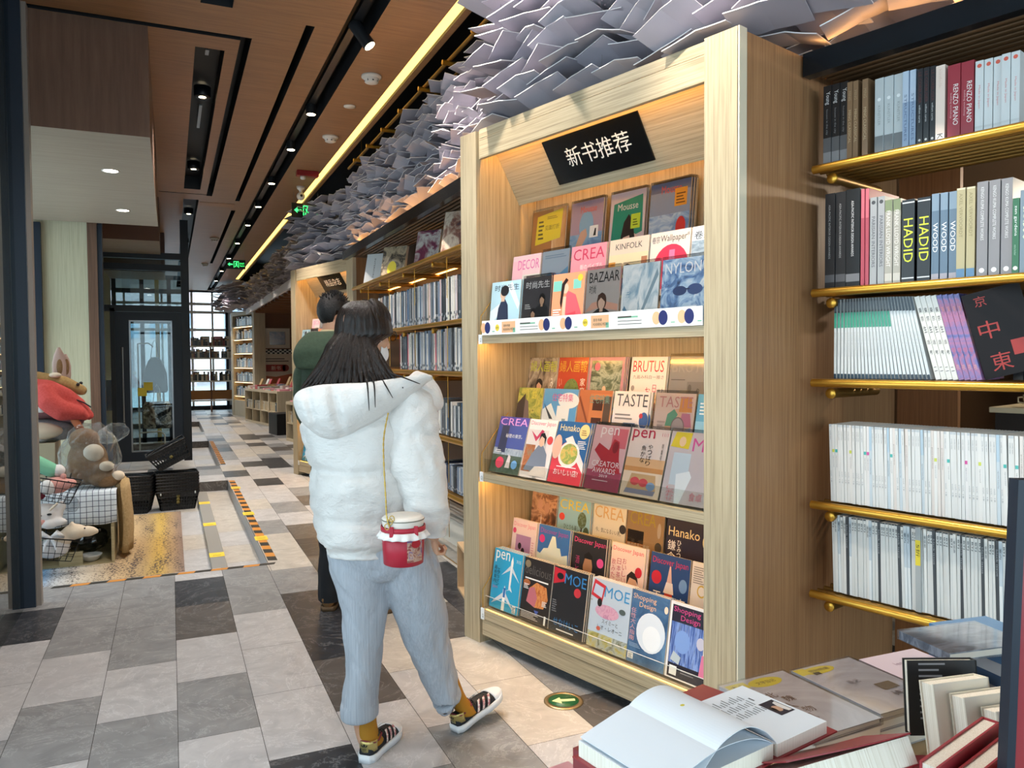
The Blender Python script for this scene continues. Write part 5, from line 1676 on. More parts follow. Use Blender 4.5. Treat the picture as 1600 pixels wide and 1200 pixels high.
# ================================================================ ceiling fittings
lens_m = glow('#ffe6b8', 14.0)


def spot_lamp(name, M, power, col, ang, blend=.6):
    l = bpy.data.lights.new(name, 'SPOT')
    l.energy, l.color, l.spot_size, l.spot_blend, l.shadow_soft_size = power, col, R(ang), blend, .04
    o = bpy.data.objects.new(name, l)
    COL.objects.link(o)
    o.matrix_world = M


mb = MB()
for x0, x1, y0, y1 in ((1.115, 1.165, 0.5, 24.5),):
    mb.box(x0, x1, y0, y1, CEIL + .05, CEIL + .085, flat('#2a2d31', .3, .5))
o = mb.build('light_track')
tag(o, 'black track running along the ceiling slot that carries the spotlights', 'light track')
SPOTS = [(1.14, 2.2), (1.14, 3.6), (1.14, 5.0), (1.14, 6.75), (1.14, 7.95), (1.14, 9.55), (1.14, 11.05), (1.14, 12.6), (1.14, 14.6), (1.14, 16.8), (1.14, 19.2), (1.14, 21.6)]
for k, (x, y) in enumerate(SPOTS):
    sp = thing('spotlight', '%s black cylinder spotlight on the ceiling track, counted from the entrance side' % nth(k + 1), 'spotlight', (x, y, CEIL + .05), group='track spotlights')
    mb = MB()
    mb.tube([(0, 0, 0), (0, 0, -.03)], .012, black_metal, 8)
    a = Vector((.10, -.05, -.16)).normalized() if k < 4 else Vector((.03, -.03, -.16)).normalized()
    c0 = Vector((0, 0, -.03))
    ln = .15 if k < 3 else .05
    a = a if k < 3 else Vector((.0, -.02, -1)).normalized()
    mb.tube([c0 - a * .03, c0 + a * ln], .042, black_matte, 18)
    mb.build('housing', sp)
    mb = MB()
    mb.tube([c0 + a * (ln - .001), c0 + a * (ln + .0015)], .036, lens_m, 18)
    mb.build('lens', sp)
    spot_lamp('spot_beam', Matrix.Translation((x + a.x * .17, y + a.y * .17, CEIL + .02 + a.z * .17)) @ Vector((0, 0, -1)).rotation_difference(a).to_matrix().to_4x4(), 95 if k < 4 else 85, (1, .90, .78), 84)
for k, (x, y) in enumerate([(.295, 1.0), (.295, 2.2), (.295, 3.4), (.295, 4.5), (.285, 6.9), (.285, 9.5), (.292, 12.4), (.292, 15.4), (.292, 18.5)]):  # first four are added out of view to brighten the near floor
    sp = thing('downlight', '%s round downlight inside the black ceiling slot over the lane edge' % ORD[k], 'downlight', (x, y, CEIL + .055), group='slot downlights')
    mb = MB()
    mb.lathe([(.028, -.004), (.062, -.004), (.066, 0), (.066, .08), (.028, .08)], black_metal, 20)
    mb.build('trim_ring', sp)
    mb = MB()
    mb.lathe([(0, .0), (.052, .0), (.052, .006), (0, .006)], lens_m, 20)
    mb.build('lens', sp)
    spot_lamp('downlight_beam', Matrix.Translation((x, y, CEIL + .03)), (20, 30, 55, 60)[k] if k < 4 else 50, (1, .96, .92), 115)
for k, (x, y) in enumerate([(-.38, 6.52), (-.38, 8.17)]):
    sp = thing('downlight', ['flush round downlight in the pale soffit, nearer one', 'flush round downlight in the pale soffit, further one'][k], 'downlight', (x, y, 2.9))
    mb = MB()
    mb.lathe([(.05, -.001), (.062, -.003), (.062, .0), (.05, .0)], white_paint, 20)
    mb.build('trim_ring', sp)
    mb = MB()
    mb.lathe([(0, -.001), (.05, -.001), (.05, .0), (0, .0)], glow('#fff3e0', 12.0), 20)
    mb.build('lens', sp)
    spot_lamp('soffit_beam', Matrix.Translation((x, y, 2.88)), 14, (1, .93, .82), 110)
# small fittings in the slots
for k, y in enumerate((6.0, 7.6)):
    mb = MB()
    mb.box(-.012, .012, -.35 if k else -.05, .35 if k else .05, -.012, 0, flat('#9aa0a6', .3, .8))
    o = mb.build('slot_bracket')
    o.location = (.285, y, CEIL + .10)
    tag(o, ['short steel bracket in the near ceiling slot', 'long steel rail piece in the near ceiling slot'][k], 'bracket')
for k, (x, y) in enumerate([(1.42, 5.75), (1.434, 7.44), (.74, 14.3), (.735, 18.1)]):
    d = thing('smoke_detector', ['white smoke detector by the strip light, nearest the camera side', 'white smoke detector by the strip light, second one', 'smoke detector on the pale far ceiling panel, nearer one', 'smoke detector on the far ceiling panel close to the window'][k], 'smoke detector', (x, y, CEIL), group='smoke detectors')
    d['label'] = d['label'].replace('nearest the camera side', 'before the round plate')
    mb = MB()
    mb.lathe([(.0, 0), (.075, 0), (.075, -.014), (.058, -.022), (0, -.022)], flat('#d9d5cc', .5), 24)
    mb.build('base', d)
    mb = MB()
    mb.lathe([(.056, -.022), (.05, -.05), (.03, -.058), (0, -.058)], flat('#d9d5cc', .5), 24)
    for q in range(8):
        t = q * PI / 4
        mb.box(.046 * math.cos(t) - .006, .046 * math.cos(t) + .006, .046 * math.sin(t) - .006, .046 * math.sin(t) + .006, -.048, -.032, flat('#3a3a3a', .6))
    mb.build('sensor', d)
mb = MB()
mb.lathe([(0, 0), (.05, 0), (.05, -.006), (0, -.008)], flat('#e4dfd4', .5), 24)
o = mb.build('ceiling_plate')
o.location = (1.417, 6.5, CEIL)
tag(o, 'small flat round white plate on the ceiling between two smoke detectors', 'plate')
al = thing('fire_alarm', 'red fire alarm box with a white strobe on the ceiling', 'alarm', (1.452, 8.9, CEIL))
mb = MB()
mb.rbox(-.12, .12, -.05, .05, -.06, 0, flat('#8f1f24', .4), .006)
mb.build('housing', al)
mb = MB()
mb.lathe([(0, -.06), (.03, -.06), (.03, -.085), (.02, -.095), (0, -.095)], white_paint, 16, (-.05, 0, 0))
mb.build('strobe', al)
cm = thing('security_camera', 'white ball shaped security camera below the ceiling near the exit sign', 'camera', (1.50, 9.7, CEIL))
mb = MB()
mb.lathe([(0, 0), (.05, 0), (.045, -.03), (.02, -.05), (.02, -.08)], white_paint, 18)
mb.build('mount', cm)
mb = MB()
mb.ball((0, 0, -.12), .05, white_paint)
mb.disc((0, -.051, -.12), (1, 0, 0), (0, 0, 1), 0, 0, .016, .016, black_matte)
mb.build('dome', cm)


def exit_sign(M, label):
    e = thing('exit_sign', label, 'sign', M=M)
    mb = MB()
    mb.rbox(-.18, .18, -.012, .012, -.09, .09, flat('#11160f', .35), .004)
    g = glow('#35e36a', 1.6)
    O, U, V = (0, -.0128, 0), (1, 0, 0), (0, 0, 1)
    mb.rect(O, U, V, -.04, -.062, .095, .124, g)
    mb.rect((0, -.0131, 0), U, V, -.03, -.062, .075, .112, flat('#0c2a14', .4))
    O2 = (0, -.0134, 0)
    mb.disc(O2, U, V, .016, .034, .011, .011, g, 12)
    mb.poly(O2, U, V, [(-.01, .022), (.018, .022), (.026, -.006), (.006, -.012), (-.006, .0)], g)
    mb.poly(O2, U, V, [(.0, -.008), (.012, -.008), (-.008, -.05), (-.022, -.05)], g)
    mb.poly(O2, U, V, [(.012, -.006), (.024, -.008), (.034, -.044), (.022, -.046)], g)
    mb.poly(O, U, V, [(-.15, 0), (-.11, .035), (-.11, .012), (-.06, .012), (-.06, -.012), (-.11, -.012), (-.11, -.035)], g)
    mb.text('EXIT', O, U, V, .075, .004, .085, .03, g)
    mb.text('安全出口', O, U, V, .075, -.04, .085, .028, g)
    mb.build('panel', e)
    for s in (-.15, .15):
        mb = MB()
        mb.tube([(s, 0, .09), (s, 0, .09 + (CEIL - M.translation.z - .09))], .0025, steel, 6)
        mb.build('hanger', e)


exit_sign(Matrix.Translation((1.61, 10.0, 3.365)), 'green exit sign hung on rods near the white security camera')
exit_sign(Matrix.Translation((1.21, 16.0, 3.36)), 'green exit sign further down the aisle toward the window')
mb = MB()
mb.box(-.22, .22, -.12, .12, -.004, 0, flat('#a97d58', .5))
o = mb.build('access_hatch')
o.location = (.62, 11.25, CEIL)
tag(o, 'flush rectangular access hatch in the ceiling panel past the slots', 'hatch')
# round exit arrow set into the floor
ar = thing('floor_marker', 'round green exit arrow marker set in the floor before the near case', 'floor marker', M=Matrix.Translation((1.515, 2.885, 0)))
mb = MB()
mb.lathe([(.085, .0003), (.085, .004), (.066, .006), (.066, .0003)], flat('#b59a72', .3, .8), 32)
mb.build('ring', ar)
mb = MB()
mb.lathe([(0, .0047), (.066, .0047), (.066, .0003)], flat('#1f5a34', .35), 32)
d = Vector((-.955, .30, 0)).normalized()
n_ = Vector((-d.y, d.x, 0))
mb.poly((0, 0, .0053), d, n_, [(-.05, -.011), (.012, -.011), (.012, -.03), (.052, 0), (.012, .03), (.012, .011), (-.05, .011)], flat('#d9e3a4', .5))
mb.build('arrow_disc', ar)
# ================================================================ far end of the shop
oak_pale = grain('pale_oak', 'z', ('#b8a888', '#cdbfa2', '#dccfb5'), .5)
fs_ = thing('low_bookshelf', 'low two-bay bookshelf in front of the far window', 'bookshelf', (0.47, 23.9, 0))
mb = MB()
for x in (0, .61, 1.2):
    mb.box(x - .02, x + .02, 0, .3, .0, 2.02, flat('#7a5236', .5))
mb.build('upright', fs_)
for k, z in enumerate((.34, .90, 1.22, 1.56, 1.905)):
    mb = MB()
    mb.box(0, 1.2, 0, .3, z - .025, z, flat('#8f6a48', .5))
    mb.box(0, 1.2, -.012, 0, z - .03, z + .012, flat('#f0ede6', .4))
    mb.build('shelf', fs_)
mb = MB()
mb.box(.02, .59, .01, .03, .36, .63, flat('#a5713f', .5))
mb.box(.63, 1.18, .01, .03, .36, .63, flat('#a5713f', .5))
mb.build('bottom_panel', fs_)
FB = {}
FARP = ['#2b2623', '#3f3a36', '#b98f5a', '#d9c7a4', '#1f2226', '#6a5240', '#c9bca6', '#55606a', '#8a3a32', '#3a4a3a', '#e3ddd0']
FARN = ['black', 'umber', 'tan', 'cream', 'ink black', 'brown', 'stone', 'slate', 'brick', 'forest green', 'ivory']


def far_book(i, w_, h, dep, nm):
    key = (i, w_, h, dep, nm)
    if key not in FB:
        FB[key] = book(w_, dep, h, FARP[i], [('b', .15, .3, FARP[(i + 3) % 11])], nm)
        return FB[key]
    c = FB[key].copy()
    COL.objects.link(c)
    return c


def far_row(M, x0, x1, z, seed, where, nm, hs=(.2, .24, .28), ws=(.03, .045, .06), y=.05, tilt=0):
    rr = random.Random(seed)
    x = x0
    k = 0
    while x + .07 < x1:
        if rr.random() < .12:
            x += .05
            continue
        i = rr.randrange(11)
        w_ = rr.choice(ws)
        c = far_book(i, w_, rr.choice(hs), .16, nm)
        k += 1
        set_book(c, M, x, y, z + .0005, tilt)
        tag(c, '%s %s, %s along %s' % (FARN[i], nm, nth(k), where), nm, '%ss on %s' % (nm, where))
        x += w_ + .002


FM = Matrix.Translation((.47, 23.9, 0))
for k, (z, nmz) in enumerate(((.90, 'lower middle board'), (1.22, 'middle board'), (1.56, 'upper middle board'), (1.905, 'top board'))):
    if k == 1:
        continue
    far_row(FM, .03, .59, z, 40 + k, 'the %s by the far window' % nmz, 'hardback', (.2, .24, .27))
    far_row(FM, .63, 1.18, z, 50 + k, 'the %s of the far second bay' % nmz, 'hardback', (.2, .24, .27))
for k, x in enumerate((.36, .72, 1.0)):
    mb = MB()
    mb.rbox(0, .24, 0, .012, 0, .3, flat(['#e9e2da', '#e0a4b4', '#efe9e2'][k], .5), .002)
    o = mb.build('display_board')
    o.matrix_world = FM @ Matrix.Translation((x, .225, 1.9055)) @ Matrix.Rotation(R(-8), 4, 'X')
    tag(o, ['white board standing on the low shelf before the far window', 'pink board standing on the low shelf before the far window', 'white board at the end of the low shelf, beside the pink one'][k], 'board')

# third oak case with open shelves
c3 = thing('display_case', 'pale oak open bookcase at the far end of the aisle', 'bookcase', M=C3F)
mb = MB()
mb.box(0, .14, 0, .30, 0, 2.78, oak_pale)
mb.build('side_panel', c3)
mb = MB()
mb.box(1.55, 1.69, 0, .30, 0, 2.78, oak_pale)
mb.build('side_panel', c3)
mb = MB()
mb.box(.14, 1.55, .28, .30, .4, 2.70, flat('#8a6a48', .6))
mb.build('back_panel', c3)
mb = MB()
mb.box(.14, 1.55, 0, .30, 2.68, 2.78, oak_pale)
mb.build('top_rail', c3)
for z in (.55, .93, 1.31, 1.69, 2.06, 2.40):
    mb = MB()
    mb.box(.14, 1.55, .004, .28, z - .03, z, oak_pale)
    sh = mb.build('shelf', c3)
    mb = MB()
    mb.box(.18, 1.5, .03, .04, z - .037, z - .031, glow('#ffd79a', 6.0))
    mb.build('led_strip', sh)
mb = MB()
mb.box(.14, 1.55, .01, .30, 0, .42, oak_pale)
mb.build('base_cabinet', c3)
for k, z in enumerate((.55, .93, 1.31, 1.69, 2.06, 2.40)):
    far_row(C3F, .2, 1.5, z, 60 + k, 'the %s shelf of the far oak bookcase' % ['lowest', 'second lowest', 'third', 'fourth', 'second highest', 'highest'][k], 'novel', (.2, .23, .25), (.04, .06, .08), y=.06)

# brown niche with picture, plate, chequered band and poster
mb = MB()
mb.box(1.98, 5.9, 20.95, 21.0, 0, 3.3, flat('#7d5336', .6))
struct(mb, 'wall_niche')
mb = MB()
for i in range(14):
    mb.box(1.95, 4.5, 11.6 + i * .64, 11.72 + i * .64, 2.66, 2.72, flat('#8a5c36', .6))
mb.box(1.95, 4.5, 11.5, 20.9, 2.78, 2.8, flat('#3a2618', .7))
struct(mb, 'ceiling_slats')
mb = MB()
mb.box(1.76, 1.80, 11.0, 20.4, 2.63, 2.76, flat('#d9d6d6', .45))
struct(mb, 'trim_7')
pf = thing('picture_frame', 'framed dark picture on the brown niche wall', 'picture', (2.58, 20.945, 2.06))
mb = MB()
for a in ((-.31, .31, .17, .26), (-.31, .31, -.26, -.17), (-.31, -.2, -.17, .17), (.2, .31, -.17, .17)):
    mb.box(a[0], a[1], -.05, 0, a[2], a[3], flat('#d9c9b4', .5))
mb.build('frame', pf)
mb = MB()
mb.box(-.2, .2, -.02, -.01, -.17, .17, photo(('#2a1a16', '#4a2a22', '#7a4a34', '#3a2420'), 4))
mb.build('picture', pf)
mb = MB()
mb.rbox(-.1, .1, -.012, 0, -.06, .06, flat('#2a2320', .5), .003)
mb.text('阅读', (0, -.0125, 0), (1, 0, 0), (0, 0, 1), -.05, -.025, .1, .05, flat('#8a7a6a', .5))
o = mb.build('wall_plate')
o.location = (2.1, 20.948, 1.95)
tag(o, 'small dark plate with two characters beside the framed picture', 'plate')
ps = thing('poster_board', 'cream and red poster board topped by a chequered band in the niche', 'poster', (2.03, 20.90, 0.85))
mb = MB()
mb.box(0, 1.3, 0, .03, 0, .80, flat('#d9c4ae', .6))
mb.rect((0, -.001, 0), (1, 0, 0), (0, 0, 1), .24, .34, .5, .18, flat('#a53a2c', .5))
mb.disc((0, -.001, 0), (1, 0, 0), (0, 0, 1), .74, .43, .09, .09, flat('#a53a2c', .5))
mb.poly((0, -.001, 0), (1, 0, 0), (0, 0, 1), [(0, 0), (1.3, 0), (1.3, .32), (1.0, .3), (.5, .2), (0, .26)], flat('#c4643c', .5))
for q in range(2):
    mb.rect((0, -.001, 0), (1, 0, 0), (0, 0, 1), .22, .60 + q * .06, .6 - q * .1, .022, flat('#3a2a24', .5))
mb.text('新书', (0, -.0015, 0), (1, 0, 0), (0, 0, 1), .38, .37, .24, .12, flat('#e9d3bd', .5))
mb.build('panel', ps)
mb = MB()
for i in range(22):
    for j in range(3):
        mb.box(i * .059, (i + 1) * .059, -.002, .028, .80 + j * .04, .84 + j * .04, flat('#2a2624' if (i + j) % 2 else '#e3dcd0', .5))
mb.build('chequered_band', ps)


def book_table(name_l, x, y, w_, d, h, rot, seed):
    M = Matrix.Translation((x, y, 0)) @ Matrix.Rotation(R(rot), 4, 'Z')
    t = thing('book_table', name_l, 'table', M=M)
    mb = MB()
    mb.box(0, w_, 0, d, h - .05, h, oak_pale)
    mb.build('table_top', t)
    mb = MB()
    n = max(2, int(w_ / .55))
    for i in range(n + 1):
        xx = i * (w_ - .03) / n
        mb.box(xx, xx + .03, .0, d, 0, h - .05, oak_pale)
    mb.build('divider', t)
    mb = MB()
    mb.box(.03, w_ - .03, .01, d - .01, .32, .345, oak_pale)
    mb.box(.03, w_ - .03, .0, .02, 0.0, .05, oak_pale)
    mb.box(.03, w_ - .03, d / 2, d / 2 + .02, .05, h - .05, flat('#8a6a48', .6))
    mb.build('compartment_shelf', t)
    rr = random.Random(seed)
    yy = .06
    k = 0
    cols = ['#d9d3cb', '#c04a4a', '#e9a4b8', '#c9a46a', '#efece6', '#7f8fa6', '#b9b2a8']
    cn = ['pale', 'red', 'pink', 'ochre', 'white', 'blue grey', 'taupe']
    while yy + .25 < d + .01 or k == 0:
        xx = .05
        while xx + .2 < w_:
            mb = MB()
            i = rr.randrange(7)
            mb.rbox(0, .17, 0, .24, 0, rr.choice((.02, .04, .07, .1)), flat(cols[i], .5), .003)
            o = mb.build('stacked_book')
            o.matrix_world = M @ Matrix.Translation((xx, yy, h + .0005)) @ Matrix.Rotation(R(rr.uniform(-5, 5)), 4, 'Z')
            k += 1
            tag(o, '%s book lying on %s, %s place' % (cn[i], name_l.split(' standing')[0], nth(k)), 'book', 'books lying on the tables')
            if rr.random() < .45:
                mb = MB()
                q = rr.randrange(7)
                mb.rbox(0, .15, 0, .025, 0, .22, flat(cols[q], .5), .002)
                o2 = mb.build('propped_book')
                top = max(v.co.z for v in o.data.vertices)
                o2.matrix_world = M @ Matrix.Translation((xx + .01, yy + .13, h + top + .006)) @ Matrix.Rotation(R(-24), 4, 'X')
                tag(o2, '%s book propped upright on %s, %s place' % (cn[q], name_l.split(' standing')[0], nth(k)), 'book', 'books propped on the tables')
            xx += .21
        yy += .27
    for k in range(int(w_ / .12)):
        c = far_book(rr.choice((3, 10, 6, 7)), .045, .2, .16, 'shelved_book')
        c.matrix_world = M @ Matrix.Translation((.06 + k * .115, .03, .346))
        tag(c, 'pale book shelved inside %s, %s from its end' % (name_l.split(' standing')[0], nth(k + 1)), 'book', 'books inside the tables')
    return t


book_table('far oak book table', 1.66, 19.9, 2.6, 1.0, .80, -80, 70)
book_table('nearer oak book table', 1.93, 14.6, 1.5, .9, .72, -80, 71)
bx = MB()
bx.rbox(0, .55, 0, .45, 0, .42, flat('#15161a', .5), .004)
o = bx.build('storage_cube')
o.matrix_world = Matrix.Translation((1.80, 16.2, 0.0005)) @ Matrix.Rotation(R(-80), 4, 'Z')
tag(o, 'black cube standing on the floor between the two oak book tables', 'cube')

# things behind the vestibule glass: rack with bags
rk = thing('garment_rack', 'white rack with hanging bags behind the glass door', 'rack', (-.36, 13.4, 0))
mb = MB()
mb.tube([(-.1, 0, .35), (-.1, 0, 1.75)], .012, white_paint, 8)
mb.tube([(-.1, 0, .35), (.2, 0, .36), (.26, 0, .3)], .012, white_paint, 8)
mb.tube([(.26, 0, .3), (.26, 0, 0)], .012, white_paint, 8)
mb.tube([(-.1, 0, .35), (-.1, 0, 0)], .012, white_paint, 8)
mb.build('post', rk)
mb = MB()
mb.tube([(-.1, 0, 1.75), (.05, -.06, 1.76), (.12, -.06, 1.70)], .010, white_paint, 8)
mb.build('hook', rk)


def bag(name, lab, loc, prof, mat, dep=.12):
    mb = MB()
    rings = []
    for z, hw in prof:
        rings.append([(hw * math.copysign(abs(math.cos(2 * PI * k / 20)) ** .6, math.cos(2 * PI * k / 20)), dep * .5 * math.sin(2 * PI * k / 20), z) for k in range(20)])
    mb.loft(rings, mat)
    e = thing(name, lab, 'bag', loc)
    mb.build('bag_body', e)
    mb = MB()
    h = prof[-1][0]
    mb.tube([(-.06, 0, h - .01), (-.03, 0, h + .22), (0, 0, h + .27), (.03, 0, h + .22), (.06, 0, h - .01)], .006, mat, 6)
    mb.build('strap', e)


bag('backpack', 'black bag hanging from the white rack behind the glass door', (-.22, 13.36, .98), [(0, .16), (.03, .18), (.3, .17), (.5, .10), (.56, .05)], flat('#1d1f24', .5))
bag('tote_bag', 'black and beige patterned tote hanging low behind the glass door', (-.20, 13.3, .42), [(0, .18), (.02, .20), (.36, .20), (.42, .17)], photo(('#15151a', '#1d1d22', '#b9b2a4', '#2a2420'), 9, seed=3))
for k, (x, z) in enumerate([(-.38, 1.03), (-.30, 1.11)]):
    mb = MB()
    mb.rbox(-.06, .06, -.002, .002, -.06, .06, flat('#cfc03a', .5), .001)
    o = mb.build('notice')
    o.location = (x, 12.385 - k * .004, z)
    tag(o, ['yellow square notice stuck on the glass door, lower one', 'yellow square notice stuck on the glass door, upper one'][k], 'notice')
mb = MB()
mb.box(-.03, .10, -.01, .01, 0, 1.2, flat('#3d78b8', .5))
mb.box(-.03, .10, -.012, -.011, .45, .75, white_paint)
o = mb.build('pull_up_banner')
o.location = (-.88, 12.8, .0)
tag(o, 'narrow blue and white banner behind the side pane of the glass door', 'banner')
# ================================================================ people
def catmull(keys, sub):
    out = []
    n = len(keys)
    for i in range(n - 1):
        p0, p1, p2, p3 = keys[max(i - 1, 0)], keys[i], keys[i + 1], keys[min(i + 2, n - 1)]
        for s in range(sub):
            t = s / sub
            out.append(tuple(0.5 * (2 * b + (c - a) * t + (2 * a - 5 * b + 4 * c - d) * t * t + (3 * b - a - 3 * c + d) * t ** 3) for a, b, c, d in zip(p0, p1, p2, p3)))
    out.append(tuple(keys[-1]))
    return out


def soft(mb, keys, mat, n=36, sub=6, disp=None, along=False, ex=1.0, cap0=True, cap1=True, lat=(1, 0, 0)):
    """smooth tube through keys (x, y, z, half width, half depth, turn in degrees); rings level, or square to the path if along"""
    K = catmull([k if len(k) == 6 else tuple(k) + (0,) for k in keys], sub)
    rings = []
    L = 0.0
    for i, k in enumerate(K):
        c = Vector(k[:3])
        if i:
            L += (c - Vector(K[i - 1][:3])).length
        if along:
            d = (Vector(K[min(i + 1, len(K) - 1)][:3]) - Vector(K[max(i - 1, 0)][:3])).normalized()
            A = (Vector(lat) - d * d.dot(Vector(lat))).normalized()
            B = d.cross(A).normalized()
        else:
            r = R(k[5])
            A = Vector((math.cos(r), math.sin(r), 0))
            B = Vector((-math.sin(r), math.cos(r), 0))
        ring = []
        for q in range(n):
            t = 2 * PI * q / n
            ct, st = math.cos(t), math.sin(t)
            if ex != 1.0:
                ct, st = math.copysign(abs(ct) ** ex, ct), math.copysign(abs(st) ** ex, st)
            dirv = (A * ct * k[3] + B * st * k[4])
            p = c + dirv
            if disp:
                p = p + dirv.normalized() * disp(L, t, p)
            ring.append(p)
        rings.append(ring)
    mb.loft(rings, mat, True, cap0, cap1)


def nz(p, s, k=0):
    return noise.noise(Vector((p[0] * s[0] + k, p[1] * s[1], p[2] * s[2])))


def remesh(o, v=.005, smooth=6):
    m = o.modifiers.new('remesh', 'REMESH')
    m.mode = 'VOXEL'
    m.voxel_size = v
    m.use_smooth_shade = True
    if smooth:
        s = o.modifiers.new('smooth', 'SMOOTH')
        s.iterations = smooth
        s.factor = .5


def subsurf(o, lv=1):
    m = o.modifiers.new('subdivision', 'SUBSURF')
    m.levels = m.render_levels = lv


m_, nt, b = _new('skin')
b.inputs['Base Color'].default_value = srgb('#c79678')
b.inputs['Roughness'].default_value = .5
b.inputs['Subsurface Weight'].default_value = .15
b.inputs['Subsurface Radius'].default_value = (.02, .008, .005)
skin = m_


def fabric(key, h, rough, bscale, bs, stretch=(1, 1, 1), bd=.003, h2=None):
    m, nt, b = _new(key)
    v = coords(nt, stretch)
    f = noisy(nt, v, bscale, 4, .6)
    if h2:
        nt.links.new(ramp(nt, f, [(.3, h2), (.7, h)]), b.inputs['Base Color'])
    else:
        b.inputs['Base Color'].default_value = srgb(h)
    b.inputs['Roughness'].default_value = rough
    b.inputs['Specular IOR Level'].default_value = .35
    bump(nt, b, f, bs, bd)
    return m


puffer = fabric('puffer_nylon', '#dbd7d3', .46, 11, .55, (1, 1, 1.6), .022)
_nt = puffer.node_tree
_b = _nt.nodes['Principled BSDF']
_b1 = [n for n in _nt.nodes if n.type == 'BUMP'][0]
_f = noisy(_nt, coords(_nt, (1.0, 1.0, 1.5), rot=(.3, .2, .4)), 9, 3, .55, 1.8)
_ab = N(_nt, 'ShaderNodeMath', operation='ABSOLUTE')
_sb = N(_nt, 'ShaderNodeMath', operation='SUBTRACT')
_sb.inputs[1].default_value = .5
_mn = N(_nt, 'ShaderNodeMath', operation='MINIMUM')
_mn.inputs[1].default_value = .07
_nt.links.new(_f, _sb.inputs[0])
_nt.links.new(_sb.outputs[0], _ab.inputs[0])
_nt.links.new(_ab.outputs[0], _mn.inputs[0])
_b2 = N(_nt, 'ShaderNodeBump')
_b2.inputs['Strength'].default_value = .28
_b2.inputs['Distance'].default_value = .035
_nt.links.new(_mn.outputs[0], _b2.inputs['Height'])
_nt.links.new(_b1.outputs[0], _b2.inputs['Normal'])
_nt.links.new(_b2.outputs[0], _b.inputs['Normal'])
cord = fabric('corduroy', '#b4b8c0', .85, 1.0, .55, (170, 170, 2.0), .006, '#9fa4ad')
sock_m = fabric('ochre_knit', '#a8741f', .8, 200, .2)
hair_m = fabric('dark_hair', '#0b0807', .34, 1.6, .6, (75, 75, 3), .01, '#24160f')
hair_b = fabric('black_hair', '#0f0d0d', .45, 120, .5, (1, 1, 1), .01, '#1c1817')
green_m = fabric('green_fleece', '#42513f', .85, 60, .25, (1, 1, 1), .004, '#394636')
dark_m = fabric('dark_twill', '#16181d', .8, 80, .2)
mask_m = flat('#e4e0de', .7)

# ---------------------------------------------------------------- the woman
WF = Matrix.Translation((0.70, 2.79, 0)) @ Matrix.Rotation(-_y, 4, 'Z')     # x to her screen side, y away
woman = thing('person', 'woman in a white puffer jacket and cropped grey corduroy trousers, seen from behind', 'person', M=WF)
b = MB()
# head, neck, trunk, arms, legs: merged into one skin
hc = Vector((-.052, .012, 1.575))
HR = Matrix.Translation(hc) @ Matrix.Rotation(R(37), 4, 'Z') @ Matrix.Rotation(R(12), 4, 'Y')      # local x = where she looks
b.M = HR
b.ball((-.012, 0, .022), (.092, .074, .088), skin, 24, 16)
b.ball((.030, 0, -.045), (.060, .056, .066), skin, 24, 16)
b.tube([(.082, 0, .012), (.096, 0, -.018), (.104, 0, -.034), (.09, 0, -.042)], [.009, .012, .014, .009], skin, 10)
b.ball((.083, 0, -.066), (.014, .024, .008), skin)
b.ball((.083, 0, -.077), (.013, .021, .008), skin)
b.ball((.066, 0, -.098), (.022, .026, .02), skin)
for s in (-1, 1):
    b.ball((.076, s * .033, .016), (.016, .022, .009), skin)
    b.ball((-.004, s * .076, -.012), (.018, .009, .030), skin)
    b.ball((.055, s * .036, -.03), (.03, .02, .024), skin)
b.M = Matrix()
b.tube([(-.06, -.01, 1.52), (-.07, -.005, 1.44), (-.07, .0, 1.36)], [.055, .052, .07], skin, 16)
soft(b, [(-.07, .0, 1.40, .07, .06), (-.065, .0, 1.34, .15, .09), (-.06, 0, 1.22, .16, .11), (-.06, 0, 1.05, .14, .10), (-.05, 0, .9, .16, .12), (-.03, 0, .78, .16, .12)], skin, 24, 4)
soft(b, [(.09, -.03, 1.36, .05, .05), (.13, -.06, 1.2, .045, .045), (.15, -.08, 1.06, .04, .04), (.185, -.10, .93, .034, .034), (.207, -.10, .85, .026, .026), (.209, -.10, .83, .024, .03)], skin, 16, 4)
soft(b, [(-.19, .03, 1.34, .05, .05), (-.19, .10, 1.2, .045, .045), (-.185, .15, 1.06, .04, .04), (-.10, .27, 1.03, .034, .034), (-.03, .35, 1.05, .026, .026)], skin, 16, 4)
soft(b, [(-.085, 0, .80, .09, .09), (-.068, .0, .6, .07, .075), (-.068, -.01, .45, .052, .055), (-.075, -.02, .3, .048, .052), (-.07, -.02, .12, .034, .038), (-.05, -.03, .06, .034, .05)], skin, 16, 4)
soft(b, [(.08, 0, .80, .09, .09), (.12, .02, .62, .07, .075), (.16, .06, .42, .052, .055), (.20, .11, .27, .048, .05), (.262, .18, .13, .034, .038), (.29, .20, .08, .036, .046)], skin, 16, 4)


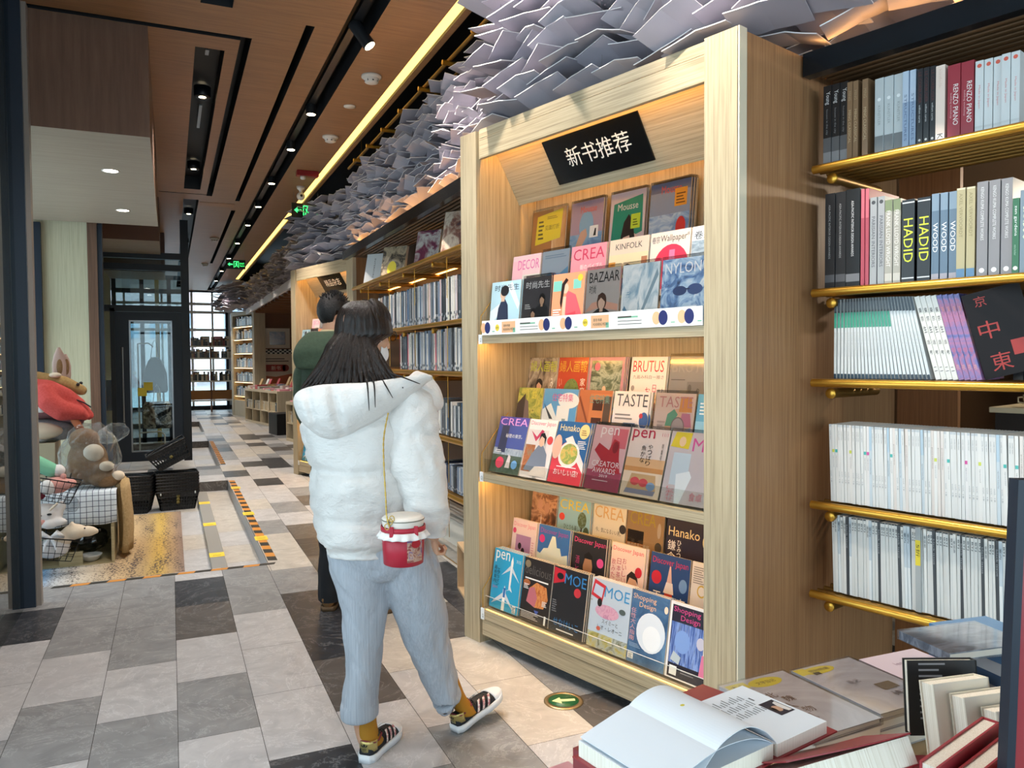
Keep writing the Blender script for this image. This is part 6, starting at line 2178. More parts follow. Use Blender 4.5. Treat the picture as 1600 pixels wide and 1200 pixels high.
def hand(b, M, curl, side, k=1.0):
    """palm along -z of M, back of the hand towards -y, thumb on side; fingers curl towards +y"""
    o = b.M
    b.M = M
    b.ball((0, 0, -.035 * k), (.036 * k, .015 * k, .046 * k), skin, 16, 10)
    for i, (x, L, r) in enumerate(((-.027, .062, .0078), (-.009, .074, .0084), (.009, .079, .0086), (.027, .072, .0082))):
        x = -x * side
        a = curl * (1 + .06 * i)
        p = Vector((x * k, 0, -.072 * k))
        pts = [Vector((x * k * .9, 0, -.05 * k)), p]
        ang = 0.0
        for seg, f in ((.45, 1.0), (.32, 1.15), (.23, .8)):
            ang += a * f
            p = p + Vector((0, math.sin(ang), -math.cos(ang))) * L * seg * k
            pts.append(p)
        b.tube(pts, [r * k * 1.05, r * k * 1.08, r * k, r * k * .95, r * k * .75], skin, 10)
        b.ball(pts[-1], r * k * .75, skin, 10, 6)
        b.ball(pts[1], r * k * 1.15, skin, 10, 6)
    t = [Vector((side * .02 * k, .004, -.012 * k)), Vector((side * .042 * k, .012, -.034 * k)), Vector((side * .046 * k, .026, -.058 * k)), Vector((side * .03 * k, .036, -.076 * k))]
    b.tube(t, [.013 * k, .0115 * k, .0098 * k, .0075 * k], skin, 10)
    b.ball(t[-1], .0075 * k, skin, 10, 6)
    b.M = o


hand(b, Matrix.Translation((.209, -.10, .836)) @ Matrix.Rotation(R(-70), 4, 'Z') @ Matrix.Rotation(R(8), 4, 'X'), R(62), -1, .80)
hand(b, Matrix.Translation((-.02, .36, 1.055)) @ Matrix.Rotation(R(-60), 4, 'Z') @ Matrix.Rotation(R(75), 4, 'X'), R(35), 1, .85)
o = b.build('body', woman)
remesh(o, .0045, 4)

# trousers
tr_ = MB()


def trouser_disp(L, t, p):
    return .011 * nz(p, (8, 8, 4), 3) + .006 * nz(p, (18, 18, 10), 8) - .008 * max(0, 1 - abs(nz((p[0] + p[2] * .35, p[1], p[2]), (11, 9, 6), 14)) * 6)


soft(tr_, [(-.045, 0, .93, .150, .125), (-.045, 0, .85, .158, .135), (-.012, 0, .78, .192, .145), (.004, .0, .72, .190, .130), (.012, .0, .675, .14, .10), (.012, .0, .655, .06, .05)], cord, 40, 6, trouser_disp)
soft(tr_, [(-.082, 0, .80, .105, .125), (-.077, -.004, .70, .108, .115), (-.064, -.008, .595, .093, .10), (-.066, -.014, .426, .076, .088), (-.072, -.02, .281, .069, .084), (-.080, -.024, .165, .066, .08), (-.080, -.024, .150, .064, .078), (-.079, -.024, .152, .056, .07)], cord, 40, 7, trouser_disp)
soft(tr_, [(.092, 0, .80, .100, .125), (.112, .012, .69, .108, .118), (.137, .035, .552, .098, .104), (.166, .07, .41, .084, .09), (.193, .105, .285, .073, .082), (.222, .132, .168, .064, .076), (.225, .135, .153, .062, .074), (.222, .132, .158, .055, .066)], cord, 40, 7, trouser_disp, along=True)
# turned cuffs
soft(tr_, [(-.079, -.024, .202, .0695, .0845), (-.080, -.024, .175, .0705, .085), (-.080, -.024, .150, .069, .083)], cord, 40, 3)
o = tr_.build('trousers', woman)
remesh(o, .0055, 5)

# socks
mb = MB()
soft(mb, [(-.062, -.02, .24, .042, .047), (-.056, -.022, .14, .037, .041), (-.048, -.026, .085, .038, .046), (-.035, -.01, .05, .04, .06)], sock_m, 20, 4)
mb.build('sock', woman)
mb = MB()
soft(mb, [(.232, .145, .22, .042, .047), (.262, .168, .14, .037, .041), (.285, .185, .095, .038, .046), (.305, .205, .06, .04, .055)], sock_m, 20, 4)
mb.build('sock', woman)

upper_m = flat('#17191f', .55)
gold_m = flat('#c6b271', .3, .7)
sole_m = flat('#dfe1e4', .6)
floral = photo(('#d9d2cf', '#b0485a', '#e6e2de', '#7a2f40'), 40)
lace_m = flat('#101114', .7)


def sneaker(parent, M):
    """trainer pointing along +y, heel at y=0, sole on z=0"""
    prof = [(0.0, .020, .066), (.012, .031, .072), (.04, .034, .070), (.075, .034, .064), (.11, .037, .066), (.15, .043, .060), (.19, .045, .050), (.225, .040, .040), (.250, .026, .031), (.258, .012, .026)]
    mb = MB()
    up, so = [], []
    for y, w_, h in catmull(prof, 3):
        ring = []
        for q in range(21):
            t = PI * q / 20
            ring.append(Vector((w_ * math.cos(t) * (.96 - .1 * math.sin(t)), y, .022 + (h - .018) * math.sin(t) ** .75)))
        up.append(ring)
        so.append([Vector((w_ * 1.09 * math.copysign(abs(math.cos(t)) ** .5, math.cos(t)), y, .0 if math.sin(t) < -.05 else .027 if y > .02 else .029)) for t in [2 * PI * k / 24 for k in range(24)]])
    mb.loft(up, upper_m)
    sn = mb.build('sneaker', parent, M)
    mb = MB()
    so = [[p + Vector((0, -.006 if i == 0 else .006 if i == len(so) - 1 else 0, 0)) for p in r_] for i, r_ in enumerate(so)]
    mb.loft(so, sole_m)
    mb.build('sole', sn)
    mb = MB()           # rubber toe cap
    cap = []
    for y, w_, h in catmull([(.198, .0455, .0495), (.225, .0415, .0415), (.252, .027, .0325), (.2615, .013, .027)], 3):
        cap.append([Vector((w_ * math.cos(PI * q / 20) * .985, y, .022 + (h - .016) * math.sin(PI * q / 20) ** .75)) for q in range(21)])
    mb.loft(cap, sole_m)
    mb.build('toe_cap', sn)
    mb = MB()           # metallic heel tab with three-leaf mark
    tab = []
    for z, e in ((.040, .0), (.055, .001), (.070, .0005), (.078, 0)):
        tab.append([Vector((.036 * math.sin(a), -.003 - e + .036 * (1 - math.cos(a)) * 1.2, z)) for a in [R(-80 + 160 * k / 14) for k in range(15)]] + [Vector((.033 * math.sin(a), .001 + .034 * (1 - math.cos(a)) * 1.2, z)) for a in [R(80 - 160 * k / 14) for k in range(15)]])
    mb.loft(tab, gold_m)
    O, U, V = (0, -.0048, .044), (1, 0, 0), (0, 0, 1)
    ink_ = flat('#17191f', .5)
    for a in (-38, 0, 38):
        ca, sa = math.cos(R(a)), math.sin(R(a))
        mb.poly(O, U, V, [(sa * .006 - .0, .013), (sa * .006 + sa * .008 - ca * .004, .013 + ca * .009), (sa * .006 + sa * .016, .013 + ca * .017), (sa * .006 + sa * .008 + ca * .004, .013 + ca * .009)], ink_)
    for q in range(2):
        mb.rect(O, U, V, -.008, .009 - q * .003, .016, .0012, ink_)
    mb.text('adidas', O, U, V, -.011, -.001, .022, .006, ink_)
    mb.build('heel_tab', sn)
    for s in (-1, 1):
        for k in range(3):
            y0 = .095 + k * .026
            mb = MB()
            st = []
            for q in range(7):
                f = q / 6
                y = y0 + .028 * f
                t = R(8 + 54 * f)
                w_, h = .0385 + .0035 * k, .062 - .003 * k
                p = Vector((s * (w_ + .0022) * math.cos(t), y, .024 + (h - .014) * math.sin(t) ** .75))
                st.append((p, p + Vector((0, .011, 0))))
            vs = [v for a in st for v in a]
            vs2 = [v + Vector((s * .0014, 0, .0008)) for v in vs]
            fs = []
            for q in range(6):
                i = q * 2
                fs += [(i, i + 1, i + 3, i + 2), (14 + i, 14 + i + 2, 14 + i + 3, 14 + i + 1), (i, i + 2, 14 + i + 2, 14 + i), (i + 1, 14 + i + 1, 14 + i + 3, i + 3)]
            mb.add(vs + vs2, fs, floral if s > 0 else sole_m)
            mb.build('stripe', sn)
    mb = MB()
    for k in range(5):
        y = .105 + k * .02
        z = .068 - k * .0035
        mb.tube([(-.022, y, z - .008), (-.01, y + .004, z), (.01, y + .004, z), (.022, y, z - .008)], .0028, lace_m, 6)
    for s in (-1, 1):
        mb.tube([(0, .10, .070), (s * .018, .098, .085), (s * .028, .094, .082), (s * .016, .10, .072), (0, .10, .070)], .0026, lace_m, 6)
    mb.tube([(-.024, .05, .078), (-.02, .075, .083), (0, .09, .088), (.02, .075, .083), (.024, .05, .078)], .006, upper_m, 8)
    mb.build('laces', sn)
    mb = MB()
    mb.tube([(-.031, .02, .071), (-.033, .05, .068), (-.026, .085, .074), (0, .098, .080), (.026, .085, .074), (.033, .05, .068), (.031, .02, .071), (.018, .006, .076), (0, .002, .079), (-.018, .006, .076), (-.031, .02, .071)], .0032, flat('#7a2a38', .7), 8)
    mb.build('collar_lining', sn)


sneaker(woman, Matrix.Translation((-.052, -.078, .001)) @ Matrix.Rotation(R(-17), 4, 'Z'))
sneaker(woman, Matrix.Translation((.262, .152, .003)) @ Matrix.Rotation(R(-43), 4, 'Z') @ Matrix.Rotation(R(15), 4, 'X'))

# jacket
SE = (.785, .905, 1.075, 1.26)


def jacket_disp(L, t, p):
    z = p[2]
    e = 0.0
    for s in SE:
        e = min(1.0, e) if False else e
    d = min(abs(z - s) for s in SE)
    bul = .013 * (1 - math.exp(-(d / .018) ** 2)) - .006
    wr = .014 * nz(p, (5, 5, 7), 5) + .007 * nz(p, (14, 14, 24), 1) + .0065 * nz(p, (34, 34, 12), 2) * math.exp(-(d / .05) ** 2) - .006 * max(0, 1 - abs(nz(p, (9, 9, 13), 20)) * 7)
    side = math.exp(-((p[0] - .075) / .022) ** 2) * (1 if p[1] < 0 else 0)
    return bul + wr - .012 * side


jk = MB()
soft(jk, [(-.040, 0, .762, .128, .135), (-.040, 0, .768, .152, .155), (-.045, 0, .80, .165, .165), (-.050, 0, .835, .178, .172), (-.056, 0, .907, .190, .178), (-.056, 0, 1.04, .194, .180), (-.060, 0, 1.145, .200, .178), (-.065, 0, 1.264, .205, .165), (-.066, 0, 1.34, .175, .135), (-.066, 0, 1.395, .11, .10), (-.066, 0, 1.44, .085, .085)], puffer, 72, 10, jacket_disp, cap0=False)
jk.build('jacket', woman)


def sleeve_disp(L, t, p):
    d = min(abs((L % .23)), abs(.23 - (L % .23)))
    return .007 * (1 - math.exp(-(d / .016) ** 2)) - .004 + .011 * nz(p, (7, 7, 9), 9) + .006 * nz(p, (20, 20, 26), 4) - .007 * max(0, 1 - abs(nz(p, (10, 10, 12), 31)) * 7)


sl = MB()
soft(sl, [(.06, -.02, 1.395, .055, .06), (.118, -.035, 1.35, .080, .085), (.133, -.05, 1.26, .092, .095), (.142, -.065, 1.155, .096, .098), (.158, -.08, 1.063, .094, .095), (.183, -.09, .955, .082, .085), (.203, -.10, .885, .060, .065), (.210, -.10, .850, .043, .048), (.210, -.10, .838, .041, .046), (.210, -.10, .842, .034, .038)], puffer, 48, 8, sleeve_disp, cap1=False)
sl.build('sleeve', woman)
sl = MB()
soft(sl, [(-.15, .0, 1.39, .055, .06), (-.178, .03, 1.32, .078, .085), (-.185, .08, 1.2, .082, .088), (-.175, .14, 1.08, .08, .085), (-.11, .25, 1.03, .07, .072), (-.04, .33, 1.045, .05, .052), (-.02, .352, 1.05, .042, .044)], puffer, 40, 7, sleeve_disp, along=True, cap1=False)
sl.build('sleeve', woman)
# hood hanging down the back, its edge running over the right shoulder
hd = MB()
HK = [(-.272, 1.325, 1.318, .020), (-.264, 1.352, 1.285, .045), (-.233, 1.374, 1.235, .075), (-.168, 1.389, 1.187, .100), (-.10, 1.393, 1.178, .108), (-.033, 1.397, 1.215, .098),
      (.031, 1.401, 1.262, .078), (.09, 1.408, 1.303, .060), (.142, 1.416, 1.345, .044), (.185, 1.420, 1.385, .030), (.206, 1.412, 1.398, .012)]
rings = []
for (x, zt, zb, bg) in catmull(HK, 6):
    ring = []
    n = 34
    yb = -.125 + .30 * max(0, x - .03) + .10 * max(0, -.2 - x)
    for i in range(n):
        t = i / n * 2
        if t < 1:                       # outer face, top to bottom
            q = t
            z = zt + (zb - zt) * q
            y = yb - .022 * (1 - q) - bg * math.sin(PI * min(1, (.12 + .80 * q))) ** .75
        else:                           # inner face, bottom to top
            q = 2 - t
            z = zt + (zb - zt) * q
            y = yb + .03
        p = Vector((x, y, z))
        sag = .5 * (x + .1) * (q - .3)
        seam = sum(math.exp(-((x - c0 - .05 * q) / .011) ** 2) for c0 in (-.215, -.125))
        if t < 1:
            puck = sum(math.exp(-((x - c0 - .05 * q) / .05) ** 2) for c0 in (-.215, -.125))
            p.y += .024 * seam * math.sin(PI * min(1, .1 + q)) - .011 * nz(p, (8, 8, 11), 7) - .005 * nz(p, (26, 26, 40), 3) * puck
            p.z += .006 * nz(p, (12, 12, 12), 4)
        ring.append(p)
    rings.append(ring)
hd.loft(rings, puffer)
o = hd.build('hood', woman)
subsurf(o, 1)
hd = MB()                               # front edge of the hood opening beyond the shoulder
soft(hd, [(.125, .0, 1.405, .022, .05), (.165, -.01, 1.385, .024, .058), (.196, .0, 1.345, .024, .058), (.216, .015, 1.305, .018, .045), (.222, .02, 1.285, .008, .02)], puffer, 28, 7, lambda L, t, p: .006 * nz(p, (14, 14, 14), 2), along=True, lat=(1, -.6, .5))
hd.lathe([(.004, 0), (.010, 0), (.010, .003), (.004, .003)], steel, 12, (.13, -.125, 1.385), 'y')
hd.build('collar', woman)

# hair
hr = MB()


def hair_disp(L, t, p):
    a = t * 1.0
    return .0055 * noise.noise(Vector((math.cos(a) * 9, math.sin(a) * 9, p[2] * 1.2))) + .0035 * noise.noise(Vector((math.cos(a) * 26, math.sin(a) * 26, p[2] * 1.6)))


soft(hr, [(-.060, .005, 1.690, .012, .012), (-.060, .005, 1.683, .042, .04), (-.058, .008, 1.662, .072, .070), (-.054, .010, 1.630, .092, .090), (-.052, .010, 1.597, .101, .098), (-.053, .006, 1.565, .103, .100), (-.070, -.008, 1.548, .096, .086), (-.089, -.025, 1.525, .090, .072), (-.090, -.035, 1.495, .100, .066), (-.092, -.05, 1.45, .120, .060), (-.088, -.075, 1.41, .148, .055), (-.082, -.105, 1.375, .170, .050), (-.080, -.120, 1.35, .150, .04)], hair_m, 96, 8, hair_disp)
# locks over the shoulders and loose strands
lk = random.Random(4)
for k in range(34):
    f = k / 33
    x0 = -.20 + .25 * f + lk.uniform(-.01, .01)
    pts = []
    zt = 1.60 - .05 * abs(f - .45)
    ex_ = (f - .5) * .26
    ln = lk.uniform(.02, .06)
    for s in range(7):
        q = s / 6
        pts.append((-.075 + (x0 + .085) * (.30 + .70 * q) + ex_ * q * q * .35, -.062 - .095 * q + lk.uniform(-.003, .003) - .02 * q * (1 - abs(f - .5)), zt - (zt - 1.382 + ln * .4) * q))
    hr.tube(pts, [.004, .012, .014, .013, .011, .008, .002], hair_m, 7)
for (a, c_, d) in (((.0, -.10, 1.44), (.05, -.185, 1.395), (.085, -.205, 1.34)), ((-.02, -.12, 1.44), (.02, -.205, 1.395), (.03, -.235, 1.31)), ((.0, -.09, 1.44), (.10, -.165, 1.415), (.17, -.13, 1.385)), ((-.03, -.12, 1.43), (0, -.215, 1.39), (.012, -.25, 1.30))):
    K = catmull([a, c_, d], 6)
    hr.tube(K, [.005 - .0042 * i / len(K) for i in range(len(K))], hair_m, 6)
# fringe in front of the face
hr.M = HR
for k in range(16):
    f = k / 15
    ang = R(-80 + 160 * f)
    pts = []
    for s in range(6):
        q = s / 5
        el = R(72 - 62 * q)
        rr_ = Vector((.099 * math.cos(el) * math.cos(ang) - .010, .086 * math.cos(el) * math.sin(ang), .02 + .096 * math.sin(el)))
        pts.append(rr_)
    hr.tube(pts, [.016, .017, .017, .016, .013, .006], hair_m, 8)
hr.M = Matrix()
hr.build('hair', woman)
# mask and glasses
mk = MB()
mk.M = HR
rings = []
for j in range(9):
    v = j / 8
    z = -.036 - .066 * v
    bulge_ = math.sin(PI * (.15 + .7 * v))
    ring = []
    for i in range(17):
        a = R(-58 + 116 * i / 16)
        rad = .066 + .030 * bulge_ * math.cos(a) ** 2
        ring.append(Vector((.018 + rad * math.cos(a), (.061) * math.sin(a), z)))
    rings.append(ring + [p - Vector((.003, 0, 0)) for p in ring[::-1]])
mk.loft(rings, mask_m)
for s in (-1, 1):
    mk.tube([(.046, s * .060, -.028), (.02, s * .074, -.012), (-.008, s * .083, .012)], .0013, mask_m, 6)
    mk.tube([(.044, s * .060, -.09), (.015, s * .074, -.06), (-.012, s * .083, -.03)], .0013, mask_m, 6)
mk.build('face_mask', woman)
gl = MB()
gl.M = HR
for s in (-1, 1):
    gl.tube([(.105 + .0 * math.cos(t), s * .033 + .024 * math.cos(t), .004 + .020 * math.sin(t)) for t in [2 * PI * k / 18 for k in range(19)]], .0016, black_metal, 6)
    gl.tube([(.104, s * .057, .008), (.06, s * .076, .010), (0, s * .082, .008)], .0014, black_metal, 6)
gl.tube([(.106, -.010, .008), (.108, 0, .010), (.106, .010, .008)], .0014, black_metal, 6)
gl.build('glasses', woman)
for s in (-1, 1):
    e = MB()
    e.M = HR
    e.ball((.080, s * .032, .006), (.007, .011, .006), flat('#f2efec', .2), 12, 8)
    e.ball((.0855, s * .032, .006), (.0025, .0045, .0045), flat('#1a1411', .2), 10, 6)
    e.M = Matrix()
    e.build('eye', woman)

# ---- bucket bag at her hip
bag_ = thing('bucket_bag', 'small red bucket bag with white ruffle and cream lid at the woman hip', 'bag', M=WF @ Matrix.Translation((.127, -.285, .79)))
red_l = flat('#b02438', .4)
cream_l = flat('#e8dfd4', .45)
gold_c = flat('#c9a95a', .3, .8)
mb = MB()
mb.lathe([(0, 0), (.058, 0), (.066, .004), (.069, .05), (.071, .115), (.0, .115)], red_l, 36)
mb.build('bag_body', bag_)
mb = MB()
mb.lathe([(.0715, .112), (.0745, .112), (.0745, .130), (.0715, .130)], red_l, 36)
for a in (-112, -48):
    ca, sa = math.cos(R(a)), math.sin(R(a))
    mb.rbox(.075 * ca - .007, .075 * ca + .007, .075 * sa - .004, .075 * sa + .004, .103, .137, red_l, .002)
mb.build('trim_band', bag_)
mb = MB()
rings = []
for v in range(5):
    q = v / 4
    rings.append([((.0735 + .011 * q + .005 * q * math.sin(14 * t + .6 * q)) * math.cos(t), (.0735 + .011 * q + .005 * q * math.sin(14 * t + .6 * q)) * math.sin(t), .114 - .022 * q + .002 * q * math.sin(14 * t)) for t in [2 * PI * k / 120 for k in range(120)]])
mb.loft(rings, flat('#ece6e2', .7), cap0=False, cap1=False)
o = mb.build('ruffle', bag_)
sd = o.modifiers.new('thickness', 'SOLIDIFY')
sd.thickness = .0012
mb = MB()
mb.lathe([(.068, .130), (.071, .150), (.070, .156), (.060, .163), (0, .165)], cream_l, 36)
mb.build('lid', bag_)
mb = MB()
mb.lathe([(.0708, .149), (.0722, .151), (.0708, .153)], flat('#8a8578', .4, .5), 36)
mb.build('zipper', bag_)
mb = MB()
vs, fs = [], []
for j in range(2):
    for i in range(9):
        a = R(-72 + 50 * i / 8)
        r = .0712 if j else .0698
        vs.append((r * math.cos(a), r * math.sin(a), .018 + j * .078))
for i in range(8):
    fs.append((i, i + 1, i + 10, i + 9))
mb.add(vs, fs, photo(('#4a3a4a', '#7a5a8a', '#c9a890', '#8a2a30', '#3f4a44'), 34))
a = R(-47)
mb.disc((.0722 * math.cos(a), .0722 * math.sin(a), .078), (-math.sin(a), math.cos(a), 0), (0, 0, 1), 0, 0, .018, .014, flat('#b3242f', .4))
mb.build('picture_patch', bag_)
mb = MB()
pts = catmull([(-.035, -.062, .135), (-.045, -.058, .17), (-.05, -.04, .22), (-.062, .0, .34), (-.066, .03, .42), (-.055, .06, .50)], 8)
for i in range(len(pts) - 1):
    mb.tube([pts[i], pts[i + 1]], .0032 if i % 2 else .0022, gold_c, 6)
mb.build('chain_strap', bag_)
mb = MB()
for dx in (-.012, 0.004, .014):
    mb.tube([(-.035 + dx * .6 + .008 * math.cos(t), -.066 - abs(dx) * .2, .150 + dx + .010 * math.sin(t)) for t in [2 * PI * k / 12 for k in range(13)]], .0018, gold_c, 6)
mb.build('clasp', bag_)

# ---------------------------------------------------------------- the man beyond her
MF = Matrix.Translation((0.928, 4.555, 0)) @ Matrix.Rotation(-_y, 4, 'Z')
man = thing('person', 'man in a green hooded top and dark trousers standing behind the woman, facing away', 'person', M=MF)
b = MB()
mc = Vector((-.045, .03, 1.740))
MR_ = Matrix.Translation(mc) @ Matrix.Rotation(R(58), 4, 'Z') @ Matrix.Rotation(R(10), 4, 'Y')
b.M = MR_
b.ball((-.012, 0, .018), (.098, .080, .094), skin, 24, 16)
b.ball((.030, 0, -.055), (.064, .060, .072), skin, 24, 16)
b.tube([(.088, 0, .012), (.104, 0, -.02), (.112, 0, -.036), (.096, 0, -.046)], [.010, .013, .015, .01], skin, 10)
b.ball((.088, 0, -.072), (.015, .026, .009), skin)
b.ball((.088, 0, -.084), (.014, .022, .009), skin)
for s in (-1, 1):
    b.ball((.08, s * .035, .016), (.016, .022, .009), skin)
    b.ball((-.012, s * .082, -.012), (.022, .011, .034), skin)
b.M = Matrix()
b.tube([(-.05, .01, 1.70), (-.06, .0, 1.61), (-.06, .0, 1.52)], [.062, .06, .08], skin, 16)
soft(b, [(-.06, 0, 1.56, .08, .07), (-.05, 0, 1.49, .19, .10), (-.03, 0, 1.3, .19, .12), (-.01, 0, 1.1, .17, .11), (.01, 0, .9, .17, .12)], skin, 24, 4)
for s, x in ((-1, -.20), (1, .17)):
    soft(b, [(x, 0, 1.47, .055, .055), (x + s * .03, .04, 1.27, .048, .048), (x + s * .03, .08, 1.13, .042, .042), (x - s * .03, .24, 1.10, .036, .036), (x - s * .08, .33, 1.14, .028, .028)], skin, 16, 4)
    hand(b, Matrix.Translation((x - s * .085, .345, 1.145)) @ Matrix.Rotation(R(60 * s), 4, 'Z') @ Matrix.Rotation(R(95), 4, 'X'), R(40), -s)
soft(b, [(-.05, 0, .9, .10, .11), (-.07, 0, .55, .075, .08), (-.085, 0, .3, .055, .06), (-.09, -.01, .1, .04, .045), (-.09, .0, .05, .035, .06)], skin, 16, 4)
soft(b, [(.09, 0, .9, .10, .11), (.15, -.01, .55, .075, .08), (.20, -.03, .3, .055, .06), (.235, -.04, .1, .04, .045), (.24, -.04, .05, .035, .06)], skin, 16, 4)
o = b.build('body', man)
remesh(o, .006, 4)
mb = MB()
mb.M = MR_
rings = []
for j in range(13):
    v = j / 12
    el = R(88 - 150 * v)
    ring = []
    for i in range(48):
        a = 2 * PI * i / 48
        frontal = max(0, math.cos(a))
        sidef = abs(math.sin(a))
        e2 = max(el, R(18)) if frontal > .45 else max(el, R(-8)) if sidef > .8 else max(el, R(-58))
        r = 1.0 + .035 * noise.noise(Vector((math.cos(a) * 8, math.sin(a) * 8, v * 9)))
        ring.append(Vector((-.014 + .108 * r * math.cos(e2) * math.cos(a), .090 * r * math.cos(e2) * math.sin(a), .024 + .106 * r * math.sin(e2))))
    rings.append(ring)
mb.loft(rings, hair_b)
sr = random.Random(3)
for k in range(170):
    a, el = sr.uniform(0, 2 * PI), R(sr.uniform(25, 88))
    d = Vector((math.cos(el) * math.cos(a), math.cos(el) * math.sin(a), math.sin(el)))
    p = Vector((-.014 + .102 * d.x, .085 * d.y, .024 + .101 * d.z))
    d2 = (d + Vector((sr.uniform(-.3, .3), sr.uniform(-.3, .3), sr.uniform(0, .5)))).normalized()
    mb.tube([p - d * .004, p + d * .006 + d2 * .004, p + d * .008 + d2 * .016], [.006, .004, .0006], hair_b, 5)
mb.build('hair', man)


def hoodie_disp(L, t, p):
    return .014 * nz(p, (6, 6, 8), 2) + .006 * nz(p, (18, 18, 20), 6)


mb = MB()
soft(mb, [(.01, 0, .77, .185, .15), (.01, 0, .80, .20, .165), (.0, 0, .95, .205, .17), (-.01, 0, 1.15, .21, .17), (-.03, 0, 1.33, .215, .165), (-.045, 0, 1.46, .20, .135), (-.055, 0, 1.53, .13, .11), (-.06, .005, 1.585, .09, .09)], green_m, 48, 8, hoodie_disp, cap0=False)
mb.build('hooded_top', man)
for s, x in ((-1, -.19), (1, .165)):
    mb = MB()
    soft(mb, [(x * .7, 0, 1.50, .06, .07), (x + s * .01, .02, 1.42, .085, .09), (x + s * .035, .05, 1.27, .082, .085), (x + s * .03, .09, 1.13, .072, .076), (x - s * .03, .24, 1.10, .058, .06), (x - s * .075, .32, 1.135, .044, .046)], green_m, 32, 6, hoodie_disp, along=True)
    mb.build('sleeve', man)
mb = MB()
rings = []
for j in range(17):
    v = j / 16
    ring = []
    for i in range(36):
        t = 2 * PI * i / 36
        wv = math.sin(PI * min(1, .16 + v * .70)) ** .55
        hw = .150 * wv
        cx = -.130 + .055 * v
        z = 1.415 + .225 * v
        pr = .105 * math.sin(PI * min(1, .12 + v * .66)) ** .7 + .012
        c_, s_ = math.cos(t), math.sin(t)
        p = Vector((cx + hw * math.copysign(abs(c_) ** .8, c_), -.115 + .05 * v + (-pr if s_ < 0 else .07) * abs(s_) ** .8, z))
        dd_ = .013 * nz(p, (10, 10, 14), 11)
        p += Vector((dd_ * .3, -dd_ if s_ < 0 else 0, dd_ * .5))
        ring.append(p)
    rings.append(ring)
mb.loft(rings, green_m)
o = mb.build('hood', man)
subsurf(o, 1)
mb = MB()
soft(mb, [(-.055, .0, 1.56, .085, .08), (-.052, .0, 1.60, .078, .076), (-.05, .002, 1.645, .074, .072), (-.05, .002, 1.648, .066, .064)], flat('#b9a884', .8), 28, 4, cap0=False, cap1=False)
mb.build('collar', man)
mb = MB()
soft(mb, [(.01, 0, .95, .17, .14), (.01, 0, .85, .185, .15), (.015, 0, .76, .18, .14), (.02, 0, .70, .14, .11)], dark_m, 32, 5, trouser_disp)
soft(mb, [(-.055, 0, .84, .10, .12), (-.07, 0, .55, .09, .10), (-.082, 0, .3, .08, .09), (-.088, -.005, .10, .074, .085), (-.09, -.005, .05, .076, .088)], dark_m, 32, 6, trouser_disp, cap1=False)
soft(mb, [(.09, 0, .84, .10, .12), (.15, -.01, .55, .09, .10), (.20, -.03, .3, .08, .09), (.232, -.04, .10, .074, .085), (.237, -.04, .05, .076, .088)], dark_m, 32, 6, trouser_disp, cap1=False)
mb.build('trousers', man)
for x, y, rz in ((-.085, -.085, 5), (.245, -.125, -30)):
    mb = MB()
    rings = []
    for y_, w_, h in catmull([(0, .028, .07), (.02, .040, .085), (.10, .042, .085), (.16, .048, .07), (.23, .047, .052), (.27, .034, .042), (.285, .015, .03)], 3):
        rings.append([(w_ * math.cos(t), y_, .02 + h * .5 + (h * .5) * math.sin(t)) for t in [2 * PI * k / 20 for k in range(20)]])
    mb.loft(rings, fabric('suede_%d' % rz, '#7a5a38', .85, 60, .2))
    sh = mb.build('shoe', man, Matrix.Translation((x, y, .001)) @ Matrix.Rotation(R(rz), 4, 'Z'))
    mb = MB()
    rings = []
    for y_, w_ in ((-.006, .030), (.02, .045), (.10, .046), (.16, .052), (.23, .051), (.275, .038), (.292, .018)):
        rings.append([(w_ * math.copysign(abs(math.cos(t)) ** .5, math.cos(t)), y_, 0 if math.sin(t) < 0 else .026) for t in [2 * PI * (k + .5) / 20 for k in range(20)]])
    mb.loft(rings, flat('#5a4630', .7))
    mb.build('sole', sh)
# ================================================================ display table in front of the brass shelf
TZ = .70
tb = thing('display_table', 'low display table loaded with books before the brass tube shelf', 'table', (0, 0, 0))
mb = MB()
pts = [(.56, .52), (1.35, .28), (1.9, 1.0), (1.72, 1.33), (.70, 1.27), (.50, 1.10)]
mb.prism(pts, (TZ - .04, TZ), flat('#b59a72', .5), 'z')
mb.build('table_top', tb)
for x, y in ((.72, .62), (1.3, .42), (1.75, 1.05), (.72, 1.15)):
    mb = MB()
    mb.box(x - .03, x + .03, y - .03, y + .03, 0, TZ - .04, flat('#8a6d48', .5))
    mb.build('leg', tb)


def flatbook(x, y, z, w_, d, t, rz, cov, label, spec=(), grp=None, name='paperback', extra=None):
    mb = MB()
    cm = flat(cov, .3, 0, .5, .4) if isinstance(cov, str) else cov
    b = min(.002, t * .2)
    mb.box(0, w_, 0, d, 0, b, cm)
    mb.box(0, w_, 0, d, t - b, t, cm)
    mb.box(0, b, 0, d, b, t - b, cm)
    mb.box(b, w_ - .002, .002, d - .002, b, t - b, paper)
    for i, q in enumerate(spec):
        O, U, V = (0, 0, t + .0003 + i * .00015), (1, 0, 0), (0, 1, 0)
        mt = q[-1] if not isinstance(q[-1], str) else flat(q[-1], .4)
        if q[0] == 'r':
            mb.rect(O, U, V, *q[1:5], mt)
        elif q[0] == 'e':
            mb.disc(O, U, V, *q[1:5], mt)
        elif q[0] == 't':
            mb.text(q[1], O, U, V, *q[2:6], mt)
    if extra:
        mb.box(-.003, w_ + .003, -.003, d + .003, -.0004, t + .0022, extra)
    o = mb.build(name)
    o.matrix_world = Matrix.Translation((x, y, z)) @ Matrix.Rotation(R(rz), 4, 'Z')
    return tag(o, label, 'book', grp)


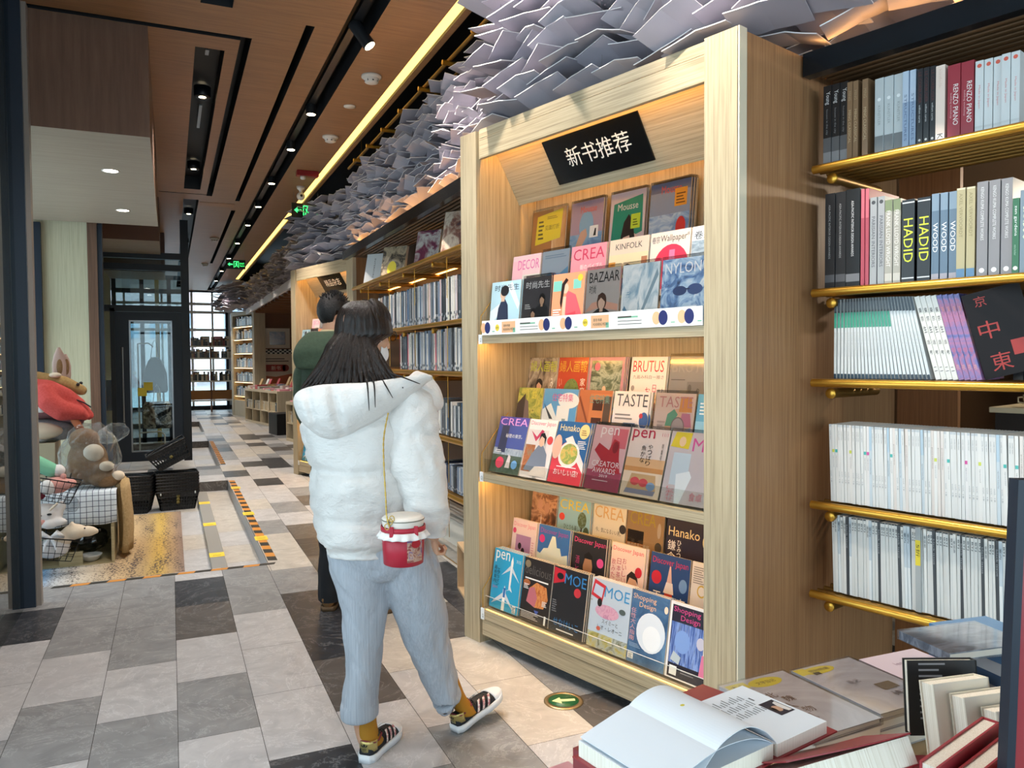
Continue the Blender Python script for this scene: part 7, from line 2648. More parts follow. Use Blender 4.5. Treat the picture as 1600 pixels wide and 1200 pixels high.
wrapm = glass_mat('shrink_wrap', '#f2f2f2', 3.0, .08)
greyc = photo(('#c3bec2', '#b3aeb4', '#cfcace', '#9f9aa0'), 5)
for k in range(3):
    flatbook(1.055, 1.03, TZ + .0005 + k * .0225, .175, .245, .021, 2, '#cfc8c4', 'pale book %s from the bottom of the pile with the calligraphy cover' % ORD[k], grp='pile under the calligraphy book')
    flatbook(1.238, 1.05, TZ + .0005 + k * .0225, .172, .22, .021, 1, '#c4c0c4', 'grey book %s from the bottom of the pile with the twin stickered cover' % ORD[k], grp='pile under the second grey book')
    flatbook(1.422, 1.09, TZ + .0005 + k * .0225, .165, .175, .021, -2, '#d0c2c8', 'pinkish book %s from the bottom of the pile near the oak panel' % ORD[k], grp='pile under the pink book')
flatbook(1.05, 1.03, TZ + .0685, .178, .25, .012, 2, greyc, 'grey wrapped book with brush calligraphy and a yellow sticker beside the open book',
         [('e', .10, .222, .044, .02, '#d9c42e'), ('r', .005, .215, .05, .026, '#d9c42e'), ('t', '文学日记', .075, .215, .05, .013, '#4a3f16'), ('t', '木心', .012, .22, .034, .014, '#4a3f16')] +
         [('t', c_, .050 + .022 * (i % 2), .155 - i * .026, .024, .024, '#5a3a34') for i, c_ in enumerate('北魏人物风')], extra=wrapm)
flatbook(1.236, 1.045, TZ + .0685, .175, .228, .014, 1, greyc, 'second grey wrapped book with a yellow sticker, between the calligraphy and pink books',
         [('e', .055, .205, .045, .017, '#d9c42e'), ('r', .0, .195, .03, .03, '#d9c42e'), ('t', '限时特惠', .03, .199, .055, .012, '#4a3f16'), ('r', .03, .186, .018, .012, '#2a2416'), ('r', .10, .07, .045, .03, '#7a6a58'), ('t', '诗选', .1, .04, .05, .02, '#6a6066'), ('t', '画记', .06, .12, .03, .016, '#6a6066')], extra=wrapm)
flatbook(1.42, 1.085, TZ + .0685, .17, .18, .010, -2, '#b9a6ae', 'dusty pink flat book in the pile before the dark blue book', [('t', 'letters', .05, .12, .06, .014, '#8a707a'), ('r', .03, .06, .11, .004, '#8a707a')])
mtn = photo(('#2f3a4c', '#4a5668', '#8f98a8', '#252c38'), 9, (1, 2.5, 1))
for k in range(6):
    flatbook(1.455 + .003 * k, 1.16 - .0015 * k, TZ + .0005 + .0 if k == 0 else TZ + .0005 + k * .024, .19, .16, .0235, -12, mtn if k == 5 else '#3f6f9a', 'dark blue landscape covered book on top of the rear pile' if k == 5 else 'blue edged book %s from the bottom of the rear pile' % ORD[k], grp='rear blue pile') if k > 4 else None
for k in range(5):
    flatbook(1.62 - .0 * k, 1.06, TZ + .0005 + k * .0265, .17, .2, .026, -8, ['#3f6f9a', '#8a8f98', '#2f4a6a', '#b0b4ba', '#3f6f9a'][k], 'blue grey book %s from the bottom of the pile by the sign' % ORD[k], grp='blue pile by the sign')
for o in [o for o in bpy.data.objects if o.get('group') == 'rear blue pile']:
    bpy.data.objects.remove(o)
flatbook(1.47, 1.075, TZ + .133, .21, .14, .018, -9, mtn, 'dark blue landscape covered book lying on the pile by the sign', extra=wrapm)

# pile under the open book, then the open book
for k in range(6):
    flatbook(.575, .845, TZ + .0005 + k * .0305, .25, .165, .03, 10.7, ['#8a2f34', '#e4dcd4', '#8a2f34', '#c9c0b8', '#8a2f34', '#7f2a30'][k], '%s book from the bottom of the pile under the open book' % ORD[k], grp='pile under the open book')
redc = flat('#8f2f35', .45, 0, .4, .15)
page_w = flat('#dde3ea', .7, 0, .2)
OBM = Matrix.Translation((.792, .850, TZ + .1845)) @ Matrix.Rotation(R(10.7), 4, 'Z')
ob = thing('open_book', 'open book with white pages and a dark red cover on the display table', 'book', M=OBM)
mb = MB()
mb.box(-.235, .004, -.004, .176, 0, .0025, redc)
mb.box(.004, .150, -.004, .176, 0, .0025, redc)
mb.prism([(-.03, .160), (.105, .160), (.098, .222), (-.035, .215)], (.008, .0105), redc, 'z')
mb.build('cover', ob)


def sheet(curve, y0, y1, t, mat, n=10):
    K = catmull([(p[0], p[1], 0) for p in curve], n)
    mb = MB()
    vs, fs = [], []
    m = len(K)
    for (a, b_, _) in K:
        for y in (y0, y1):
            vs.append((a, y, b_))
    for (a, b_, _) in K:
        for y in (y0, y1):
            vs.append((a, y, b_ + t))
    o2 = 2 * m
    for i in range(m - 1):
        q = 2 * i
        fs += [(q, q + 1, q + 3, q + 2), (o2 + q, o2 + q + 2, o2 + q + 3, o2 + q + 1), (q, q + 2, o2 + q + 2, o2 + q), (q + 1, o2 + q + 1, o2 + q + 3, q + 3)]
    fs += [(0, o2, o2 + 1, 1), (2 * m - 2, 2 * m - 1, o2 + 2 * m - 1, o2 + 2 * m - 2)]
    mb.add(vs, fs, mat, False)
    return mb


mb = MB()
mb.box(.006, .128, 0, .16, .0028, .022, {'t': page_w, '*': page_edge})
O, U, V = (-.006, -.008, .0224), (1, 0, 0), (0, 1, 0)
inkp = flat('#6a7076', .7)
for q in range(11):
    for s in range(3):
        mb.rect(O, U, V, .022 + q * .0068, .085 + s * .022 + (q % 3) * .001, .0022, .019 - .004 * ((q * 5 + s) % 3), inkp)
mb.rect(O, U, V, .094, .060, .034, .045, flat('#262332', .4))
O2 = (-.006, -.008, .0226)
mb.disc(O2, U, V, .108, .079, .008, .010, flat('#c39a80', .5))
mb.poly(O2, U, V, [(.118, .064), (.126, .064), (.126, .098), (.118, .096), (.114, .08)], flat('#d9d4d0', .5))
mb.disc(O2, U, V, .101, .079, .004, .010, flat('#2a1d18', .5))
mb.rect(O, U, V, .100, .118, .003, .012, flat('#33363a', .6))
mb.build('page_block', ob)
mb = MB()
mb.box(-.228, -.004, 0, .17, .0028, .026, {'t': page_w, '*': page_edge})
mb.build('page_block', ob)
sheet([(0, .024), (-.05, .046), (-.12, .052), (-.185, .040), (-.225, .030)], 0, .17, .0008, page_w).build('page', ob)
p1 = sheet([(.004, .024), (-.025, .050), (-.065, .066), (-.115, .058), (-.155, .030), (-.168, .018)], 0, .17, .0008, page_w)
p1.disc((-.085, .1, .0668), (1, 0, .05), (0, 1, 0), 0, 0, .004, .003, flat('#cfc24a', .6), 8)
p1.build('page', ob)

# red paperback close to the camera with lifted cover
for k in range(3):
    flatbook(.83, .655, TZ + .0005 + k * .0395, .24, .165, .039, -1, ['#7f2a30', '#d9d2ca', '#7f2a30', '#c9c2ba'][k], '%s book from the bottom of the pile nearest the table edge' % ORD[k], grp='pile at the table edge')
rb = thing('red_book', 'thick red paperback with a lifted cover at the near edge of the table', 'book', M=Matrix.Translation((.765, .775, TZ + .168)) @ Matrix.Rotation(R(-27), 4, 'X'))
mb = MB()
mb.box(0, .235, 0, .095, .0, .002, redc)
mb.box(.002, .233, .002, .093, .002, .040, page_edge)
mb.build('page_block', rb)
c_ = sheet([(-.002, .050), (.08, .046), (.17, .042), (.237, .0415)], -.001, .096, .002, redc)
c_.build('cover', rb)
pk = photo(('#d9a9ae', '#c98a94', '#e6c4c6'), 6)
flatbook(.50, .93, TZ + .06, .14, .2, .02, 8, pk, 'pink glossy book at the corner of the table by the aisle', [('r', .02, .03, .1, .02, '#e9d4d4')])
for k in range(2):
    flatbook(.505, .935, TZ + .0005 + k * .0297, .14, .2, .029, 8, ['#b0666e', '#e4dcd6'][k], ['red book lowest in the corner pile by the aisle', 'cream book in the middle of the corner pile by the aisle'][k], grp='corner pile')

# standing black book, cream volumes and red books beside the sign
SF = Matrix.Rotation(-_y, 4, 'Z')
for k in range(7):
    flatbook(1.02, .80, TZ + .0005 + k * .0, .28, .2, .06, -24, '#5f2226', 'wine red box file under the standing books') if k == 0 else None
def upright(x, y, z, w_, d, h, rz, lean, cov, label, side, name='hardback', grp=None):
    mb = MB()
    cm = flat(cov, .4)
    mb.box(0, w_, 0, .003, 0, h, cm)
    mb.box(0, w_, d - .003, d, 0, h, cm)
    mb.box(w_ - .003, w_, 0, d, 0, h, cm)
    mb.box(.003, w_ - .003, .003, d - .003, .003, h - .003, side)
    for i in range(10):
        if cov == '#15161a':
            mb.rect((.02, -.0004, .03), (1, 0, 0), (0, 0, 1), .0, i * .011, .05 - .006 * (i % 3), .0035, flat('#8a8a8e', .6))
    o = mb.build(name)
    o.matrix_world = Matrix.Translation((x, y, z)) @ Matrix.Rotation(R(rz), 4, 'Z') @ Matrix.Rotation(R(-lean), 4, 'X')
    return tag(o, label, 'book', grp)


upright(1.250, .990, TZ + .062, .13, .02, .137, -24, 6, '#15161a', 'black hardback with small white print standing behind the cream volumes', page_edge)
upright(1.222, .905, TZ + .062, .12, .034, .128, -10, 10, '#ddd6c4', 'cream volume standing first in the row by the framed sign', page_edge, grp='cream volumes by the sign')
upright(1.242, .862, TZ + .062, .12, .034, .118, -10, 10, '#d3ccba', 'cream volume standing second in the row by the framed sign', page_edge, grp='cream volumes by the sign')
upright(1.262, .819, TZ + .062, .12, .034, .108, -10, 10, '#c9c2b0', 'cream volume standing third in the row by the framed sign', page_edge, grp='cream volumes by the sign')
for k in range(3):
    upright(.985 + k * .028, .735 - k * .028, TZ + .001, .22, .026, .185 - k * .012, 14, 0, '#a0363e', 'red covered book with white edges, %s of three leaning by the sign' % ORD[k], page_edge, grp='red leaning books by the sign')

# framed red sign
sg = thing('framed_sign', 'black framed red sign with gold lettering standing on the table', 'sign', M=Matrix.Translation((1.008, .6585, TZ + .001)) @ SF @ Matrix.Rotation(R(1.5), 4, 'Y'))
mb = MB()
W_, H_ = .34, .605
for a in ((0, .011, 0, H_), (W_ - .011, W_, 0, H_), (.011, W_ - .011, 0, .011), (.011, W_ - .011, H_ - .014, H_)):
    mb.box(a[0], a[1], 0, .020, a[2], a[3], flat('#1b2431', .35))
mb.build('frame', sg)
mb = MB()
mb.box(.011, W_ - .011, .004, .018, .011, H_ - .014, flat('#8f1f28', .3, 0, .5, .3))
O, U, V = (0, .0034, 0), (1, 0, 0), (0, 0, 1)
au = flat('#b08a4a', .4, .4)
mb.text('用心读', O, U, V, .034, .405, .17, .050, au)
mb.text('2019', O, U, V, .030, .195, .09, .030, au)
mb.build('poster', sg)
# ================================================================ soft toys, baskets and boxes on the left
LZ = -.12


def plush(name, label, M, balls, mat, parts=(), v=.012, grp=None):
    t = thing(name, label, 'soft toy', M=M, group=grp)
    mb = MB()
    for bl in balls:
        if not isinstance(bl[0], list):
            mb.ball(bl[0], bl[1], mat, 16, 10)
        else:
            mb.tube(bl[0], bl[1], mat, 12)
            for p, r in ((bl[0][0], bl[1][0]), (bl[0][-1], bl[1][-1])):
                mb.ball(p, r, mat, 12, 8)
    o = mb.build('plush_body', t)
    remesh(o, v, 8)
    for (nm, fn) in parts:
        m2 = MB()
        fn(m2)
        m2.build(nm, t)
    return t


def fuzz(key, h, h2=None):
    return fabric(key, h, .95, 70, .35, (1, 1, 1), .006, h2)


p_red, p_mauve, p_grey, p_tan = fuzz('plush_red', '#c9554f', '#b8443f'), fuzz('plush_mauve', '#8a6468', '#7a565b'), fuzz('plush_grey', '#a3a5a8', '#8f9296'), fuzz('plush_tan', '#b0905f', '#9c7d4e')
p_white, p_mint, p_pink, p_brown, p_cream = fuzz('plush_white', '#dcd8d6'), fuzz('plush_mint', '#7fc0a0'), fuzz('plush_pink', '#d8a29a', '#c98a80'), fuzz('plush_brown', '#8a6a4a', '#775a3d'), fuzz('plush_cream', '#d6c6b0')
blk = flat('#17151a', .3)


def dots(pts, r, mat=blk):
    def f(m):
        for p in pts:
            m.ball(p, r, mat, 10, 6)
    return f


# open-fronted wooden display box with gridded cloth
bx = thing('display_box', 'open wooden box under a gridded cloth that holds the soft toys', 'box', (-.95, 6.76, LZ + .0005))
wd = grain('box_ply', 'x', ('#9a8a66', '#b3a37d', '#c2b38d'), .6, 30)
mb = MB()
mb.box(-.4, .52, 0, .9, 0, .02, wd)
mb.box(-.4, .52, 0, .9, .56, .58, wd)
mb.box(.50, .52, 0, .9, .02, .56, wd)
mb.box(-.4, -.38, 0, .9, .02, .56, wd)
mb.box(-.38, .50, .88, .9, .02, .56, wd)
mb.box(.14, .30, .01, .03, .02, .12, wd)
mb.build('carcass', bx)
m, nt, b = _new('gridded_cloth')
tc = N(nt, 'ShaderNodeTexCoord')
br = N(nt, 'ShaderNodeTexBrick')
br.offset = 0
br.inputs['Color1'].default_value = br.inputs['Color2'].default_value = srgb('#d3dbe2')
br.inputs['Mortar'].default_value = srgb('#39445a')
br.inputs['Scale'].default_value = 1
br.inputs['Brick Width'].default_value = .042
br.inputs['Row Height'].default_value = .042
br.inputs['Mortar Size'].default_value = .0022
br.inputs['Mortar Smooth'].default_value = 0
nt.links.new(tc.outputs['UV'], br.inputs['Vector'])
nt.links.new(br.outputs['Color'], b.inputs['Base Color'])
b.inputs['Roughness'].default_value = .85
cm = MB()
vs, fs, uv = [], [], []
path = [(.885, .585), (.45, .586), (.0, .586), (-.012, .575), (-.016, .50), (-.022, .42), (-.024, .33)]
nx = 40
L = 0
for j, (y, z) in enumerate(path):
    if j:
        L += math.hypot(y - path[j - 1][0], z - path[j - 1][1])
    for i in range(nx + 1):
        x = -.41 + .955 * i / nx
        f = .010 * math.sin(i * .9) * max(0, j - 3) / 3
        vs.append((x, y - f, z + (.006 * math.sin(i * .5) if j == len(path) - 1 else 0)))
        uv.append((x, L))
for j in range(len(path) - 1):
    for i in range(nx):
        a = j * (nx + 1) + i
        fs.append((a, a + nx + 1, a + nx + 2, a + 1))
cm.add(vs, fs, m, True)
o = cm.build('grid_cloth')
ul = o.data.uv_layers.new(name='cloth')
for lp in o.data.loops:
    ul.data[lp.index].uv = uv[lp.vertex_index]
sd = o.modifiers.new('thickness', 'SOLIDIFY')
sd.thickness = .002
o.location = (-.95, 6.76, LZ)
tag(o, 'white cloth with a dark grid draped over the wooden toy box', 'cloth')
# side flap of cloth
mb = MB()
tow = fabric('ribbed_towel', '#b59a70', .95, 60, .5, (1, 1, 1), .006, '#9a8058')
rings = []
for j in range(9):
    q = j / 8
    rings.append([(.535 + .03 * math.sin(q * 2.2) + .012 * math.sin(6 * t + q * 3) + .045 * math.cos(t), .30 + .22 * math.sin(t), .62 - .56 * q) for t in [2 * PI * k / 28 for k in range(28)]])
mb.loft(rings, tow)
o = mb.build('towel')
o.location = (-.95 + .03, 6.76, LZ)
tag(o, 'ochre ribbed towel hanging down the side of the toy box', 'towel')


def wire_basket(name_l, M, w_=.30, d=.22, h=.17):
    t = thing('wire_basket', name_l, 'basket', M=M)
    mb = MB()
    bl = flat('#15161a', .35, .6)
    n = 7

    def rim(z, s):
        return [(-w_ / 2 * s, -d / 2 * s, z), (w_ / 2 * s, -d / 2 * s, z), (w_ / 2 * s, d / 2 * s, z), (-w_ / 2 * s, d / 2 * s, z), (-w_ / 2 * s, -d / 2 * s, z)]
    for z, s, r in ((0, .8, .0028), (h * .33, .87, .0022), (h * .66, .93, .0022), (h, 1, .005)):
        mb.tube(rim(z, s), r, bl, 6)
    for k in range(n + 1):
        f = -1 + 2 * k / n
        for y in (-1, 1):
            mb.tube([(f * w_ / 2 * .8, y * d / 2 * .8, 0), (f * w_ / 2, y * d / 2, h)], .0022, bl, 6)
        mb.tube([(f * w_ / 2 * .8, -d / 2 * .8, 0), (f * w_ / 2 * .8, d / 2 * .8, 0)], .002, bl, 6)
    for k in range(1, 5):
        f = -1 + 2 * k / 5
        for x in (-1, 1):
            mb.tube([(x * w_ / 2 * .8, f * d / 2 * .8, 0), (x * w_ / 2, f * d / 2, h)], .0022, bl, 6)
    mb.build('wire_body', t)
    mb = MB()
    for x in (-.08, .08):
        mb.tube([(x, d / 2, h), (x, d / 2 + .05, h + .03), (x, d / 2 + .06, h - .03)], .003, bl, 6)
    mb.build('hook', t)
    return t


# lower basket and its toys (in front of the box)
wire_basket('black wire basket with the white ribboned toy before the wooden box', Matrix.Translation((-.83, 6.56, .02)) @ Matrix.Rotation(R(10), 4, 'Y'), .33, .2, .16)
plush('plush_cushion', 'white plush with a white ribbon bow in the lower wire basket', Matrix.Translation((-.83, 6.56, .09)), [((0, 0, 0), (.125, .07, .075)), ((.05, 0, .05), (.08, .06, .05))], p_white,
      [('ribbon', lambda m: [m.tube([(0, -.05, .09), (a * .05, -.08, .13), (a * .08, -.07, .10), (0, -.05, .09)], [.008, .022, .018, .006], flat('#e6e8ec', .5), 8) for a in (-1, 1)] + [m.tube([(0, -.06, .09), (a * .03, -.085, .05), (a * .04, -.09, .0)], [.01, .014, .004], flat('#e6e8ec', .5), 8) for a in (-1, 1)])])
plush('plush_animal', 'mint green plush peeking over the lower wire basket', Matrix.Translation((-.955, 6.58, .17)), [((0, 0, 0), (.075, .06, .075))], p_mint)
plush('plush_bear', 'cream long-nosed bear plush head sticking out beside the ribboned plush', Matrix.Translation((-.68, 6.56, .20)) @ Matrix.Rotation(R(0), 4, 'Y'), [((0, 0, 0), (.085, .065, .06)), ((.09, 0, -.005), (.06, .045, .042)), ((.14, 0, -.01), (.028, .025, .022)), ((-.015, -.02, .065), .018), ((-.02, .04, .06), .018), ((-.09, 0, -.05), (.08, .06, .06))], p_cream,
      [('nose', dots([(.166, 0, -.004)], .009)), ('eye', dots([(.072, -.045, .028)], .006)), ('eye', dots([(.072, .045, .028)], .006))])
# white bear plush above
plush('plush_bear', 'white bear plush with a drowsy face between the two wire baskets', Matrix.Translation((-.875, 6.56, .345)), [((0, 0, 0), (.13, .08, .085)), ((.115, -.01, .055), (.035, .02, .045)), ((.04, -.06, -.06), (.06, .04, .04)), ((.11, -.06, -.05), (.05, .035, .03))], p_white,
      [('eye', lambda m: m.ball((-.055, -.075, .02), (.016, .006, .008), blk)), ('eye', lambda m: m.ball((.045, -.075, .012), (.016, .006, .008), blk)), ('nose', lambda m: m.ball((-.01, -.085, .008), (.010, .006, .006), blk)), ('blush', lambda m: m.ball((.0, -.068, -.045), (.055, .02, .025), p_pink))])
# upper basket
wire_basket('black wire basket of small plush animals above the white bear', Matrix.Translation((-.83, 6.56, .455)) @ Matrix.Rotation(R(14), 4, 'Y'), .33, .2, .16)
plush('plush_worm', 'mint green long plush lying across the upper wire basket', Matrix.Translation((-.88, 6.58, .70)), [([(-.12, 0, .06), (-.04, 0, .03), (.06, 0, -.03)], [.055, .06, .055])], p_mint, [('eye', dots([(-.06, -.058, .03)], .008)), ('tail', lambda m: m.ball((.10, 0, -.035), (.05, .045, .045), p_white))])
plush('plush_pig', 'pink and white pig plush in the upper wire basket', Matrix.Translation((-.79, 6.56, .56)), [((0, 0, 0), (.10, .065, .065)), ((.09, -.02, .01), (.05, .04, .035))], p_pink, [('ear', lambda m: m.ball((.05, -.02, .065), (.02, .012, .02), p_pink)), ('eye', dots([(.085, -.055, .025)], .006)), ('belly', lambda m: m.ball((-.05, -.03, -.01), (.06, .05, .055), p_white))])
plush('plush_cube', 'blue grey plush at the back of the upper wire basket', Matrix.Translation((-.94, 6.57, .56)), [((0, 0, 0), (.06, .06, .07))], fuzz('plush_blue', '#6a8aa4'))
plush('plush_berry', 'maroon small plush low in the upper wire basket', Matrix.Translation((-.92, 6.53, .49)), [((0, 0, 0), (.07, .04, .035))], fuzz('plush_maroon', '#6a2430'))
for k, (x, z, lab) in enumerate(((-.80, .455, 'pale chopstick like stick under the upper wire basket'),)):
    mb = MB()
    mb.tube([(0, 0, 0), (.05, -.02, .05)], .008, p_cream, 8)
    o = mb.build('wooden_stick')
    o.location = (x - .02, 6.44, z - .06)
    tag(o, lab, 'stick')

# cardboard box and big lying toys
mb = MB()
mb.rbox(-.4, .14, 0, .35, 0, .36, flat('#a89d84', .7), .004)
o = mb.build('carton')
o.location = (-.99, 7.05, .468)
tag(o, 'beige carton under the big grey plush cushion', 'carton')
plush('plush_cushion', 'large grey seal plush, lowest in the heap of big soft toys', Matrix.Translation((-1.06, 7.25, .93)), [((0, 0, 0), (.34, .2, .10)), ((.22, 0, -.02), (.12, .12, .08)), ((.1, -.1, -.08), (.06, .08, .03))], p_grey, [('belly_patch', lambda m: m.ball((.06, -.13, -.01), (.2, .08, .075), p_cream)), ('fin', lambda m: m.ball((-.02, -.17, .05), (.06, .03, .03), fuzz('plush_slate', '#7f86a0')))], .016)
plush('plush_cushion', 'large mauve plush in the middle of the heap of big soft toys', Matrix.Translation((-1.02, 7.25, 1.085)), [((0, 0, 0), (.33, .18, .085)), ((.25, -.03, -.05), (.11, .1, .06)), ((.32, -.05, -.10), (.05, .05, .045))], p_mauve, [('paw', lambda m: m.ball((.075, -.175, .01), (.035, .03, .025), p_white))], .016)
plush('plush_lobster', 'red lobster plush draped over the mauve plush', Matrix.Translation((-1.02, 7.25, 1.23)), [([(-.2, 0, .02), (0, -.02, .03), (.12, -.05, .02), (.24, -.06, -.04), (.33, -.06, -.10)], [.08, .085, .08, .07, .05]), ([(.10, -.12, .0), (.13, -.17, -.08), (.22, -.18, -.15), (.33, -.15, -.17)], [.07, .085, .085, .06]), ([(.33, -.13, -.16), (.38, -.12, -.21)], [.05, .03]), ([(.33, -.06, -.10), (.40, -.06, -.20)], [.05, .04])], p_red,
      [('feeler', lambda m: m.tube([(.30, -.10, -.06), (.37, -.11, -.09), (.42, -.1, -.13)], .006, blk, 6)), ('leg', lambda m: m.tube([(.30, -.14, -.22), (.34, -.17, -.29), (.37, -.18, -.33)], [.03, .03, .02], fuzz('plush_salmon', '#b06a4a'), 10))], .014)
plush('plush_giraffe', 'tan striped plush lying on top of the heap of big soft toys', Matrix.Translation((-1.0, 7.3, 1.345)), [([(-.25, 0, 0), (0, 0, .0), (.2, 0, -.05), (.32, 0, -.11)], [.05, .055, .06, .045])], p_tan, [('foot', lambda m: m.ball((.14, -.055, .02), (.045, .03, .022), p_cream)), ('eye', dots([(.30, -.045, -.06), (.315, .03, -.05)], .014))], .012)
rb_ = thing('plush_rabbit_ears', 'upright pair of pale rabbit ears behind the tan plush', 'soft toy', M=Matrix.Translation((-.85, 7.42, 1.34)))
for s in (0, 1):
    mb = MB()
    rings = []
    for z, w_ in ((-.04, .04), (.02, .05), (.12, .052), (.20, .035), (.255, .010)):
        ww = w_ * (1 - .25 * s)
        rings.append([(s * .045 + ww * math.cos(t), s * .03 + .02 * math.sin(t), z * (1 - .22 * s)) for t in [2 * PI * k / 16 for k in range(16)]])
    mb.loft(rings, fuzz('plush_shell', '#b59a90'))
    e = mb.build('ear', rb_)
    mb = MB()
    mb.ball((s * .045 + .004, s * .03 - .014, .09), (.024, .012, .075), p_brown)
    mb.build('inner_ear', rb_)

# teddy in a clear bag beside the heap
td = plush('plush_teddy', 'brown teddy with cream patches in a clear plastic bag on the toy box', Matrix.Translation((-.62, 7.0, .67)), [((0, 0, 0), (.15, .13, .19)), ((-.02, -.02, .18), (.115, .10, .095)), ((.10, -.08, -.04), (.10, .06, .06)), ((.13, -.09, -.14), (.12, .08, .065)), ((-.10, -.06, -.1), (.09, .07, .1))], p_brown,
           [('chest_patch', lambda m: m.ball((.05, -.10, .08), (.075, .05, .07), p_cream)), ('sleeve_patch', lambda m: m.ball((.14, -.12, -.03), (.055, .045, .04), p_cream)), ('foot_patch', lambda m: m.ball((.22, -.12, -.11), (.05, .04, .04), p_cream))], .012)
film = glass_mat('crinkled_film', '#e9ecee', 2.2, .10)
nt = film.node_tree
gl_ = [n for n in nt.nodes if n.type == 'BSDF_GLOSSY'][0]
bp = N(nt, 'ShaderNodeBump')
bp.inputs['Strength'].default_value = 1.0
bp.inputs['Distance'].default_value = .05
nt.links.new(noisy(nt, coords(nt, (1, 1, 1)), 16, 4, .6, 1.5), bp.inputs['Height'])
nt.links.new(bp.outputs[0], gl_.inputs['Normal'])


def film_bag(label, M, rx, ry, rz, seed):
    mb = MB()
    vs, fs = [], []
    nu, nv = 26, 18
    for j in range(nv + 1):
        el = -PI / 2 + PI * j / nv
        for i in range(nu):
            a = 2 * PI * i / nu
            d = Vector((math.cos(el) * math.cos(a), math.cos(el) * math.sin(a), math.sin(el)))
            q = 1 + .16 * noise.noise(d * 2.6 + Vector((seed, 0, 0))) + .08 * noise.noise(d * 7 + Vector((0, seed, 0)))
            vs.append((d.x * rx * q, d.y * ry * q, d.z * rz * q))
    for j in range(nv):
        for i in range(nu):
            fs.append((j * nu + i, j * nu + (i + 1) % nu, (j + 1) * nu + (i + 1) % nu, (j + 1) * nu + i))
    mb.add(vs, fs, film, False)
    o = mb.build('plastic_bag')
    o.matrix_world = M
    return tag(o, label, 'bag')


film_bag('clear crinkled plastic bag wrapped round the brown teddy', Matrix.Translation((-.60, 6.98, .70)), .215, .22, .275, 1)
film_bag('puffy end of a clear plastic bag behind the teddy head', Matrix.Translation((-.46, 7.35, .86)) @ Matrix.Rotation(R(-20), 4, 'Y'), .13, .10, .08, 5)
film_bag('small clear plastic bag in front of the gridded cloth', Matrix.Translation((-.70, 6.60, .40)), .055, .05, .06, 8)
bw = MB()
bw.lathe([(.035, 0), (.045, .006), (.075, .04), (.08, .052), (.074, .052), (.04, .012), (0, .01)], flat('#c9c6c0', .35), 24)
o = bw.build('bowl')
o.location = (-.60, 6.86, LZ + .0215)
tag(o, 'small white bowl inside the open wooden toy box', 'bowl')
film_bag('dark green clear wrapped item behind the bowl in the toy box', Matrix.Translation((-.62, 7.08, .03)), .13, .08, .10, 11).data.materials[0] = glass_mat('green_film', '#2a4a42', 3.0, .1)

# ---------------------------------------------------------------- shopping baskets
bk_m = flat('#17181b', .4)


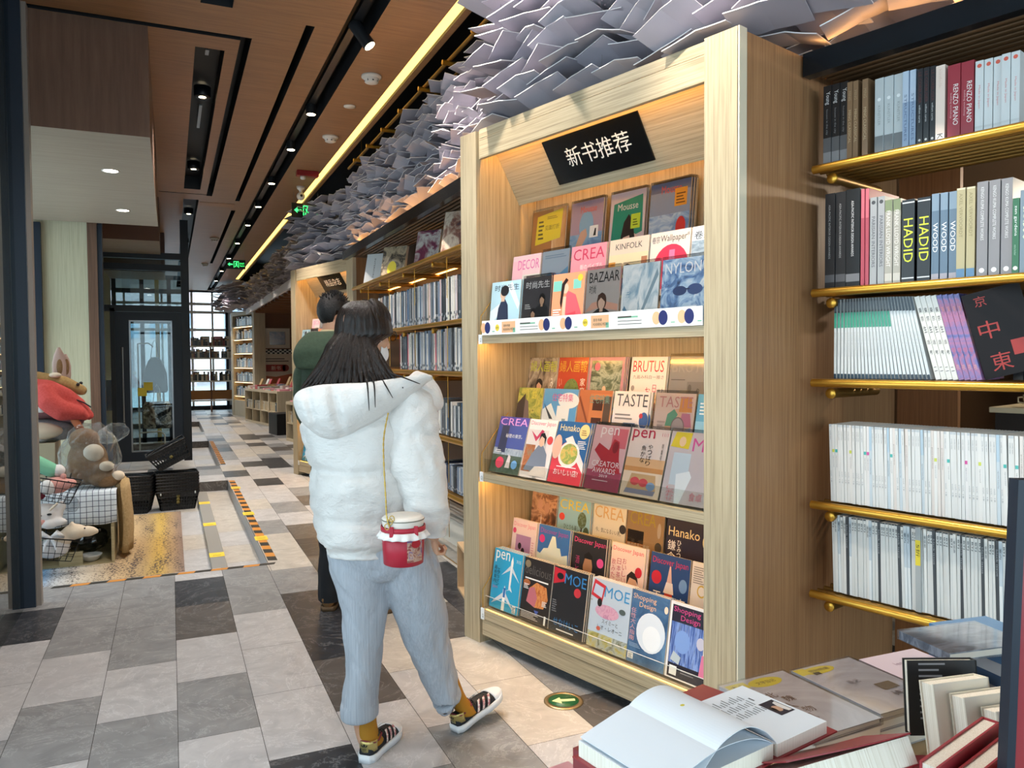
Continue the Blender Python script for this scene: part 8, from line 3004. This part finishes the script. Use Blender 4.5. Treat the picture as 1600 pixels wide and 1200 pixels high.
def basket_parts(t):
    mb = MB()
    W0, D0, W1, D1, H = .165, .11, .21, .14, .20
    th = .004
    # floor and four walls built as bars, with rim
    mb.box(-W0, W0, -D0, D0, 0, .004, bk_m)

    def wall(p0, p1, q0, q1, n):
        p0, p1, q0, q1 = map(Vector, (p0, p1, q0, q1))
        for k in range(n + 1):
            f = k / n
            mb.tube([p0.lerp(p1, f), q0.lerp(q1, f)], .0042, bk_m, 4)
        for z in (0.0, .18, .36, .54, .72, .86):
            a, b_ = p0.lerp(q0, z), p1.lerp(q1, z)
            mb.tube([a, b_], .0042, bk_m, 4)
        a, b_ = p0.lerp(q0, .72), p1.lerp(q1, .72)
        mb.add([a, b_, q1, q0], [(0, 1, 2, 3)], bk_m)
        mb.add([p0.lerp(q0, .0), p1.lerp(q1, .0), p1.lerp(q1, .16), p0.lerp(q0, .16)], [(0, 1, 2, 3)], bk_m)
    c0 = [(-W0, -D0, 0), (W0, -D0, 0), (W0, D0, 0), (-W0, D0, 0)]
    c1 = [(-W1, -D1, H), (W1, -D1, H), (W1, D1, H), (-W1, D1, H)]
    for i in range(4):
        wall(c0[i], c0[(i + 1) % 4], c1[i], c1[(i + 1) % 4], 14 if i % 2 == 0 else 9)
    mb.tube(c1 + [c1[0]], .008, bk_m, 8)
    a = mb.build('basket_body', t)
    hs = []
    for s in (-1, 1):
        mb = MB()
        mb.tube([(-W1 + .02, s * (D1 - .01), H + .008), (-.08, s * .03, H + .014), (.08, s * .03, H + .014), (W1 - .02, s * (D1 - .01), H + .008)], .006, bk_m, 8)
        hs.append(mb.build('handle', t))
    mb = MB()
    mb.lathe([(0, 0), (.018, 0), (.018, -.002), (0, -.002)], flat('#6a5c2a', .4), 16, (0, -.133, .085), 'y')
    bd = mb.build('badge', t)
    mb = MB()
    for x in (-.17, .17):
        mb.rbox(x - .006, x + .006, -.147, -.143, H - .03, H - .005, flat('#cfd0cc', .5), .001)
    cl = mb.build('clip', t)
    return [(a, []), (hs[0], []), (hs[1], []), (bd, [])]


def bM(x, y, z, rz, tilt=0):
    return Matrix.Translation((x, y, z)) @ Matrix.Rotation(R(rz), 4, 'Z') @ Matrix.Rotation(R(tilt), 4, 'Y')


b0 = thing('shopping_basket', 'black shopping basket at the bottom of the stack nearer the kick board', 'basket', M=bM(.04, 9.05, LZ + .0005, 4))
bparts = basket_parts(b0)
b0['group'] = 'stack of shopping baskets by the kick board'
for k in range(1, 7):
    dup(b0, bparts, bM(.04, 9.05, LZ + .0005 + k * .032, 4 + (k % 3 - 1) * .6), 'black shopping basket, %s from the bottom of the stack nearer the kick board' % nth(k + 1))
dup(b0, bparts, bM(.02, 9.05, LZ + .50, 4, -27), 'black shopping basket tilted on top of the stack nearer the kick board')
for k in range(7):
    dup(b0, bparts, bM(-.40, 9.0, LZ + .0005 + k * .032, -8 + (k % 3 - 1)), 'black shopping basket, %s from the bottom of the stack next to the toy box' % nth(k + 1), 'stack of shopping baskets next to the toy box')
# keep every label within sixteen words
for o in bpy.data.objects:
    l = o.get('label')
    if l and len(l.replace('-', ' ').split()) > 16:
        ws = l.split()
        for drop in ('the', 'a', 'of', 'brass', 'small', 'thin'):
            while len(ws) > 16 and drop in ws[1:]:
                ws.pop(len(ws) - 1 - ws[::-1].index(drop))
        o['label'] = ' '.join(ws[:16])
